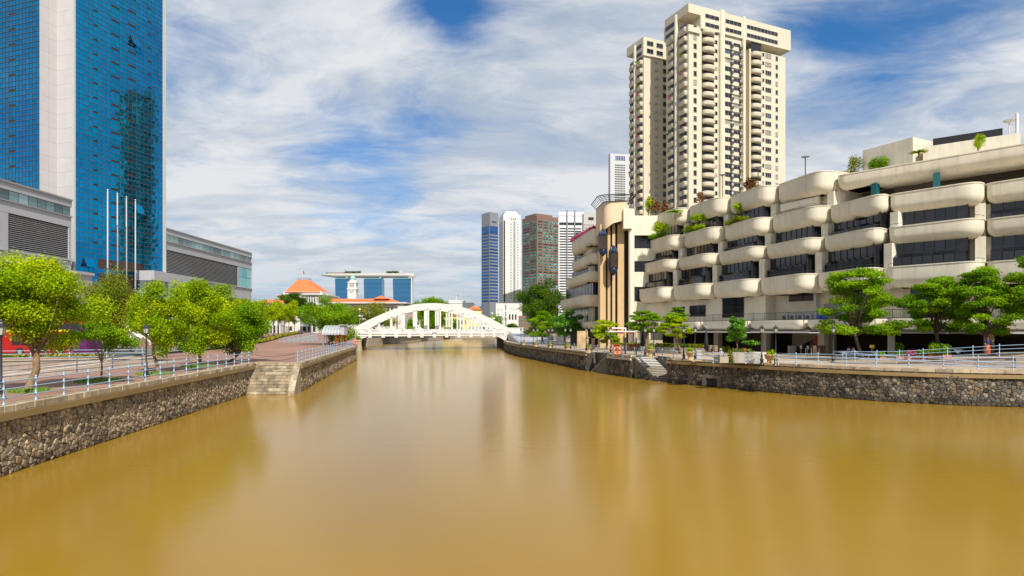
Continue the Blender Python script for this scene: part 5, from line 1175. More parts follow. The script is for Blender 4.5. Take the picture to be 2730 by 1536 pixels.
# grey podium wings
XP = -80.0
def wing(label, y0, y1, lv0, lv1, teal0, teal1, seed):
    w = thing('podium_wing', label, 'building', (XP - 10, (y0 + y1) / 2, 3)); rnd = random.Random(seed)
    def bx(ya, yb, z0, z1, o, mt, nm, par=w, th=.3):
        mb = MB(); mb.tint = rnd.random(); mb.obox((XP + o - th, ya, z0), (th, 0, 0), (0, yb - ya, 0), (0, 0, z1 - z0)); return mb.build(nm, mt, par)
    mb = MB(); mb.tint = .5; mb.obox((XP - 26, y0, 13.0), (25.6, 0, 0), (0, y1 - y0, 0), (0, 0, 16.0)); mb.build('core', dgrey, w)
    bx(y0, y1, 28.2, 29.3, .25, lgrey, 'roof_band'); bx(y0, y1, 29.3, 29.6, .45, grey, 'roof_edge', th=1.0)
    bx(y0, y1, 24.6, 26.5, .12, lgrey, 'wall_band'); bx(y0, y1, 26.35, 26.55, .35, grey, 'sill', th=.5)
    bx(y0, y1, 15.2, 18.6, .12, lgrey, 'wall_band'); bx(y0, y1, 18.5, 18.75, .40, lgrey, 'sill', th=.5)
    for a, b in ((y0, lv0), (lv1, teal0 if teal0 > lv1 else y1)):
        if b - a > .1: bx(a, b, 18.7, 24.6, .10, lgrey, 'pier')
    n = int((y1 - y0) / 1.9)
    for i in range(n):
        bx(y0 + (y1 - y0) * i / n + .05, y0 + (y1 - y0) * (i + 1) / n - .05, 26.55, 28.2, -.02, stripglass, 'strip_pane')
    for i in range(17):
        z = 18.85 + 5.7 * i / 17; mb = MB(); mb.obox((XP - .25, lv0 + .1, z), (.26, 0, .05), (0, lv1 - lv0 - .2, 0), (0, 0, .10)); mb.build('louvre_slat', grey, w)
    n = 6
    for i in range(n + 1): bx(lv0 + (lv1 - lv0 - .12) * i / n, lv0 + (lv1 - lv0 - .12) * i / n + .12, 18.7, 24.6, -.35, dgrey, 'louvre_post')
    k = 3
    for i in range(k):
        for j in range(2): bx(teal0 + (teal1 - teal0) * i / k + .06, teal0 + (teal1 - teal0) * (i + 1) / k - .06, 18.8 + 2.9 * j, 21.6 + 2.9 * j, .02, tealglass, 'teal_pane')
    for i in range(int((y1 - y0) / 8)):
        mb = MB(); mb.box((XP - 2.5, y0 + 4 + 8 * i, 8.1), (1.0, 1.0, 10.2)); mb.build('column', grey, w)
    mb = MB(); mb.obox((XP - 12, y0, 3), (1, 0, 0), (0, y1 - y0, 0), (0, 0, 10)); mb.build('ground_floor_wall', dgrey, w)
    mb = MB(); mb.obox((XP - 12, y0, 8.4), (11, 0, 0), (0, y1 - y0, 0), (0, 0, .6)); mb.build('floor_slab', lgrey, w)
    return w
wing('grey louvred podium wing left of the blue glass tower', 72, 110.6, 96.8, 110.0, 84, 96.4, 1)
w2 = wing('grey louvred podium wing right of the blue glass tower', 140.6, 187.0, 141.2, 178.0, 178.4, 186.8, 2)
mb = MB(); mb.obox((XP - 26, 187.02, 3.0), (26.2, 0, 0), (0, .3, 0), (0, 0, 26)); mb.build('end_wall', lgrey, w2)
lb_ = thing('podium_block', 'low grey block with a ribbon window at the foot of the tower', 'building', (-74, 128, 3))
mb = MB(); mb.tint = .5; mb.obox((-81, 131, 12.6), (4.0, 0, 0), (0, 21, 0), (0, 0, 2.0)); mb.obox((-81, 131, 16.7), (4.2, 0, 0), (0, 21.2, 0), (0, 0, 2.1)); mb.obox((-81, 131.1, 14.6), (3.4, 0, 0), (0, 20.6, 0), (0, 0, 2.1)); mb.build('wall', lgrey, lb_)
for i in range(11): mb = MB(); mb.obox((-77.55, 131.2 + i * 1.88, 14.62), (.4, 0, 0), (0, 1.8, 0), (0, 0, 2.06)); mb.build('ribbon_pane', stripglass, lb_)
for i in range(3): mb = MB(); mb.obox((-81 + i * 1.15, 131.05, 14.62), (1.1, 0, 0), (0, .2, 0), (0, 0, 2.06)); mb.build('ribbon_pane', stripglass, lb_)
for i in range(4): mb = MB(); mb.box((-78.5, 132 + 6 * i, 7.8), (.9, .9, 9.6)); mb.build('column', grey, lb_)
lb2 = thing('podium_block', 'small white block left of the tower base above the trees', 'building', (-76, 103, 3))
mb = MB(); mb.obox((-80, 97, 3), (4, 0, 0), (0, 13.5, 0), (0, 0, 13.2)); mb.obox((-80, 96.9, 15.8), (4.3, 0, 0), (0, 13.8, 0), (0, 0, .5)); mb.build('wall', lgrey, lb2)
# outdoor stair of the podium
sr = thing('outdoor_stair', 'pale outdoor stair with handrails at the foot of the grey podium', 'stairs', (-66, 108, 3))
for k in range(16):
    mb = MB(); mb.obox((-70.5 + k * .42, 104 , 3.0), (.44, 0, 0), (0, 3.2, 0), (0, 0, 5.2 - k * .325)); mb.build('step', terrap if k % 1 else concrete, sr)
for y in (103.7, 107.3):
    mb = MB(); mb.poly([(-70.8, y, 8.5), (-63.6, y, 3.3), (-63.6, y, 4.0), (-70.8, y, 9.2)]); mb.poly([(-70.8, y + .25, 9.2), (-63.6, y + .25, 4.0), (-63.6, y + .25, 3.3), (-70.8, y + .25, 8.5)]); mb.poly([(-70.8, y, 9.2), (-63.6, y, 4.0), (-63.6, y + .25, 4.0), (-70.8, y + .25, 9.2)]); mb.build('side_wall', white, sr)
    mb = MB(); mb.tube([(-70.8, y + .1, 10.0), (-63.6, y + .1, 4.9)], .04, 5); mb.build('handrail', steel, sr)
mb = MB(); mb.obox((-77, 103.4, 7.7), (6.4, 0, 0), (0, 4.4, 0), (0, 0, .6)); mb.build('landing', concrete, sr)
# ------------------------------------------------------------------ parliament group
pa = thing('parliament_block', 'grey stone parliament block under a steep orange tiled roof', 'building', (-110, 305, 3))
def pbox(root, x0, x1, y0, y1, Y, dp, mt, nm):
    p, q = A(x0, y1, Y), A(x1, y0, Y); mb = MB(); mb.tint = .5; mb.obox(p, (q.x - p.x, 0, 0), (0, dp, 0), (0, 0, q.z - p.z)); return mb.build(nm, mt, root)
pst = mat('parliament_stone', (.56, .54, .52), .7, var=.06, vs=.2)
slot = mat('slot_glass', (.03, .03, .035), .2)
pbox(pa, 746, 862, 800, 885, 303, 22, pst, 'wall'); pbox(pa, 742, 868, 797.5, 801, 302, 24, pst, 'cornice'); pbox(pa, 735, 752, 783 + 3, 787.5, 301, 24, pst, 'ledge'); pbox(pa, 738, 760, 787, 885, 302, 20, pst, 'side_wall')
pbox(pa, 800, 861, 782, 786, 300, 20, pst, 'cornice'); pbox(pa, 803, 858, 785, 885, 301, 20, pst, 'front_bay'); pbox(pa, 858, 874, 788, 885, 306, 20, pst, 'side_wall'); pbox(pa, 857, 876, 785.5, 788.5, 305, 20, pst, 'cornice')
for i, x in enumerate((817, 823.6, 830.3, 837)): 
    pbox(pa, x, x + 2.6, 796, 811, 300.8, .3, slot, 'slot_window'); pbox(pa, x, x + 2.6, 790.5, 794, 300.8, .3, slot, 'slot_window')
b0, b1 = A(759, 779, 303), A(853, 779, 303); t0, t1 = A(793, 746.5, 312), A(821, 746.5, 312)
mb = MB(); B = [b0, b1, b1 + Vector((0, 22, 0)), b0 + Vector((0, 22, 0))]; T_ = [t0, t1, t1 + Vector((0, 5, 0)), t0 + Vector((0, 5, 0))]
for i in range(4): j = (i + 1) % 4; mb.poly([B[i], B[j], T_[j], T_[i]])
mb.poly(T_); mb.build('roof', terra, pa)
pbox(pa, 755, 857, 776.5, 800, 303.5, 21, pst, 'roof_base')
mb = MB(); [mb.tube([T_[i] + Vector((0, 0, z)), T_[(i + 1) % 4] + Vector((0, 0, z))], .08, 4) for i in range(4) for z in (.5, 1.0)]; [mb.tube([p, p + Vector((0, 0, 1.0))], .08, 4) for p in T_]; mb.build('roof_railing', grey, pa)
fp = A(807.5, 746, 314); fg = thing('flagpole', 'flagpole with a red and white flag on the orange roof', 'flagpole', fp)
mb = MB(); mb.tube([fp, fp + Vector((0, 0, 5.2))], .08, 5); mb.build('pole', white, fg)
mb = MB(); mb.poly([fp + Vector((.1, 0, 3.2)), fp + Vector((.75, .1, 2.5)), fp + Vector((.7, .1, 3.9)), fp + Vector((.1, 0, 4.9))]); mb.build('flag', redm, fg)
pw = thing('parliament_wing', 'long grey stone wing with a low orange tiled roof behind the bridge', 'building', (-70, 262, 3))
pbox(pw, 868, 1076, 811, 890, 255, 18, pst, 'wall'); pbox(pw, 862, 1084, 805.5, 809, 253, 22, pst, 'cornice'); pbox(pw, 872, 1070, 809, 812, 254.5, 18, grey, 'frieze'); pbox(pw, 1060, 1078, 816, 890, 252, 16, pst, 'end_pavilion')
e0, e1 = A(866, 806, 254), A(1062, 806, 254); r0, r1 = A(872, 796.5, 262), A(1042, 796.5, 262)
mb = MB(); b2 = [e0, e1, e1 + Vector((0, 18, 0)), e0 + Vector((0, 18, 0))]; mb.poly([b2[0], b2[1], r1, r0]); mb.poly([b2[1], b2[2], r1]); mb.poly([b2[2], b2[3], r0, r1]); mb.poly([b2[3], b2[0], r0]); mb.build('roof', terra, pw)
pk = A(1015, 788, 262); q0, q1 = A(994, 797, 257), A(1036, 797, 257); mb = MB(); mb.poly([q0, q1, pk]); mb.poly([q1, q1 + Vector((0, 11, 0)), pk]); mb.poly([q0 + Vector((0, 11, 0)), q0, pk]); mb.build('roof_hip', terra, pw)
for x in (1023, 1033, 1043, 995, 1005, 985): pbox(pw, x, x + 4.2, 823, 840 if x > 1010 else 827, 254.8, .3, slot, 'slot_window'); pbox(pw, x, x + 4.2, 819.5, 821.5, 254.8, .3, slot, 'slot_window')
fo = thing('forecourt_building', 'white arcaded low building behind the row of young trees', 'building', (-110, 240, 4)); 
for x0, x1, y0, y1, Y in ((655, 742, 853, 868, 225), (800, 850, 812, 895, 246), (742, 800, 858, 870, 232)): pbox(fo, x0, x1, y0, y1, Y, 10, white, 'wall')
for k in range(9): pbox(fo, 668 + k * 9.5, 671 + k * 9.5, 866, 893, 224, 1, white, 'column')
for k in range(3): pbox(fo, 808 + k * 13, 815 + k * 13, 862, 884, 245.8, .3, slot, 'arch_opening')
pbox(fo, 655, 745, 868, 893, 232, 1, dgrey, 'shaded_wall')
ct = thing('clock_tower', 'white clock tower with a green copper dome', 'tower', (-132, 500, 3)); YC = 500
pbox(ct, 926.5, 949, 772, 890, YC, 7, white, 'shaft'); pbox(ct, 925, 951, 768.5, 772, YC - .6, 8.2, white, 'cornice'); pbox(ct, 927, 949, 754, 768.5, YC, 7, white, 'belfry'); pbox(ct, 925.5, 950.5, 752, 754.5, YC - .5, 8, white, 'cornice')
for x in (932, 935.3, 938.6, 941.9): pbox(ct, x, x + 1.4, 757, 766, YC - .1, .3, slot, 'belfry_opening')
c = A(937.5, 753, YC) + Vector((0, 3.6, 0)); mb = MB(); mb.lathe([(3.3, 0), (2.9, 1.6), (2.4, 1.8), (2.3, 2.6)], c, 8); mb.build('drum', white, ct)
mb = MB(); mb.lathe([(2.4, 2.6), (2.35, 3.6), (1.9, 4.7), (1.0, 5.5), (.25, 5.9), (.2, 6.6), (.01, 7.0)], c, 14); mb.build('dome', verdigris, ct, True)
cf = A(936.5, 775, YC - .3); mb = MB(); mb.tint = .5
for rr_, mt, yy in ((1.45, dgrey, 0), (1.15, white, -.06)):
    mb = MB(); mb.poly([(cf.x + rr_ * math.cos(a), cf.y + yy, cf.z + rr_ * math.sin(a)) for a in [2 * math.pi * k / 20 for k in range(20)]][::-1]); clk = mb.build('clock_face' if rr_ < 1.3 else 'clock_ring', mt, ct)
mb = MB(); mb.box((cf.x - .3, cf.y - .1, cf.z), (.7, .04, .16)); mb.box((cf.x, cf.y - .1, cf.z + .4), (.14, .04, .9)); mb.build('clock_hand', blackm, ct)
# ------------------------------------------------------------------ far skyline
ms = thing('triple_tower_resort', 'three far blue glass towers carrying a long boat-shaped sky deck', 'building', (-400, 2000, 3)); YM = 2000
for (x0, x1, xb0, xb1) in ((893, 929, 897, 929), (969.5, 1018, 973, 1018), (1047, 1096, 1051, 1095)):
    mb = MB(); p = [A(xb0, 900, YM), A(xb1, 900, YM), A(x1, 744, YM), A(x0, 744, YM)]; mb.tint = .5; g = [q + Vector((0, 40, 0)) for q in p]
    mb.poly(p); mb.poly(g[::-1]); [mb.poly([p[i], g[i], g[(i + 1) % 4], p[(i + 1) % 4]]) for i in range(4)]; tw = mb.build('tower', farblue, ms)
    fr = MB()
    for k in range(22):
        y = 745.5 + k * 3.4; f = (y - 744) / 156; fr.obox(A(x0 + (xb0 - x0) * f, y, YM - 1), (A(x1 + (xb1 - x1) * f, y, YM) - A(x0 + (xb0 - x0) * f, y, YM)) * Vector((1, 0, 0)).x, (0, .8, 0), (0, 0, .9))
    fr.build('floor_line', farband, ms)
    pbox(ms, x0 + 2, x1 - 2, 741, 744.5, YM, 40, tealglass, 'top_storey'); pbox(ms, x1 - 7, x1 - 2, 739, 742, YM - 2, 40, lgrey, 'strut')
mb = MB(); pts = []; n = 40
for k in range(n + 1):
    t = k / n; x = 852 + 252 * t; half = 21 * min(1, (t / .10) ** .5) * (1 if t < .96 else .7); thk = 1.0 if t > .14 else .2 + .8 * (t / .14)
    c = A(x, 733, YM); b = len(mb.v); top = c.z + 4.0 - (0 if t > .1 else (1 - t / .1) * 2.5)
    for (yy, zz) in ((-half, top), (-half, top - 6 * thk), (-half * .7, top - 12 * thk), (half * .7, top - 12 * thk), (half, top - 6 * thk), (half, top)): mb.v.append((c.x, YM + 15 + yy, zz))
    if k:
        for q in range(6): mb._f((b - 6 + q, b + q, b + (q + 1) % 6, b - 6 + (q + 1) % 6))
    else: mb._f(tuple(range(6)))
mb._f(tuple(b + 5 - q for q in range(6))); mb.build('sky_deck', white, ms, True, 50)
pbox(ms, 904, 920, 720, 728.5, YM, 12, lgrey, 'roof_house'); pbox(ms, 1062, 1076, 721, 728.5, YM, 12, lgrey, 'roof_house'); pbox(ms, 868, 945, 727, 729, YM - 4, 20, wood, 'roof_terrace')
pbox(ms, 1095.5, 1098, 741, 830, YM, 30, white, 'side_fin')
V, t_ = leaves([(A(x, 726, YM), (9, 6, 4.5)) for x in (925, 934, 942, 950, 958, 1036, 1043, 1050, 1057)], 900, 3.0, 401); leaf_obj('roof_garden', V, t_, leafD, ms)
def skytower(name, label, pc, pl, pr, ang, Y, ytop, mt, ybase=895):
    ca, sa = math.cos(ang), math.sin(ang); c = A(pc, 880, Y); dr = Vector((ca, sa, 0)); dl = Vector((-sa, ca, 0))
    def sol(px, d): k = (px - 1365) / F; return (k * c.y - c.x) / (d.x - k * d.y)
    lr, ll = sol(pr, dr), sol(pl, dl); zt = A(pc, ytop, Y).z; root = thing(name, label, 'skyscraper', (c.x, c.y, 2.7))
    mb = MB(); mb.tint = .5; mb.obox((c.x, c.y, 2.7), dr * lr, dl * ll, (0, 0, zt - 2.7)); mb.build('wall', mt, root)
    return dict(root=root, c=Vector((c.x, c.y, 0)), dr=dr, dl=dl, lr=lr, ll=ll, nr=Vector((sa, -ca, 0)), nl=Vector((-ca, -sa, 0)), Y=Y)
def sband(S, face, u0, u1, z0, z1, mt, nm, pr=.12):
    d, n, l = (S['dr'], S['nr'], S['lr']) if face == 'r' else (S['dl'], S['nl'], S['ll'])
    mb = MB(); mb.obox(S['c'] + d * l * u0 + Vector((0, 0, z0)), d * l * (u1 - u0), n * pr, (0, 0, z1 - z0)); return mb.build(nm, mt, S['root'])
def zy(y, Y): return H + (HZ - y) / F * Y
smid = mat('skyscraper_grey', (.20, .21, .25), .5, var=.05); sgl = mat('skyscraper_pale', (.52, .52, .56), .5, var=.05)
S = skytower('skyscraper', 'grey skyscraper with blue glass bands at the left of the cluster', 1306, 1284, 1328, R(40), 560, 566, smid)
n = 24
for k in range(n):
    z1 = zy(602 + k * 8.6, 560); z0 = zy(602 + k * 8.6 + (18 if k == 0 else 4.6), 560)
    if k == 1: continue
    sband(S, 'r', 0, .985, z0, z1, farband, 'window_band'); sband(S, 'l', .12, 1, z0, z1, farband, 'window_band')
sband(S, 'r', .25, .8, zy(592, 560), zy(589, 560), slot, 'vent'); sband(S, 'l', .88, 1, zy(880, 560), zy(600, 560), farblue, 'glass_edge', .2)
mb = MB(); mb.obox(S['c'] + S['dl'] * 4 + S['dr'] * 3 + Vector((0, 0, zy(566, 560))), S['dl'] * (S['ll'] - 5), S['dr'] * (S['lr'] - 5), (0, 0, 1.2)); mb.build('roof_house', smid, S['root'])
S = skytower('skyscraper', 'slim white skyscraper with dark vertical slots and stepped top', 1342, 1330, 1388, R(14), 600, 572, white)
Y = 600
for (u0, u1) in ((.02, .10), (.58, .63), (.645, .695)): sband(S, 'r', u0, u1, zy(805, Y), zy(588, Y), slot if u0 < .5 else smid, 'dark_slot')
for u in (.42, .82): 
    for k in range(27): sband(S, 'r', u, u + .045, zy(599 + k * 7.6, Y), zy(595 + k * 7.6, Y), slot, 'window')
for k in range(30): sband(S, 'l', .2, .45, zy(594 + k * 7.2, Y), zy(590 + k * 7.2, Y), smid, 'side_window'); sband(S, 'l', .6, .85, zy(594 + k * 7.2, Y), zy(590 + k * 7.2, Y), smid, 'side_window')
for (i, o, y) in ((.08, .1, 566), (.16, .2, 561)):
    mb = MB(); mb.obox(S['c'] + S['dr'] * S['lr'] * i + S['dl'] * S['ll'] * i + Vector((0, 0, zy(573, Y))), S['dr'] * S['lr'] * (.86 - 2 * i + .1), S['dl'] * S['ll'] * (1 - 2 * i), (0, 0, zy(y, Y) - zy(573, Y))); mb.build('stepped_top', white, S['root'])
for u in (.42, .55, .68): sband(S, 'r', u, u + .06, zy(585, Y), zy(581, Y), slot, 'arched_opening')
pbox(S['root'], 1322, 1392, 809, 890, 520, 20, white, 'base_block')
for x in (1357, 1365, 1373): pbox(S['root'], x, x + 4, 838, 852, 519.7, .3, slot, 'base_window')
for x in (1326, 1335, 1362, 1370, 1377): pbox(S['root'], x, x + 4.5, 820, 826, 519.7, .3, sgl, 'base_window')
pbox(S['root'], 1347, 1350, 812, 885, 519.4, .5, smid, 'base_slot')
S = skytower('skyscraper', 'brown skyscraper with turquoise windows behind the big dark tree', 1431, 1392, 1488, R(33), 520, 574, mat('brown_cladding', (.19, .115, .085), .6, var=.06)); Y = 520
mb = MB(); mb.obox(S['c'] + S['dr'] * 1.0 + S['dl'] * 3 + Vector((0, 0, zy(574, Y))), S['dr'] * (S['lr'] - 5), S['dl'] * (S['ll'] - 6), (0, 0, 2.2)); mb.build('roof_house', MT['brown_cladding'], S['root'])
cy = mat('turquoise_glass', (.04, .24, .225), .2, var=.5, vs=.35, tint=.6); rnd = random.Random(8)
for k in range(38):
    y = 588 + k * 7.5
    for f, us in (('l', ((.06, .42), (.52, .90))), ('r', ((.05, .25), (.30, .52), (.56, .74), (.79, .97)))):
        for (u0, u1) in us:
            if k % 10 == 8 or rnd.random() < .12: sband(S, f, u0, u1, zy(y + 3.6, Y), zy(y, Y), slot, 'window')
            else:
                w_ = sband(S, f, u0, u1, zy(y + 3.6, Y), zy(y, Y), cy, 'window')
                uu = rnd.uniform(u0, u1 - .07); sband(S, f, uu, uu + .06, zy(y + 3.6, Y), zy(y + 1.0, Y), slot, 'dark_pane', .16)
pbox(S['root'], 1383, 1420, 842, 890, 460, 20, MT['brown_cladding'], 'base_block')
for x, y in ((1388, 850), (1398, 850), (1408, 850), (1388, 862), (1404, 860)): pbox(S['root'], x, x + 7, y, y + 4, 459.8, .3, cy, 'base_window')
S = skytower('skyscraper', 'white skyscraper with dark horizontal stripes and two tall fins', 1489, 1486, 1556, R(4), 620, 575, mat('striped_white', (.66, .66, .70), .55, var=.04)); Y = 620
for k in range(36): sband(S, 'r', .04, .90, zy(608 + k * 7.0 + 3.2, Y), zy(608 + k * 7.0, Y), slot, 'window_band')
sband(S, 'r', .03, .93, zy(600, Y), zy(593, Y), slot, 'dark_storey')
for u in (.31, .62): sband(S, 'r', u, u + .045, 3, zy(560, Y), smid, 'fin', 1.2)
sband(S, 'r', .0, 1.0, zy(575, Y), zy(565, Y), MT['striped_white'], 'top_panel', .4)
S = skytower('skyscraper', 'beige stone tower peeking out behind the striped white skyscraper', 1556, 1552, 1605, R(6), 600, 569, mat('beige_stone', (.44, .42, .42), .6, var=.05)); Y = 600
sband(S, 'r', .25, .55, zy(587, Y), zy(579, Y), slot, 'large_window')
for k in range(20):
    for j in range(5): sband(S, 'r', .05 + j * .11, .09 + j * .11, zy(602 + k * 8, Y), zy(598 + k * 8, Y), slot, 'window')
S = skytower('skyscraper', 'pale grey skyscraper with a grid of small windows left of the apartment tower', 1627, 1622, 1690, R(10), 420, 409, mat('pale_stone', (.50, .50, .53), .6, var=.04)); Y = 420
for k in range(26):
    for j in range(7): sband(S, 'r', .20 + j * .062, .243 + j * .062, zy(438 + k * 6.2 + 3.2, Y), zy(438 + k * 6.2, Y), slot, 'window')
for j in range(6): sband(S, 'r', .22 + j * .07, .265 + j * .07, zy(427, Y), zy(415, Y), farband, 'top_window')
def lowb(name, label, x0, x1, y0, y1, Y, dp, mt, roof=None, wins=0):
    root = thing(name, label, 'building', A((x0 + x1) / 2, y1, Y)); pbox(root, x0, x1, y0, y1, Y, dp, mt, 'wall'); pbox(root, x0 - .8, x1 + .8, y0 - 1, y0 + .8, Y - .5, dp + 1, mt, 'cornice')
    if roof:
        p, q = A(x0 - 1, y0 - 1, Y - 1), A(x1 + 1, y0 - 1, Y - 1); r_ = A((x0 + x1) / 2, roof, Y + dp / 2); r0_, r1_ = p.lerp(q, .3), p.lerp(q, .7); r0_ = Vector((r0_.x, Y + dp / 2, r_.z)); r1_ = Vector((r1_.x, Y + dp / 2, r_.z)); k = Vector((0, dp + 2, 0))
        mb = MB(); mb.poly([p, q, r1_, r0_]); mb.poly([q, q + k, r1_]); mb.poly([q + k, p + k, r0_, r1_]); mb.poly([p + k, p, r0_]); mb.build('roof', terra, root)
    for i in range(wins):
        xx = x0 + (x1 - x0) * (i + .3) / wins; pbox(root, xx, xx + (x1 - x0) * .4 / wins, y0 + (y1 - y0) * .25, y0 + (y1 - y0) * .5, Y - .2, .3, grey, 'window')
lowb('grand_hotel', 'long white low building behind the bridge with a rooftop flag', 1196, 1262, 808, 870, 640, 30, white, None, 9)
lowb('grand_hotel', 'small white storey above the long white building', 1196, 1240, 802, 808, 645, 20, white)
lowb('yellow_building', 'pale yellow building with red tiled roof behind the right half of the arch', 1248, 1283, 826, 872, 420, 14, mat('pale_yellow', (.72, .58, .26), .7, var=.06), 817, 4)
lowb('yellow_building', 'wide pale yellow house seen through the right hangers', 1180, 1246, 842, 885, 400, 14, MT['pale_yellow'], 831, 7)
lowb('shophouse', 'red roofed house seen through the middle hangers', 1088, 1130, 846, 885, 380, 12, white, 833, 4)
lowb('office_block', 'small grey block left of the grey skyscraper', 1265, 1284, 818, 872, 600, 15, sgl, None, 2)
lowb('white_block', 'small white block left of the dome-shaped tree', 1098, 1122, 808, 860, 700, 15, lgrey, None, 3)
lowb('shophouse', 'white house with orange roof between the trees left of the terrace wing', 1490, 1510, 858, 912, 165, 10, white, 846, 2)
lowb('parliament_annex', 'low grey annex with an orange roof behind the young tree row', 660, 745, 808, 890, 290, 20, pst, 799, 0)
fpp = A(1217, 800, 650); t = thing('flagpole', 'flagpole on the long white building behind the bridge', 'flagpole', fpp); mb = MB(); mb.tube([fpp, A(1217, 787, 650)], .35, 5); mb.build('pole', white, t); mb = MB(); mb.obox(A(1217, 790.5, 650), (1.6, 0, 0), (0, .15, 0), (0, 0, 1.3)); mb.build('flag', redm, t)
# ------------------------------------------------------------------ left bank details
# block wall behind the sunken ramp
bw = thing('block_wall', 'beige block retaining wall behind the sunken ramp on the left', 'wall', (-50, 57.5, 1))
for (a, b) in (((-66, 49.0), (-50, 57.5)), ((-50, 57.5), (-37.4, 64.2))):
    A_, B_ = Vector((*a, 0)), Vector((*b, 0)); d = (B_ - A_); l = d.length; d.normalize(); n = Vector((d.y, -d.x, 0)); n = n if n.y < 0 else -n
    mb = MB(); mb.obox(A_ - n * .4 + Vector((0, 0, 0)), d * l, n * .36, (0, 0, UP)); mb.build('core', concrete, bw)
    k = round(l / 1.5)
    for j in range(6):
        for i in range(k):
            o = (j % 2) * .5; x0 = max(0, (i + o - .5) * l / k); x1 = min(l, (i + o + .5) * l / k)
            mb = MB(); mb.obox(A_ + d * (x0 + .008) - n * .04 + Vector((0, 0, .13 + j * .48)), d * (x1 - x0 - .016), n * random.uniform(.05, .065), (0, 0, .465)); mb.build('block', panelst, bw)
    mb = MB(); mb.obox(A_ - n * .45 + Vector((0, 0, UP + .004)), d * l, n * .58, (0, 0, .10)); mb.build('cap', concrete, bw)
def hand(label, pts, h=(.9, .6), step=3.0, mt=steel, r=.03):
    t = thing('handrail', label, 'handrail', pts[0]); ps = [Vector(p) for p in pts]
    for z in h: mb = MB(); mb.tube([p + Vector((0, 0, z)) for p in ps], r, 5); mb.build('rail', mt, t)
    for p, d in along(ps, step): mb = MB(); mb.tube([p, p + Vector((0, 0, h[0]))], r * .8, 5); mb.build('post', mt, t)
hand('thin pale handrail sloping along the sunken ramp', [(-62, 46.5, .3), (-49.0, 55.0, .9), (-36.8, 63.2, DK - .1)])
def bus(loc, label, cols, L_=11.4, Hh=4.25, dec=True):
    t = thing('double_decker_bus' if dec else 'coach', label, 'bus', loc); x0, y0, z0 = loc; W_ = 2.5
    def bx(xa, xb, za, zb, mt, nm, par=t, o=0.0):
        mb = MB(); mb.obox((x0 + xa, y0 - o, z0 + za), (xb - xa, 0, 0), (0, W_ + 2 * o, 0), (0, 0, zb - za)); return mb.build(nm, mt, par)
    prof = [(.25, .35), (0, .8), (.05, 1.5), (.35, 3.2 if dec else 2.4), (.6, Hh - .25), (.95, Hh), (L_ - .3, Hh), (L_, Hh - .3), (L_, .35)]
    mb = MB(); mb.tint = .5; f = [Vector((x0 + a, y0, z0 + z)) for a, z in prof]; g = [p + Vector((0, W_, 0)) for p in f]
    mb.poly(f[::-1]); mb.poly(g); [mb.poly([f[i], f[(i + 1) % len(f)], g[(i + 1) % len(f)], g[i]]) for i in range(len(f))]; mb.build('body', cols[0], t)
    bx(L_ * .80, L_ + .01, .40, Hh - .35, cols[1], 'rear_panel', o=.012)
    n = 6
    for i in range(n):
        a = 1.5 + (L_ * .78 - 1.5) * i / n; b = a + (L_ * .78 - 1.5) / n - .10
        if i == 3: bx(a, b, .45, 2.3, dglass, 'door', o=.02); continue
        bx(a, b, 1.25, 2.25, dglass, 'lower_window', o=.02)
    if dec:
        bx(.75, L_ * .80, 2.72, 3.0, cols[2], 'stripe', o=.015)
        for i in range(7): a = .9 + (L_ - 1.6) * i / 7; bx(a, a + (L_ - 1.6) / 7 - .1, 3.02, 3.78, dglass, 'upper_window', o=.02)
    mb = MB(); mb.poly([(x0 + .02, y0 + .2, z0 + 1.1), (x0 + .06, y0 + W_ - .2, z0 + 1.1), (x0 + .26, y0 + W_ - .2, z0 + 2.5), (x0 + .26, y0 + .2, z0 + 2.5)]); mb.build('windscreen', dglass, t)
    for xa in (2.4, L_ - 3.0):
        for yy in (y0 - .02, y0 + W_ - .22):
            mb = MB(); mb.tube([(x0 + xa, yy, z0 + .48), (x0 + xa, yy + .26, z0 + .48)], .48, 16); wh = mb.build('wheel', blackm, t, True, 40); mb = MB(); mb.tube([(x0 + xa, yy - .02, z0 + .48), (x0 + xa, yy + .28, z0 + .48)], .24, 12); mb.build('hub', grey, wh)
    for yy in (.3, W_ - .6): mb = MB(); mb.box((x0 + .08, y0 + yy + .15, z0 + .85), (.12, .35, .2)); mb.build('headlight', white, t)
    for xa in (.05,): mb = MB(); mb.tube([(x0 + .3, y0, z0 + 2.2), (x0 - .15, y0 - .25, z0 + 2.2)], .03, 5); mb.box((x0 - .2, y0 - .28, z0 + 1.95), (.1, .2, .45)); mb.build('mirror', blackm, t)
purple = mat('purple_print', (.08, .01, .09), .4, var=.5, vs=.9); yellow = mat('yellow_paint', (.80, .50, .02), .4, var=.1)
bus((-58.2, 69.2, 3.04), 'red double-decker bus with purple rear half hidden behind the left trees', (redm, purple, yellow), 10.0, 3.95)
bus((-67.6, 75.5, 3.04), 'white coach behind the front of the red double-decker bus', (white, lgrey, white), 9.5, 3.2, False)
def strip_hedge(name, label, pts, w, h, n, size, mt, seed):
    root = thing(name, label, 'hedge', pts[0]); cl = []
    for p, d in along([Vector(p) for p in pts], .8): cl.append((p + Vector((0, 0, h * .55)), (w * .6, w * .6, h * .55)))
    V, t = leaves(cl, n, size, seed, .5, .4); leaf_obj('foliage', V, t, mt, root)
    mb = MB(); mb.tint = .3
    for a, b in zip(pts, pts[1:]): 
        A_, B_ = Vector(a), Vector(b); d = (B_ - A_); s = Vector((-d.y, d.x, 0)).normalized() * w * .8; mb.obox(A_ - s / 2 - Vector((0, 0, .05)), d, s, (0, 0, h * .5))
    mb.build('stems', leafD, root)
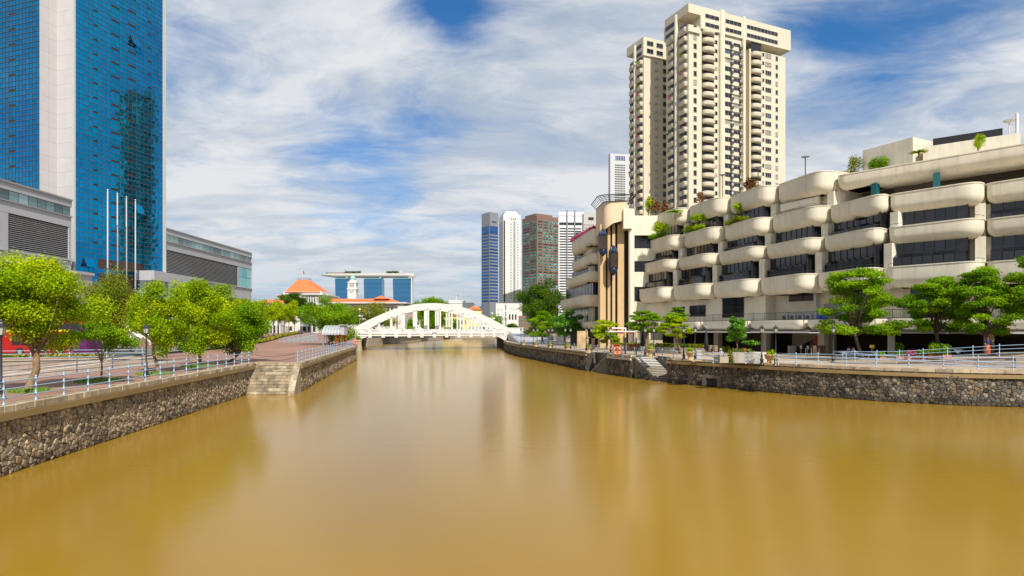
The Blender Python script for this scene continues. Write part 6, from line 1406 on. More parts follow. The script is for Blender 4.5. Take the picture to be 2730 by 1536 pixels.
hp = [((664 + 127 * t - 1365) / F * Y, Y, zL(Y)) for t, Y in ((0, 142), (.25, 156), (.5, 172), (.75, 188), (1, 203))]
strip_hedge('low_hedge', 'low yellow-green hedge along the row of young trees', [(x + 1.5, y, z) for x, y, z in hp], 1.8, .9, 5200, .28, hedgeY, 501)
strip_hedge('low_hedge', 'yellow-green grass verge in front of the red bus', [(-72, 66.2, UP), (-44, 66.4, UP)], 1.0, .35, 2200, .2, hedgeY, 502)
strip_hedge('low_hedge', 'green hedge under the young trees near the podium end', [(-76, 158, 3.4), (-84, 176, 4.2)], 2.0, 1.5, 2000, .35, leafG, 503)
def grass_patch(label, px, py, rx, ry, seed):
    c = G(px, py, DK + .01); root = thing('grass_patch', label, 'grass', c); rg = np.random.default_rng(seed)
    mb = MB(); mb.tint = .4; mb.lathe([(.001, .0), (1, .0)][::-1], c, 18, rx, ry); mb.lathe([(1.0, -.02), (1.0, .03), (.001, .05)], c, 18, rx, ry); mb.build('turf', grassm, root)
    n = 500; an = rg.random(n) * 6.28; q = np.sqrt(rg.random(n)) * 1.02; V = []
    for a, k in zip(an, q):
        x, y = c.x + math.cos(a) * k * rx, c.y + math.sin(a) * k * ry; h = .10 + .1 * rg.random(); w = .03; e = rg.normal(size=2) * .05
        V += [(x - w, y, c.z), (x + w, y, c.z), (x + w * .3 + e[0], y + e[1], c.z + h), (x - w * .3 + e[0], y + e[1], c.z + h)]
    o = leaf_obj('blades', np.array(V), rg.random(n), grassm, root); o['kind'] = 'stuff'
grass_patch('round grass patch at the foot of the thin young tree', 268, 1016, 1.25, 1.5, 1); grass_patch('grass patch at the foot of the leaning tree behind the lamp', 412, 998, 1.1, 1.2, 2); grass_patch('grass patch at the foot of the dense round tree', 528, 978, 1.3, 1.6, 3); grass_patch('worn grass around the thick left tree trunk', 78, 1044, .9, .9, 4)
def boxthing(name, label, cat, px, py, w, d, h, mt, z=DK, lid=None, extra=None):
    c = G(px, py, z); t = thing(name, label, cat, c); mb = MB(); mb.tint = .5; mb.obox(c - Vector((w / 2, 0, 0)), (w, 0, 0), (0, d, 0), (0, 0, h)); mb.build('body', mt, t)
    if lid: mb = MB(); mb.obox(c + Vector((-w / 2 - .03, -.03, h + .003)), (w + .06, 0, 0), (0, d + .06, 0), (0, 0, .08)); mb.build('lid', lid, t)
    if extra: extra(t, c)
    return t
boxthing('litter_bin', 'teal litter bin beside the leaning tree trunk', 'bin', 432, 940.5, .75, .6, .95, teal, DK, teal)
boxthing('utility_box', 'grey utility box at the far end of the ramp railing', 'box', 356, 940, 1.0, .5, 1.75, grey, UP, grey)
boxthing('utility_box', 'pale utility box right of the red bus', 'box', 268, 942, 1.5, .6, 1.1, lgrey, UP, lgrey)
boxthing('utility_box', 'pale metal box at the start of the yellow hedge', 'box', 677, 907, 1.3, .6, 1.6, lgrey, 2.95, grey)
sg = thing('diamond_sign', 'brown diamond road sign seen from behind near the utility box', 'sign', (-41.5, 66.8, UP)); c = Vector((-40.4, 66.8, UP + 1.5)); mb = MB(); mb.poly([c + Vector((-.75, 0, 0)), c + Vector((0, 0, -.75)), c + Vector((.75, 0, 0)), c + Vector((0, 0, .75))]); mb.poly([c + Vector((-.75, .04, 0)), c + Vector((0, .04, .75)), c + Vector((.75, .04, 0)), c + Vector((0, .04, -.75))]); mb.build('plate', bark, sg); mb = MB(); mb.tube([c + Vector((0, .07, -1.5)), c + Vector((0, .07, .6))], .04, 5); mb.build('post', steel, sg)
ad = thing('advert_panel', 'black framed panel with a green and blue poster behind the round tree', 'panel', G(489, 934, UP)); c = G(489, 934, UP); mb = MB(); mb.obox(c + Vector((-.75, 0, 0)), (1.5, 0, 0), (0, .2, 0), (0, 0, 2.5)); mb.build('frame', blackm, ad)
mb = MB(); mb.obox(c + Vector((-.62, -.02, .2)), (1.24, 0, 0), (0, .02, 0), (0, 0, 1.0)); mb.build('poster_bottom', mat('poster_green', (.15, .5, .04), .3, var=.5, vs=4), ad); mb = MB(); mb.obox(c + Vector((-.62, -.02, 1.2)), (1.24, 0, 0), (0, .02, 0), (0, 0, 1.15)); mb.build('poster_top', mat('poster_blue', (.02, .12, .2), .3, var=.6, vs=4), ad)
bd = thing('yellow_barrier', 'yellow road barrier beside the plaza edge', 'barrier', G(636, 924, UP)); c = G(640, 921, UP)
for dx in (-.8, .8): mb = MB(); mb.box(c + Vector((dx, 0, .5)), (.08, .08, 1.0)); mb.build('post', yellow, bd)
for z in (.45, .9): mb = MB(); mb.box(c + Vector((0, 0, z)), (1.7, .05, .16)); mb.build('board', yellow, bd)
bus((-63.5, 88.0, 3.04), 'white van parked on the road behind the left trees', (white, lgrey, white), 5.2, 2.3, False)
# kiosk with curved roof
ks = thing('riverside_kiosk', 'small kiosk with a curved grey metal roof and red posts', 'kiosk', (-37, 123, DK)); kc = Vector((-35.6, 122.5, DK))
n = 10; WD = 4.3; DP = 2.6
for j in range(6):
    mb = MB(); x0, x1 = kc.x - WD / 2 + WD * .82 * j / 6, kc.x - WD / 2 + WD * .82 * (j + 1) / 6 - .05
    for k in range(n):
        a0, a1 = math.pi * .5 * k / n, math.pi * .5 * (k + 1) / n; P = lambda x, a: Vector((x, kc.y + DP - DP * math.cos(a) * 1.0 - DP * .5, kc.z + 2.3 + 1.9 * math.sin(a)))
        mb.poly([P(x0, a0), P(x1, a0), P(x1, a1), P(x0, a1)])
    mb.build('roof_sheet', mat('zinc_roof', (.42, .47, .48), .4, .3, var=.06) if j == 0 else MT['zinc_roof'], ks, True)
mb = MB(); mb.obox((kc.x + WD * .32, kc.y - DP * .45, kc.z + 2.3), (WD * .2, 0, 0), (0, DP * .9, 0), (0, 0, 1.85)); mb.obox((kc.x + WD * .30, kc.y - DP * .6, kc.z + 4.2), (WD * .26, 0, 0), (0, DP * 1.1, 0), (0, 0, .12)); mb.build('gable', lgrey, ks)
mb = MB(); mb.obox((kc.x - WD / 2 + .1, kc.y + DP * .45, kc.z + 2.2), (WD * .82, 0, 0), (0, .1, 0), (0, 0, 1.9)); mb.build('back_panel', grey, ks)
for x, mt in ((-1.9, steel), (-.8, iron), (.6, redm), (1.7, redm)):
    for yy in (-1.1, 1.1): mb = MB(); mb.box((kc.x + x, kc.y + yy, kc.z + 1.2), (.2, .2, 2.4)); mb.build('post', mt, ks)
mb = MB(); mb.obox((kc.x - 1.5, kc.y + .3, kc.z + .45), (2.6, 0, 0), (0, .5, 0), (0, 0, .08)); mb.build('bench', wood, ks)
# ramp up to the bridge on the left and its railings
rp_ = [(-58.0, 152, DK), (-51.0, 160, 4.7), (-53.5, 163, 4.7), (-60.5, 155, DK)]
mb = MB(); mb.tint = .5; mb.poly(rp_); mb.poly([rp_[0], (-58, 152, 2.4), (-51, 160, 2.4), rp_[1]]); mb.poly([rp_[1], (-51, 160, 2.4), (-53.5, 163, 2.4), rp_[2]]); struct('footpath_ramp', mb, grey)
railing('pale blue railing climbing the grey footpath ramp on the plaza', [(-58, 152.1, DK), (-51, 160.1, 4.7)], 1.3)
railing('pale blue railing at the back of the plaza under the kiosk tree', [(-56, 150, DK), (-44, 147, DK)], 1.3)
def lifebuoy(label, c, nrm):
    t = thing('lifebuoy', label, 'lifebuoy', c, 'lifebuoys on the railings'); nrm = Vector((*nrm, 0)).normalized(); s = Vector((-nrm.y, nrm.x, 0)); mb = MB(); c = Vector(c)
    mb.tube([c + (s * math.cos(a) * .38 + Vector((0, 0, math.sin(a) * .38))) for a in [2 * math.pi * k / 20 for k in range(21)]], .11, 7); mb.build('ring', orange, t, True)
    for k in range(4):
        a = math.pi / 4 + k * math.pi / 2; q = c + (s * math.cos(a) + Vector((0, 0, math.sin(a)))) * .38; mb = MB(); mb.ball(q, .125, 6, 4); mb.build('band', white, t, True)
    mb = MB(); mb.tube([c - Vector((0, 0, .95)), c], .03, 5); mb.build('stand', redm, t)
p = G(1645, 955, DK + 0); lifebuoy('orange lifebuoy on the boat landing railing of the right bank', (p.x, p.y - .1, DK + .85), (-.3, -1)); lifebuoy('orange lifebuoy at the far end of the left railing', (-30.6, 119.3, DK + .9), (.5, -1))
ivy = bush('ivy_clump', 'green creeper hanging on the left bridge abutment', (-44.2, 175.8, 3.2), (1.2, .8, 1.6), 500, .35, leafG, 601)
pil = thing('mooring_pillar', 'pale concrete pillar beside the left bridge abutment', 'pillar', (-43.6, 175.2, 0)); mb = MB(); mb.lathe([(1.0, -.5), (.9, .5), (.75, 2.4), (.6, 2.8)], (-43.8, 174.6, 0), 10); mb.build('shaft', concrete, pil); mb = MB(); mb.lathe([(.8, 2.8), (.8, 3.0), (.3, 3.2)], (-43.8, 174.6, 0), 10); mb.build('cap', concrete, pil)
# ------------------------------------------------------------------ people
def person(label, base, h, top, bottom, hair, face=-1.57, pose='stand', skirt=False, raise_arm=False, hold=None):
    t = thing('person', label, 'person', base); b = Vector(base); s = h / 1.7; fw = Vector((math.cos(face), math.sin(face), 0)); rt = Vector((fw.y, -fw.x, 0))
    def P(r, f, z): return b + rt * r * s + fw * f * s + Vector((0, 0, z * s))
    sit = pose == 'sit'; hz_ = .52 if sit else .92
    J = {'pel': (P(0, 0, hz_), .125), 'wst': (P(0, 0, hz_ + .17), .11), 'chs': (P(0, .01, hz_ + .38), .13), 'nck': (P(0, 0, hz_ + .54), .05), 'hd0': (P(0, .02, hz_ + .63), .085), 'hd1': (P(0, .02, hz_ + .74), .075)}
    E = [('pel', 'wst'), ('wst', 'chs'), ('chs', 'nck'), ('nck', 'hd0'), ('hd0', 'hd1')]
    for q, sg_ in (('l', -1), ('r', 1)):
        st = .16 if pose == 'walk' else .02
        J['hip' + q] = (P(.09 * sg_, 0, hz_ - .04), .085)
        if sit: J['kne' + q] = (P(.10 * sg_, .42, .50), .06); J['ank' + q] = (P(.10 * sg_, .44, .08), .042); J['toe' + q] = (P(.10 * sg_, .58, .03), .035)
        else: J['kne' + q] = (P(.09 * sg_, st * sg_ * .8 + .03, .49), .06); J['ank' + q] = (P(.09 * sg_, st * sg_ * 1.2, .08), .042); J['toe' + q] = (P(.10 * sg_, st * sg_ * 1.2 + .14, .03), .035)
        J['sho' + q] = (P(.17 * sg_, 0, hz_ + .47), .055)
        if raise_arm and q == 'l': J['elb' + q] = (P(-.33, .08, hz_ + .28), .042); J['wri' + q] = (P(-.42, .14, hz_ + .50), .03); J['han' + q] = (P(-.43, .15, hz_ + .60), .035)
        else: J['elb' + q] = (P(.23 * sg_, .02, hz_ + .20), .042); J['wri' + q] = (P(.22 * sg_, .16, hz_ + .02), .03); J['han' + q] = (P(.22 * sg_, .2, hz_ - .06), .035)
        E += [('pel', 'hip' + q), ('hip' + q, 'kne' + q), ('kne' + q, 'ank' + q), ('ank' + q, 'toe' + q), ('chs', 'sho' + q), ('sho' + q, 'elb' + q), ('elb' + q, 'wri' + q), ('wri' + q, 'han' + q)]
    ks_ = list(J); me = bpy.data.meshes.new('body'); me.from_pydata([tuple(J[k][0] - b) for k in ks_], [(ks_.index(a), ks_.index(c)) for a, c in E], []); me.materials.append(skin)
    o = bpy.data.objects.new('body', me); C.objects.link(o); o.parent = t; md = o.modifiers.new('skin', 'SKIN')
    if not me.skin_vertices: pass
    for i, k in enumerate(ks_): r = J[k][1] * s; me.skin_vertices[0].data[i].radius = (r, r); 
    me.skin_vertices[0].data[0].use_root = True; sub = o.modifiers.new('sub', 'SUBSURF'); sub.levels = 1; sub.render_levels = 1
    mb = MB(); mb.tint = .5; mb.lathe([(.15 * s, (hz_ - .02) * s), (.135 * s, (hz_ + .17) * s), (.17 * s, (hz_ + .40) * s), (.15 * s, (hz_ + .49) * s), (.06 * s, (hz_ + .55) * s)], b, 12, 1.15, .9); mb.build('top', top, t, True)
    for sg_ in (-1, 1):
        q = 'l' if sg_ < 0 else 'r'; mb = MB(); mb.tube([J['sho' + q][0], J['elb' + q][0]], [.075 * s, .058 * s], 8); mb.build('sleeve', top, t, True)
        if not skirt: mb = MB(); mb.tube([J['hip' + q][0] + Vector((0, 0, .04 * s)), J['kne' + q][0], J['ank' + q][0]], [.11 * s, .082 * s, .062 * s], 8); mb.build('trouser_leg', bottom, t, True)
    if skirt: mb = MB(); mb.tint = .5; mb.lathe([(.26 * s, .02), (.22 * s, .4 * s), (.19 * s, .75 * s), (.14 * s, 1.02 * s)], b, 14, 1.0, .85); mb.build('skirt', bottom, t, True)
    hc = J['hd0'][0]; mb = MB(); mb.ball(hc + Vector((0, 0, .06 * s)) - fw * .03 * s, .112 * s, 10, 6, 1.05)
    if skirt: mb.tube([hc + Vector((0, 0, .1 * s)) - fw * .06 * s, hc - fw * .10 * s - Vector((0, 0, .15 * s)), hc - fw * .09 * s - Vector((0, 0, .42 * s))], [.10 * s, .13 * s, .09 * s], 8)
    mb.build('hair', hair, t, True)
    mb = MB(); [mb.ball(hc + fw * .088 * s + rt * .035 * s * k + Vector((0, 0, .035 * s)), .011 * s, 5, 4) for k in (-1, 1)]; mb.build('eyes', blackm, t); mb = MB(); mb.ball(hc + fw * .098 * s + Vector((0, 0, .005 * s)), .016 * s, 5, 4); mb.build('nose', skin, t); mb = MB(); mb.box(hc + fw * .09 * s - Vector((0, 0, .04 * s)), (.04 * s, .01, .01)); mb.build('mouth', terrap, t)
    return t
navy = mat('navy_cloth', (.03, .03, .12), .8); bluec = mat('blue_cloth', (.04, .12, .35), .8); orc = mat('orange_cloth', (.75, .16, .02), .7); hairo = mat('auburn_hair', (.45, .10, .02), .6)
person('person in a blue top walking on the path by the hedge, left one', A(797, 892, 196), 1.7, bluec, navy, blackm, 1.57, 'walk')
person('person in dark clothes walking on the path by the hedge, right one', A(803, 892, 196), 1.75, navy, navy, blackm, 1.57, 'walk')
TZ = 3.05
person('person in a dark blue top and long orange skirt raising one hand', (44.6, 57.2, 3.74), 1.6, navy, orc, hairo, -1.9, 'stand', True, True)
for i, x in enumerate((2263, 2275)): 
    p = G(x, 940, DK + .0); p = Vector(((x - 1365) / F * 74, 74, DK)); person(f'{["left", "right"][i]} seated diner in pale clothes in the shaded restaurant', p, 1.65, cloth, navy, blackm, -1.2, 'sit')
# ------------------------------------------------------------------ right bank details
# terrace with granite block wall and railings
TL = [(31.6, 60.0, DK + .1), (36.5, 57.6, 3.0), (43.4, 52.6, 3.75), (56, 45.0, 4.4)]
tw = thing('terrace_wall', 'pinkish granite block wall below the rising right terrace', 'wall', TL[1])
for (a, b) in zip(TL, TL[1:]):
    A_, B_ = Vector(a), Vector(b); d = Vector((B_.x - A_.x, B_.y - A_.y, 0)); l = d.length; d.normalize(); n = Vector((-d.y, d.x, 0)); n = n if n.y < 0 else -n
    k = max(1, round(l / 1.45))
    for j in range(5):
        for i in range(k):
            o = (j % 2) * .5; x0 = max(0, (i + o - .5) * l / k); x1 = min(l, (i + o + .5) * l / k); xm = (x0 + x1) / 2; zt = A_.z + (B_.z - A_.z) * xm / l; z0 = DK - .3 + j * .42; z1 = min(z0 + .405, zt)
            if z1 - z0 > .08: mb = MB(); mb.obox(Vector((A_.x, A_.y, 0)) + d * (x0 + .008) + n * .0 + Vector((0, 0, z0)), d * (x1 - x0 - .016), n * random.uniform(.085, .1), (0, 0, z1 - z0)); mb.build('block', panelst, tw)
    mb = MB(); mb.tint = .5; q = [A_, B_, B_ + Vector((0, 0, -2)), A_ + Vector((0, 0, -2))]; mb.poly(q); mb.poly([A_ + n * .16, B_ + n * .16, B_ - n * .4, A_ - n * .4]); mb.poly([A_ + n * .16 + Vector((0, 0, -.09)), B_ + n * .16 + Vector((0, 0, -.09)), B_ + n * .16, A_ + n * .16]); mb.build('cap', panelst, tw)
mb = MB(); mb.tint = .5; mb.poly([TL[0], TL[1], TL[2], TL[3], (66, 52, 4.4), (50, 62, 3.75), (42, 66, 3.0), (34, 66, DK + .02)]); struct('terrace', mb, rightpave)
railing('pale blue railing climbing along the top of the granite block wall', [Vector(p) + Vector((.05, .12, .01)) for p in TL], 1.85)
hand('long thin handrail sloping down in front of the granite block wall', [(31.9, 58.9, DK + .1), (38.5, 54.2, DK - .25), (44, 49.8, DK - .8)], (.95, .55), 2.2, railblue)
def urn(px, py, label, big=1.0, z=DK):
    c = G(px, py, z); t = thing('stone_urn', label, 'planter', c, 'stone urns on the right bank'); q = big
    mb = MB(); mb.tint = .5; mb.box(c + Vector((0, 0, .06 * q)), (1.05 * q, 1.05 * q, .12 * q), .5); mb.build('plinth', urnm, t)
    mb = MB(); mb.tint = .5; mb.lathe([(.34 * q, .12 * q), (.28 * q, .22 * q), (.26 * q, .42 * q), (.40 * q, .55 * q), (.46 * q, .78 * q), (.50 * q, .82 * q), (.50 * q, .92 * q), (.42 * q, .94 * q), (.40 * q, .86 * q), (.001, .84 * q)], c, 14); mb.build('bowl', urnm, t, True, 40)
    V, tt = leaves([(c + Vector((random.uniform(-.2, .2) * q, random.uniform(-.2, .2) * q, 1.05 * q)), (.3 * q, .3 * q, .26 * q)) for _ in range(5)], 260, .16 * q, int(px), .8); leaf_obj('foliage', V, tt, leafY, t)
for i, (x, y) in enumerate(((1396, 920), (1429, 924), (1467, 928), (1514, 933), (1571, 938))): urn(x, y, f'{ordn[i]} small stone urn between paired lanterns from the bridge', .8)
urn(1735, 952.5, 'large stone urn right of the landing stairs', 1.05); urn(1842, 962, 'large stone urn between two railings near the sculpture', 1.05); urn(2053, 972.5, 'large stone urn with spiky plants right of the concrete planter', 1.05)
# concrete planter with orange flowers, sculpture
cp = thing('concrete_planter', 'stained white concrete planter block with orange flowers on the right bank', 'planter', G(1998, 968, DK)); a = G(1953, 967, DK); b = G(2030, 970, DK); d = b - a; d.z = 0; n = Vector((-d.y, d.x, 0)).normalized(); n = n if n.y > 0 else -n
wst = mat('stained_white_concrete', (.58, .55, .50), .85, var=.15, vs=1.0, streak=.75, scol=(.12, .11, .10), bump=.2); mb = MB(); mb.tint = .5; mb.obox(a, d, n * 2.4, (0, 0, 1.05)); mb.build('block', wst, cp)
V, tt = leaves([(a + d * k + n * .5 + Vector((0, 0, 1.15)), (.45, .4, .28)) for k in (-.05, .05, .2, .35, .5)] + [(a - d * .06 + Vector((0, 0, z)), (.35, .35, .35)) for z in (.2, .5, .85)], 1100, .15, 701); leaf_obj('flowers', V, tt, flowerO, cp)
sc_ = thing('seated_sculpture', 'small grey seated sculpture on a square concrete pedestal', 'sculpture', G(1927, 968, DK)); c = G(1927, 968, DK); mb = MB(); mb.tint = .5; mb.box(c + Vector((0, .5, .32)), (1.0, 1.0, .64), .3); mb.build('pedestal', concrete, sc_)
mb = MB(); mb.tint = .5; q = c + Vector((0, .5, .64)); mb.lathe([(.24, 0), (.26, .12), (.20, .34), (.15, .48), (.09, .54)], q, 10); mb.ball(q + Vector((-.04, -.03, .66)), .15, 10, 7); mb.tube([q + Vector((-.16, -.05, .42)), q + Vector((-.30, -.12, .2)), q + Vector((-.12, -.24, .08))], [.06, .05, .04], 6); mb.tube([q + Vector((.14, -.05, .42)), q + Vector((.28, -.14, .22)), q + Vector((.1, -.24, .1))], [.06, .05, .04], 6); mb.tube([q + Vector((-.1, -.1, .08)), q + Vector((-.26, -.34, .16)), q + Vector((-.2, -.4, .0))], [.09, .07, .05], 6); mb.tube([q + Vector((.1, -.1, .08)), q + Vector((.26, -.34, .16)), q + Vector((.2, -.4, .0))], [.09, .07, .05], 6); mb.build('figure', grey, sc_, True)
boxthing('litter_bin', 'round-topped pale blue-grey bin beside the second lantern right of the stairs', 'bin', 1864, 962, .55, .5, 1.0, lgrey, DK, lgrey)
# pavilion frame
pv = thing('pavilion_frame', 'white steel pavilion frame with a red and white canopy by the landing', 'pavilion', G(1660, 944, DK)); y0 = 84.5
for x in (1628, 1668): p = A(x, 945, y0); mb = MB(); mb.tube([(p.x, y0, DK), (p.x, y0, 6.25)], .09, 6); mb.build('white_post', white, pv)
p, q = A(1627, 872, y0), A(1669, 872, y0); mb = MB(); mb.tube([(p.x, y0, 6.25), (q.x, y0, 6.25)], .09, 6); mb.build('white_beam', white, pv)
for x in (1667, 1696): p = A(x, 945, y0 - 2.5); mb = MB(); mb.tube([(p.x, y0 - 2.5, DK), (p.x, y0 - 2.5, 5.0)], .10, 8); mb.build('dark_post', iron, pv); mb = MB(); mb.tube([(p.x, y0 - 2.5, 5.0), (p.x, y0 - 2.5, 5.7)], .11, 8); mb.build('brass_sleeve', gold, pv)
p, q = A(1620, 880, y0 - .8), A(1690, 880, y0 - .8); mb = MB(); mb.obox((p.x, y0 - 1.6, 5.72), (q.x - p.x, 0, 0), (0, 3.0, 0), (0, 0, .16)); mb.build('canopy', white, pv); mb = MB(); mb.obox((p.x + 1.2, y0 - 1.5, 5.50), (q.x - p.x - 1.5, 0, 0), (0, 2.6, 0), (0, 0, .20)); mb.build('red_fascia', redm, pv)
for x in (1638, 1646, 1652): c = A(x, 877, y0 + .4); mb = MB(); mb.ball(c, .2, 8, 6, .9); mb.build('red_lantern', redm, pv, True)
# sandstone block
mo = thing('sandstone_block', 'tall sandstone block wall beside the glossy tree', 'monument', G(1552, 930, DK)); Yq = 108
for j in range(7):
    for i in range(2):
        p = A(1539 + i * 14, 880, Yq); q = A(1539 + (i + 1) * 14, 880, Yq); mb = MB(); mb.obox((p.x + .01, Yq, DK + j * .44 + .005), (q.x - p.x - .02, 0, 0), (0, .8, 0), (0, 0, .43)); mb.build('stone_course', mat('sandstone', (.50, .36, .20), .85, var=.2, vs=1.2, tint=.12) if (i + j) == 0 else MT['sandstone'], mo)
for (x, w, h) in ((1566, 8, 1.9), (1582, 7, 1.7)):
    p = A(x, 880, 104); mb = MB(); mb.obox((p.x - .25, 104, DK), (.5, 0, 0), (0, .5, 0), (0, 0, h)); mb.obox((p.x - .32, 103.9, DK + h), (.64, 0, 0), (0, .7, 0), (0, 0, .14)); mb.build('gate_pier', MT['sandstone'], mo)
# restaurant frontage: planters, chairs, tables, barrels, parasols
for i, (x0, x1, Y) in enumerate(((1645, 1745, 99), (1750, 1800, 92), (1810, 1880, 88))):
    p, q = A(x0, 880, Y), A(x1, 880, Y - 3); t = thing('long_planter', f'{ordn[i]} long low concrete planter with grasses from the lift tower', 'planter', (p.x, p.y, DK), 'long planters by the restaurant'); d = q - p; d.z = 0
    mb = MB(); mb.tint = .5; mb.obox((p.x, p.y, DK), d, (0, .7, 0), (0, 0, .75)); mb.build('trough', concrete, t)
    V, tt = leaves([(Vector((p.x, p.y + .35, DK + .95)) + d * (k + .5) / 9, (d.length / 14, .35, .38)) for k in range(9)], 900, .22, 720 + i, .9); leaf_obj('grasses', V, tt, leafM, t)
chair = MB(); [chair.tube([(x, y, 0), (x, y, .45 if y < 0 else .85)], .025, 4) for x in (-.2, .2) for y in (-.2, .2)]
def redchair(p, rz, lb):
    t = thing('red_chair', lb, 'chair', p, 'red chairs by the restaurant'); t.rotation_euler = (0, 0, rz)
    for x in (-.2, .2):
        for y in (-.2, .2): mb = MB(); mb.tube([(x, y, 0), (x, y, .44)], .028, 5); o = mb.build('leg', redm, None); o.parent = t
    mb = MB(); mb.box((0, 0, .46), (.46, .46, .05)); o = mb.build('seat', redm, None); o.parent = t; mb = MB(); mb.box((0, .22, .72), (.44, .04, .38)); o = mb.build('backrest', redm, None); o.parent = t
for i, (x, Y) in enumerate(((1636, 96), (1642, 95), (1664, 98), (1678, 97), (1684, 96.5), (1690, 97.5), (1695, 96))): p = A(x, 880, Y); redchair((p.x, p.y - 1.5, DK + .1), random.uniform(-1, 1), f'{ordn[i]} red chair from the left outside the restaurant')
for i, (x, y) in enumerate(((1895, 939), (1907, 939.5), (1707, 931))):
    c = G(x, y, DK); t = thing('wooden_barrel', ['left of two pale wooden barrels', 'right of two pale wooden barrels', 'single dark barrel behind the flat-topped tree'][i], 'barrel', c, 'barrels'); mb = MB(); mb.tint = .5; mb.lathe([(.30, 0), (.36, .25), (.38, .5), (.36, .75), (.30, 1.0), (.26, 1.0), (.26, .96), (.001, .96)], c, 14); mb.build('staves', mat('barrel_wood', (.30, .20, .15), .7, var=.2, vs=4) if i == 0 else MT['barrel_wood'], t, True, 40)
    for z in (.15, .36, .64, .85): mb = MB(); mb.lathe([(.362, z), (.385, z + .03), (.362, z + .06)], c, 14); mb.build('hoop', dgrey, t)
for i, (x, y, Y) in enumerate(((1883, 880, 79), (1713, 880, 94))):
    p = A(x, 880, Y); t = thing('closed_parasol', f'{["closed black parasol left of the two barrels", "closed black parasol behind the forked tree"][i]}', 'parasol', (p.x, p.y, DK)); mb = MB(); mb.lathe([(.05, .7), (.30, .8), (.26, 1.6), (.14, 2.9), (.03, 3.2)], (p.x, p.y, DK), 8); mb.build('canopy', blackm, t, True); mb = MB(); mb.tube([(p.x, p.y, DK), (p.x, p.y, DK + 3.3)], .03, 5); mb.lathe([(.3, 0), (.3, .08), (.05, .1)], (p.x, p.y, DK), 10); mb.build('pole', steel, t)
# bicycle
bc = G(1780, 938, DK); t = thing('bicycle', 'bicycle with a red bag parked by the low planter', 'bicycle', bc)
for dx in (-.5, .5):
    mb = MB(); c = bc + Vector((dx, 0, .34)); mb.tube([c + Vector((math.cos(a) * .33, 0, math.sin(a) * .33)) for a in [2 * math.pi * k / 18 for k in range(19)]], .025, 5); w_ = mb.build('wheel', blackm, t); mb = MB(); [mb.tube([c, c + Vector((math.cos(a) * .32, 0, math.sin(a) * .32))], .006, 3) for a in [2 * math.pi * k / 8 for k in range(8)]]; mb.build('spokes', steel, w_)
mb = MB(); j = {k: bc + Vector(v) for k, v in dict(r=(-.5, 0, .34), f=(.5, 0, .34), b=(-.05, 0, .32), s=(-.18, 0, .85), h=(.36, 0, .88), t=(.33, 0, .75)).items()}
for a, b in ('rb', 'rs', 'sb', 'bt', 'st', 'ft', 'th'): mb.tube([j[a], j[b]], .022, 5)
mb.build('frame', steel, t); mb = MB(); mb.box(j['s'] + Vector((0, 0, .08)), (.26, .14, .06)); mb.build('saddle', blackm, t); mb = MB(); mb.tube([j['h'] + Vector((0, -.25, .05)), j['h'], j['h'] + Vector((0, .25, .05))], .018, 5); mb.build('handlebar', blackm, t); mb = MB(); mb.box(j['h'] + Vector((.05, -.05, .05)), (.3, .3, .26)); mb.build('bag', redm, t)
# queue posts, signs and counter
for i, (x, y, mt) in enumerate(((2135, 953, white), (2153, 954, white), (2173, 955, white), (2163, 951, None), (2148, 951, None), (2184, 952, None))):
    c = G(x, y, DK); t = thing('queue_post', f'{ordn[i]} metal queue post' + (' carrying a white notice' if mt else ' without a notice') + ' at the mall entrance', 'post', c, 'queue posts'); mb = MB(); mb.lathe([(.17, 0), (.17, .03), (.03, .06), (.03, .95), (.045, .97), (.001, 1.02)], c, 8); mb.build('pole', steel, t, True, 40)
    if mt: mb = MB(); mb.box(c + Vector((0, -.04, 1.22)), (.22, .03, .36)); mb.build('notice', white, t); mb = MB(); mb.box(c + Vector((0, -.06, 1.2)), (.10, .01, .10)); mb.build('notice_mark', redm, t)
boxthing('reception_counter', 'dark wooden reception counter at the mall entrance', 'counter', 2184, 949, 1.5, .7, 1.2, wood, DK, wood); boxthing('order_kiosk', 'orange edged screen kiosk beside the reception counter', 'kiosk', 2178, 944, .5, .3, 2.3, orange, DK, dgrey)
boxthing('waste_bin', 'pale grey bin left of the queue posts', 'bin', 2113, 945, .75, .6, 1.05, lgrey, DK, lgrey)
es = thing('escalator', 'dark escalator rising inside the mall entrance', 'escalator', (34, 86, DK)); p = A(2125, 880, 84); q = A(2190, 880, 86)
mb = MB(); mb.poly([(p.x, 84, DK + .9), (p.x + .6, 84, DK + 1.0), (q.x, 84, 5.9), (q.x, 84, 4.9), (p.x, 84, DK)]); mb.build('balustrade', brglass, es); mb = MB(); mb.tube([(p.x, 83.9, DK + .9), (p.x + .6, 83.9, DK + 1.05), (q.x, 83.9, 5.95)], .07, 5); mb.build('handrail', blackm, es); mb = MB(); mb.obox((p.x - 1, 84.3, DK), (q.x - p.x + 1, 0, 0), (0, .2, 0), (0, 0, .5)); mb.build('truss', dgrey, es)
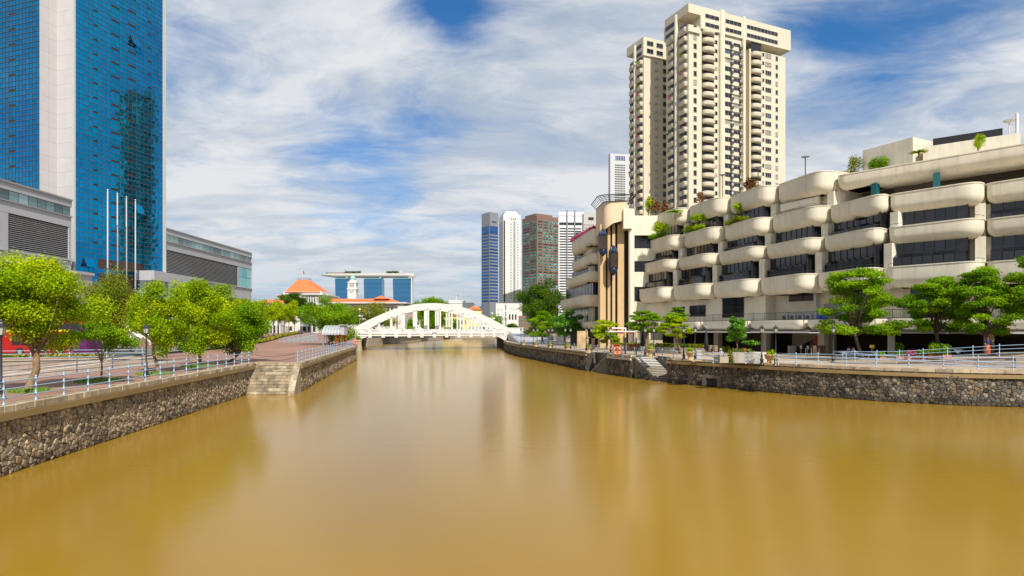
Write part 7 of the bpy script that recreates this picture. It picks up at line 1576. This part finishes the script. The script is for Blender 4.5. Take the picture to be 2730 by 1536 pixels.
for i, (x, Y) in enumerate(((2240, 71), (2283, 70.5), (2330, 67), (2545, 60.5))):
    p = A(x, 880, Y); t = thing('dining_table', f'{ordn[i]} dining table with a pale cloth from the left of the shaded terrace', 'table', (p.x, p.y, DK if i < 3 else 3.2), 'dining tables'); z = DK if i < 3 else 3.3
    mb = MB(); mb.box((p.x, p.y, z + .74), (1.6, .9, .04)); mb.build('tabletop', wood, t); mb = MB(); mb.box((p.x, p.y, z + .775), (1.1, 1.0, .02)); mb.poly([(p.x - .5, p.y - .505, z + .77), (p.x, p.y - .52, z + .35), (p.x + .5, p.y - .505, z + .77)]); mb.build('cloth', cloth, t)
    for dx in (-.7, .7):
        for dy in (-.35, .35): mb = MB(); mb.tube([(p.x + dx, p.y + dy, z), (p.x + dx, p.y + dy, z + .72)], .03, 5); mb.build('leg', dgrey, t)
ys = G(2324, 942, DK + .2); t = thing('yellow_sign', 'small yellow notice on a post beside the layered tree', 'sign', ys); ys = A(2325, 924, 64.5); mb = MB(); mb.box(ys, (.48, .03, .32)); mb.build('board', yellow, t); mb = MB(); mb.tube([(ys.x, ys.y + .03, DK), (ys.x, ys.y + .03, ys.z)], .025, 5); mb.build('post', steel, t)
for i, (x0, x1, Y) in enumerate(((2345, 2362, 63.2), (2390, 2414, 60.8), (2418, 2446, 59.2), (2450, 2478, 58.4), (2484, 2507, 57.2), (2513, 2537, 56.2))):
    p, q = A(x0, 880, Y), A(x1, 880, Y); z = [DK + .05, 2.95, 3.05, 3.15, 3.25, 3.3][i]; t = thing('terracotta_planter', f'{ordn[i]} orange terracotta planter box from the left behind the ramp railing', 'planter', (p.x, p.y, z), 'terracotta planter boxes'); w = q.x - p.x
    mb = MB(); mb.tint = .5; B0 = [(p.x + .08, Y), (q.x - .08, Y), (q.x - .08, Y + .45), (p.x + .08, Y + .45)]; T0 = [(p.x, Y - .06), (q.x, Y - .06), (q.x, Y + .51), (p.x, Y + .51)]
    for k in range(4): m_ = (k + 1) % 4; mb.poly([(*B0[k], z), (*B0[m_], z), (*T0[m_], z + .42), (*T0[k], z + .42)])
    mb.poly([(*c, z + .38) for c in T0]); mb.build('box', terrap, t)
    V, tt = leaves([(Vector((p.x + w * (k + .5) / 4, Y + .2, z + .65 + (.25 if i > 3 else 0))), (w / 6, .3, .32 + (.25 if i > 3 else 0))) for k in range(4)], 520, .15, 740 + i, .6); leaf_obj('foliage', V, tt, leafG if i != 2 else flowerP, t)
rs = thing('shop_sign', 'red shop sign board with an orange centre behind the tree trunk', 'sign', A(2655, 880, 61)); p, q = A(2617, 893, 60.4), A(2693, 874, 60.4); mb = MB(); mb.obox(p, (q.x - p.x, 0, 0), (0, .2, 0), (0, 0, q.z - p.z)); mb.build('board', redm, rs); mb = MB(); mb.obox(p + Vector((.15, -.02, .1)), ((q.x - p.x) * .7, 0, 0), (0, .02, 0), (0, 0, q.z - p.z - .2)); mb.build('orange_panel', mat('sign_orange', (.5, .09, .02), .5, var=.2), rs); mb = MB(); mb.obox(p + Vector(((q.x - p.x) * .76, -.02, .1)), ((q.x - p.x) * .18, 0, 0), (0, .02, 0), (0, 0, q.z - p.z - .2)); mb.build('grey_panel', grey, rs)
# things on the first floor terrace
for i in range(4):
    c = Bs(29.8 + i * 1.25, 1.9, 7.3); t = thing('air_conditioner', f'{ordn[i]} outdoor air conditioner from the left on the first floor terrace', 'air conditioner', c, 'air conditioners on the terrace'); mb = MB(); mb.tint = .5; mb.obox(c, tn * .95, ni * .4, (0, 0, .85)); mb.build('case', lgrey, t)
    f = c + tn * .42 - ni * .01 + Vector((0, 0, .42)); mb = MB(); mb.poly([f + (tn * math.cos(a) + Vector((0, 0, 1)) * math.sin(a)) * .30 for a in [2 * math.pi * k / 14 for k in range(14)]]); mb.build('fan_grille', dgrey, t)
for i in range(2):
    c = Bs(36.3 + i * .75, 1.2, 7.3); t = thing('blue_drum', f'{["left", "right"][i]} blue plastic drum on the first floor terrace', 'drum', c, 'blue drums'); mb = MB(); mb.lathe([(.32, 0), (.34, .05), (.34, .35), (.36, .38), (.34, .41), (.34, .95), (.30, 1.0), (.001, 1.0)], c, 14); mb.build('barrel', bluebar, t, True, 40); mb = MB(); mb.lathe([(.31, 1.0), (.31, 1.04), (.001, 1.05)], c, 14); mb.build('lid', bluebar, t)
pb('potted_shrub', 'dark potted shrubs beside the tall windows behind the terracotta planters', 2478, 908, 2512, 940, 61, 700, .2, leafD, 760); pb('potted_shrub', 'green potted shrub under the blue awning sign', 2388, 912, 2412, 942, 64, 500, .18, leafG, 761)
pb('potted_shrub', 'tall grasses right of the two barrels', 1918, 918, 1946, 944, 76, 700, .22, leafM, 762); pb('potted_shrub', 'row of dark leafy shrubs behind the concrete planter', 1978, 906, 2028, 922, 78, 900, .24, leafB, 763)
# cars and clutter behind the bridge approach
for i, (x, c_) in enumerate(((1090, white), (1400, lgrey))): pass
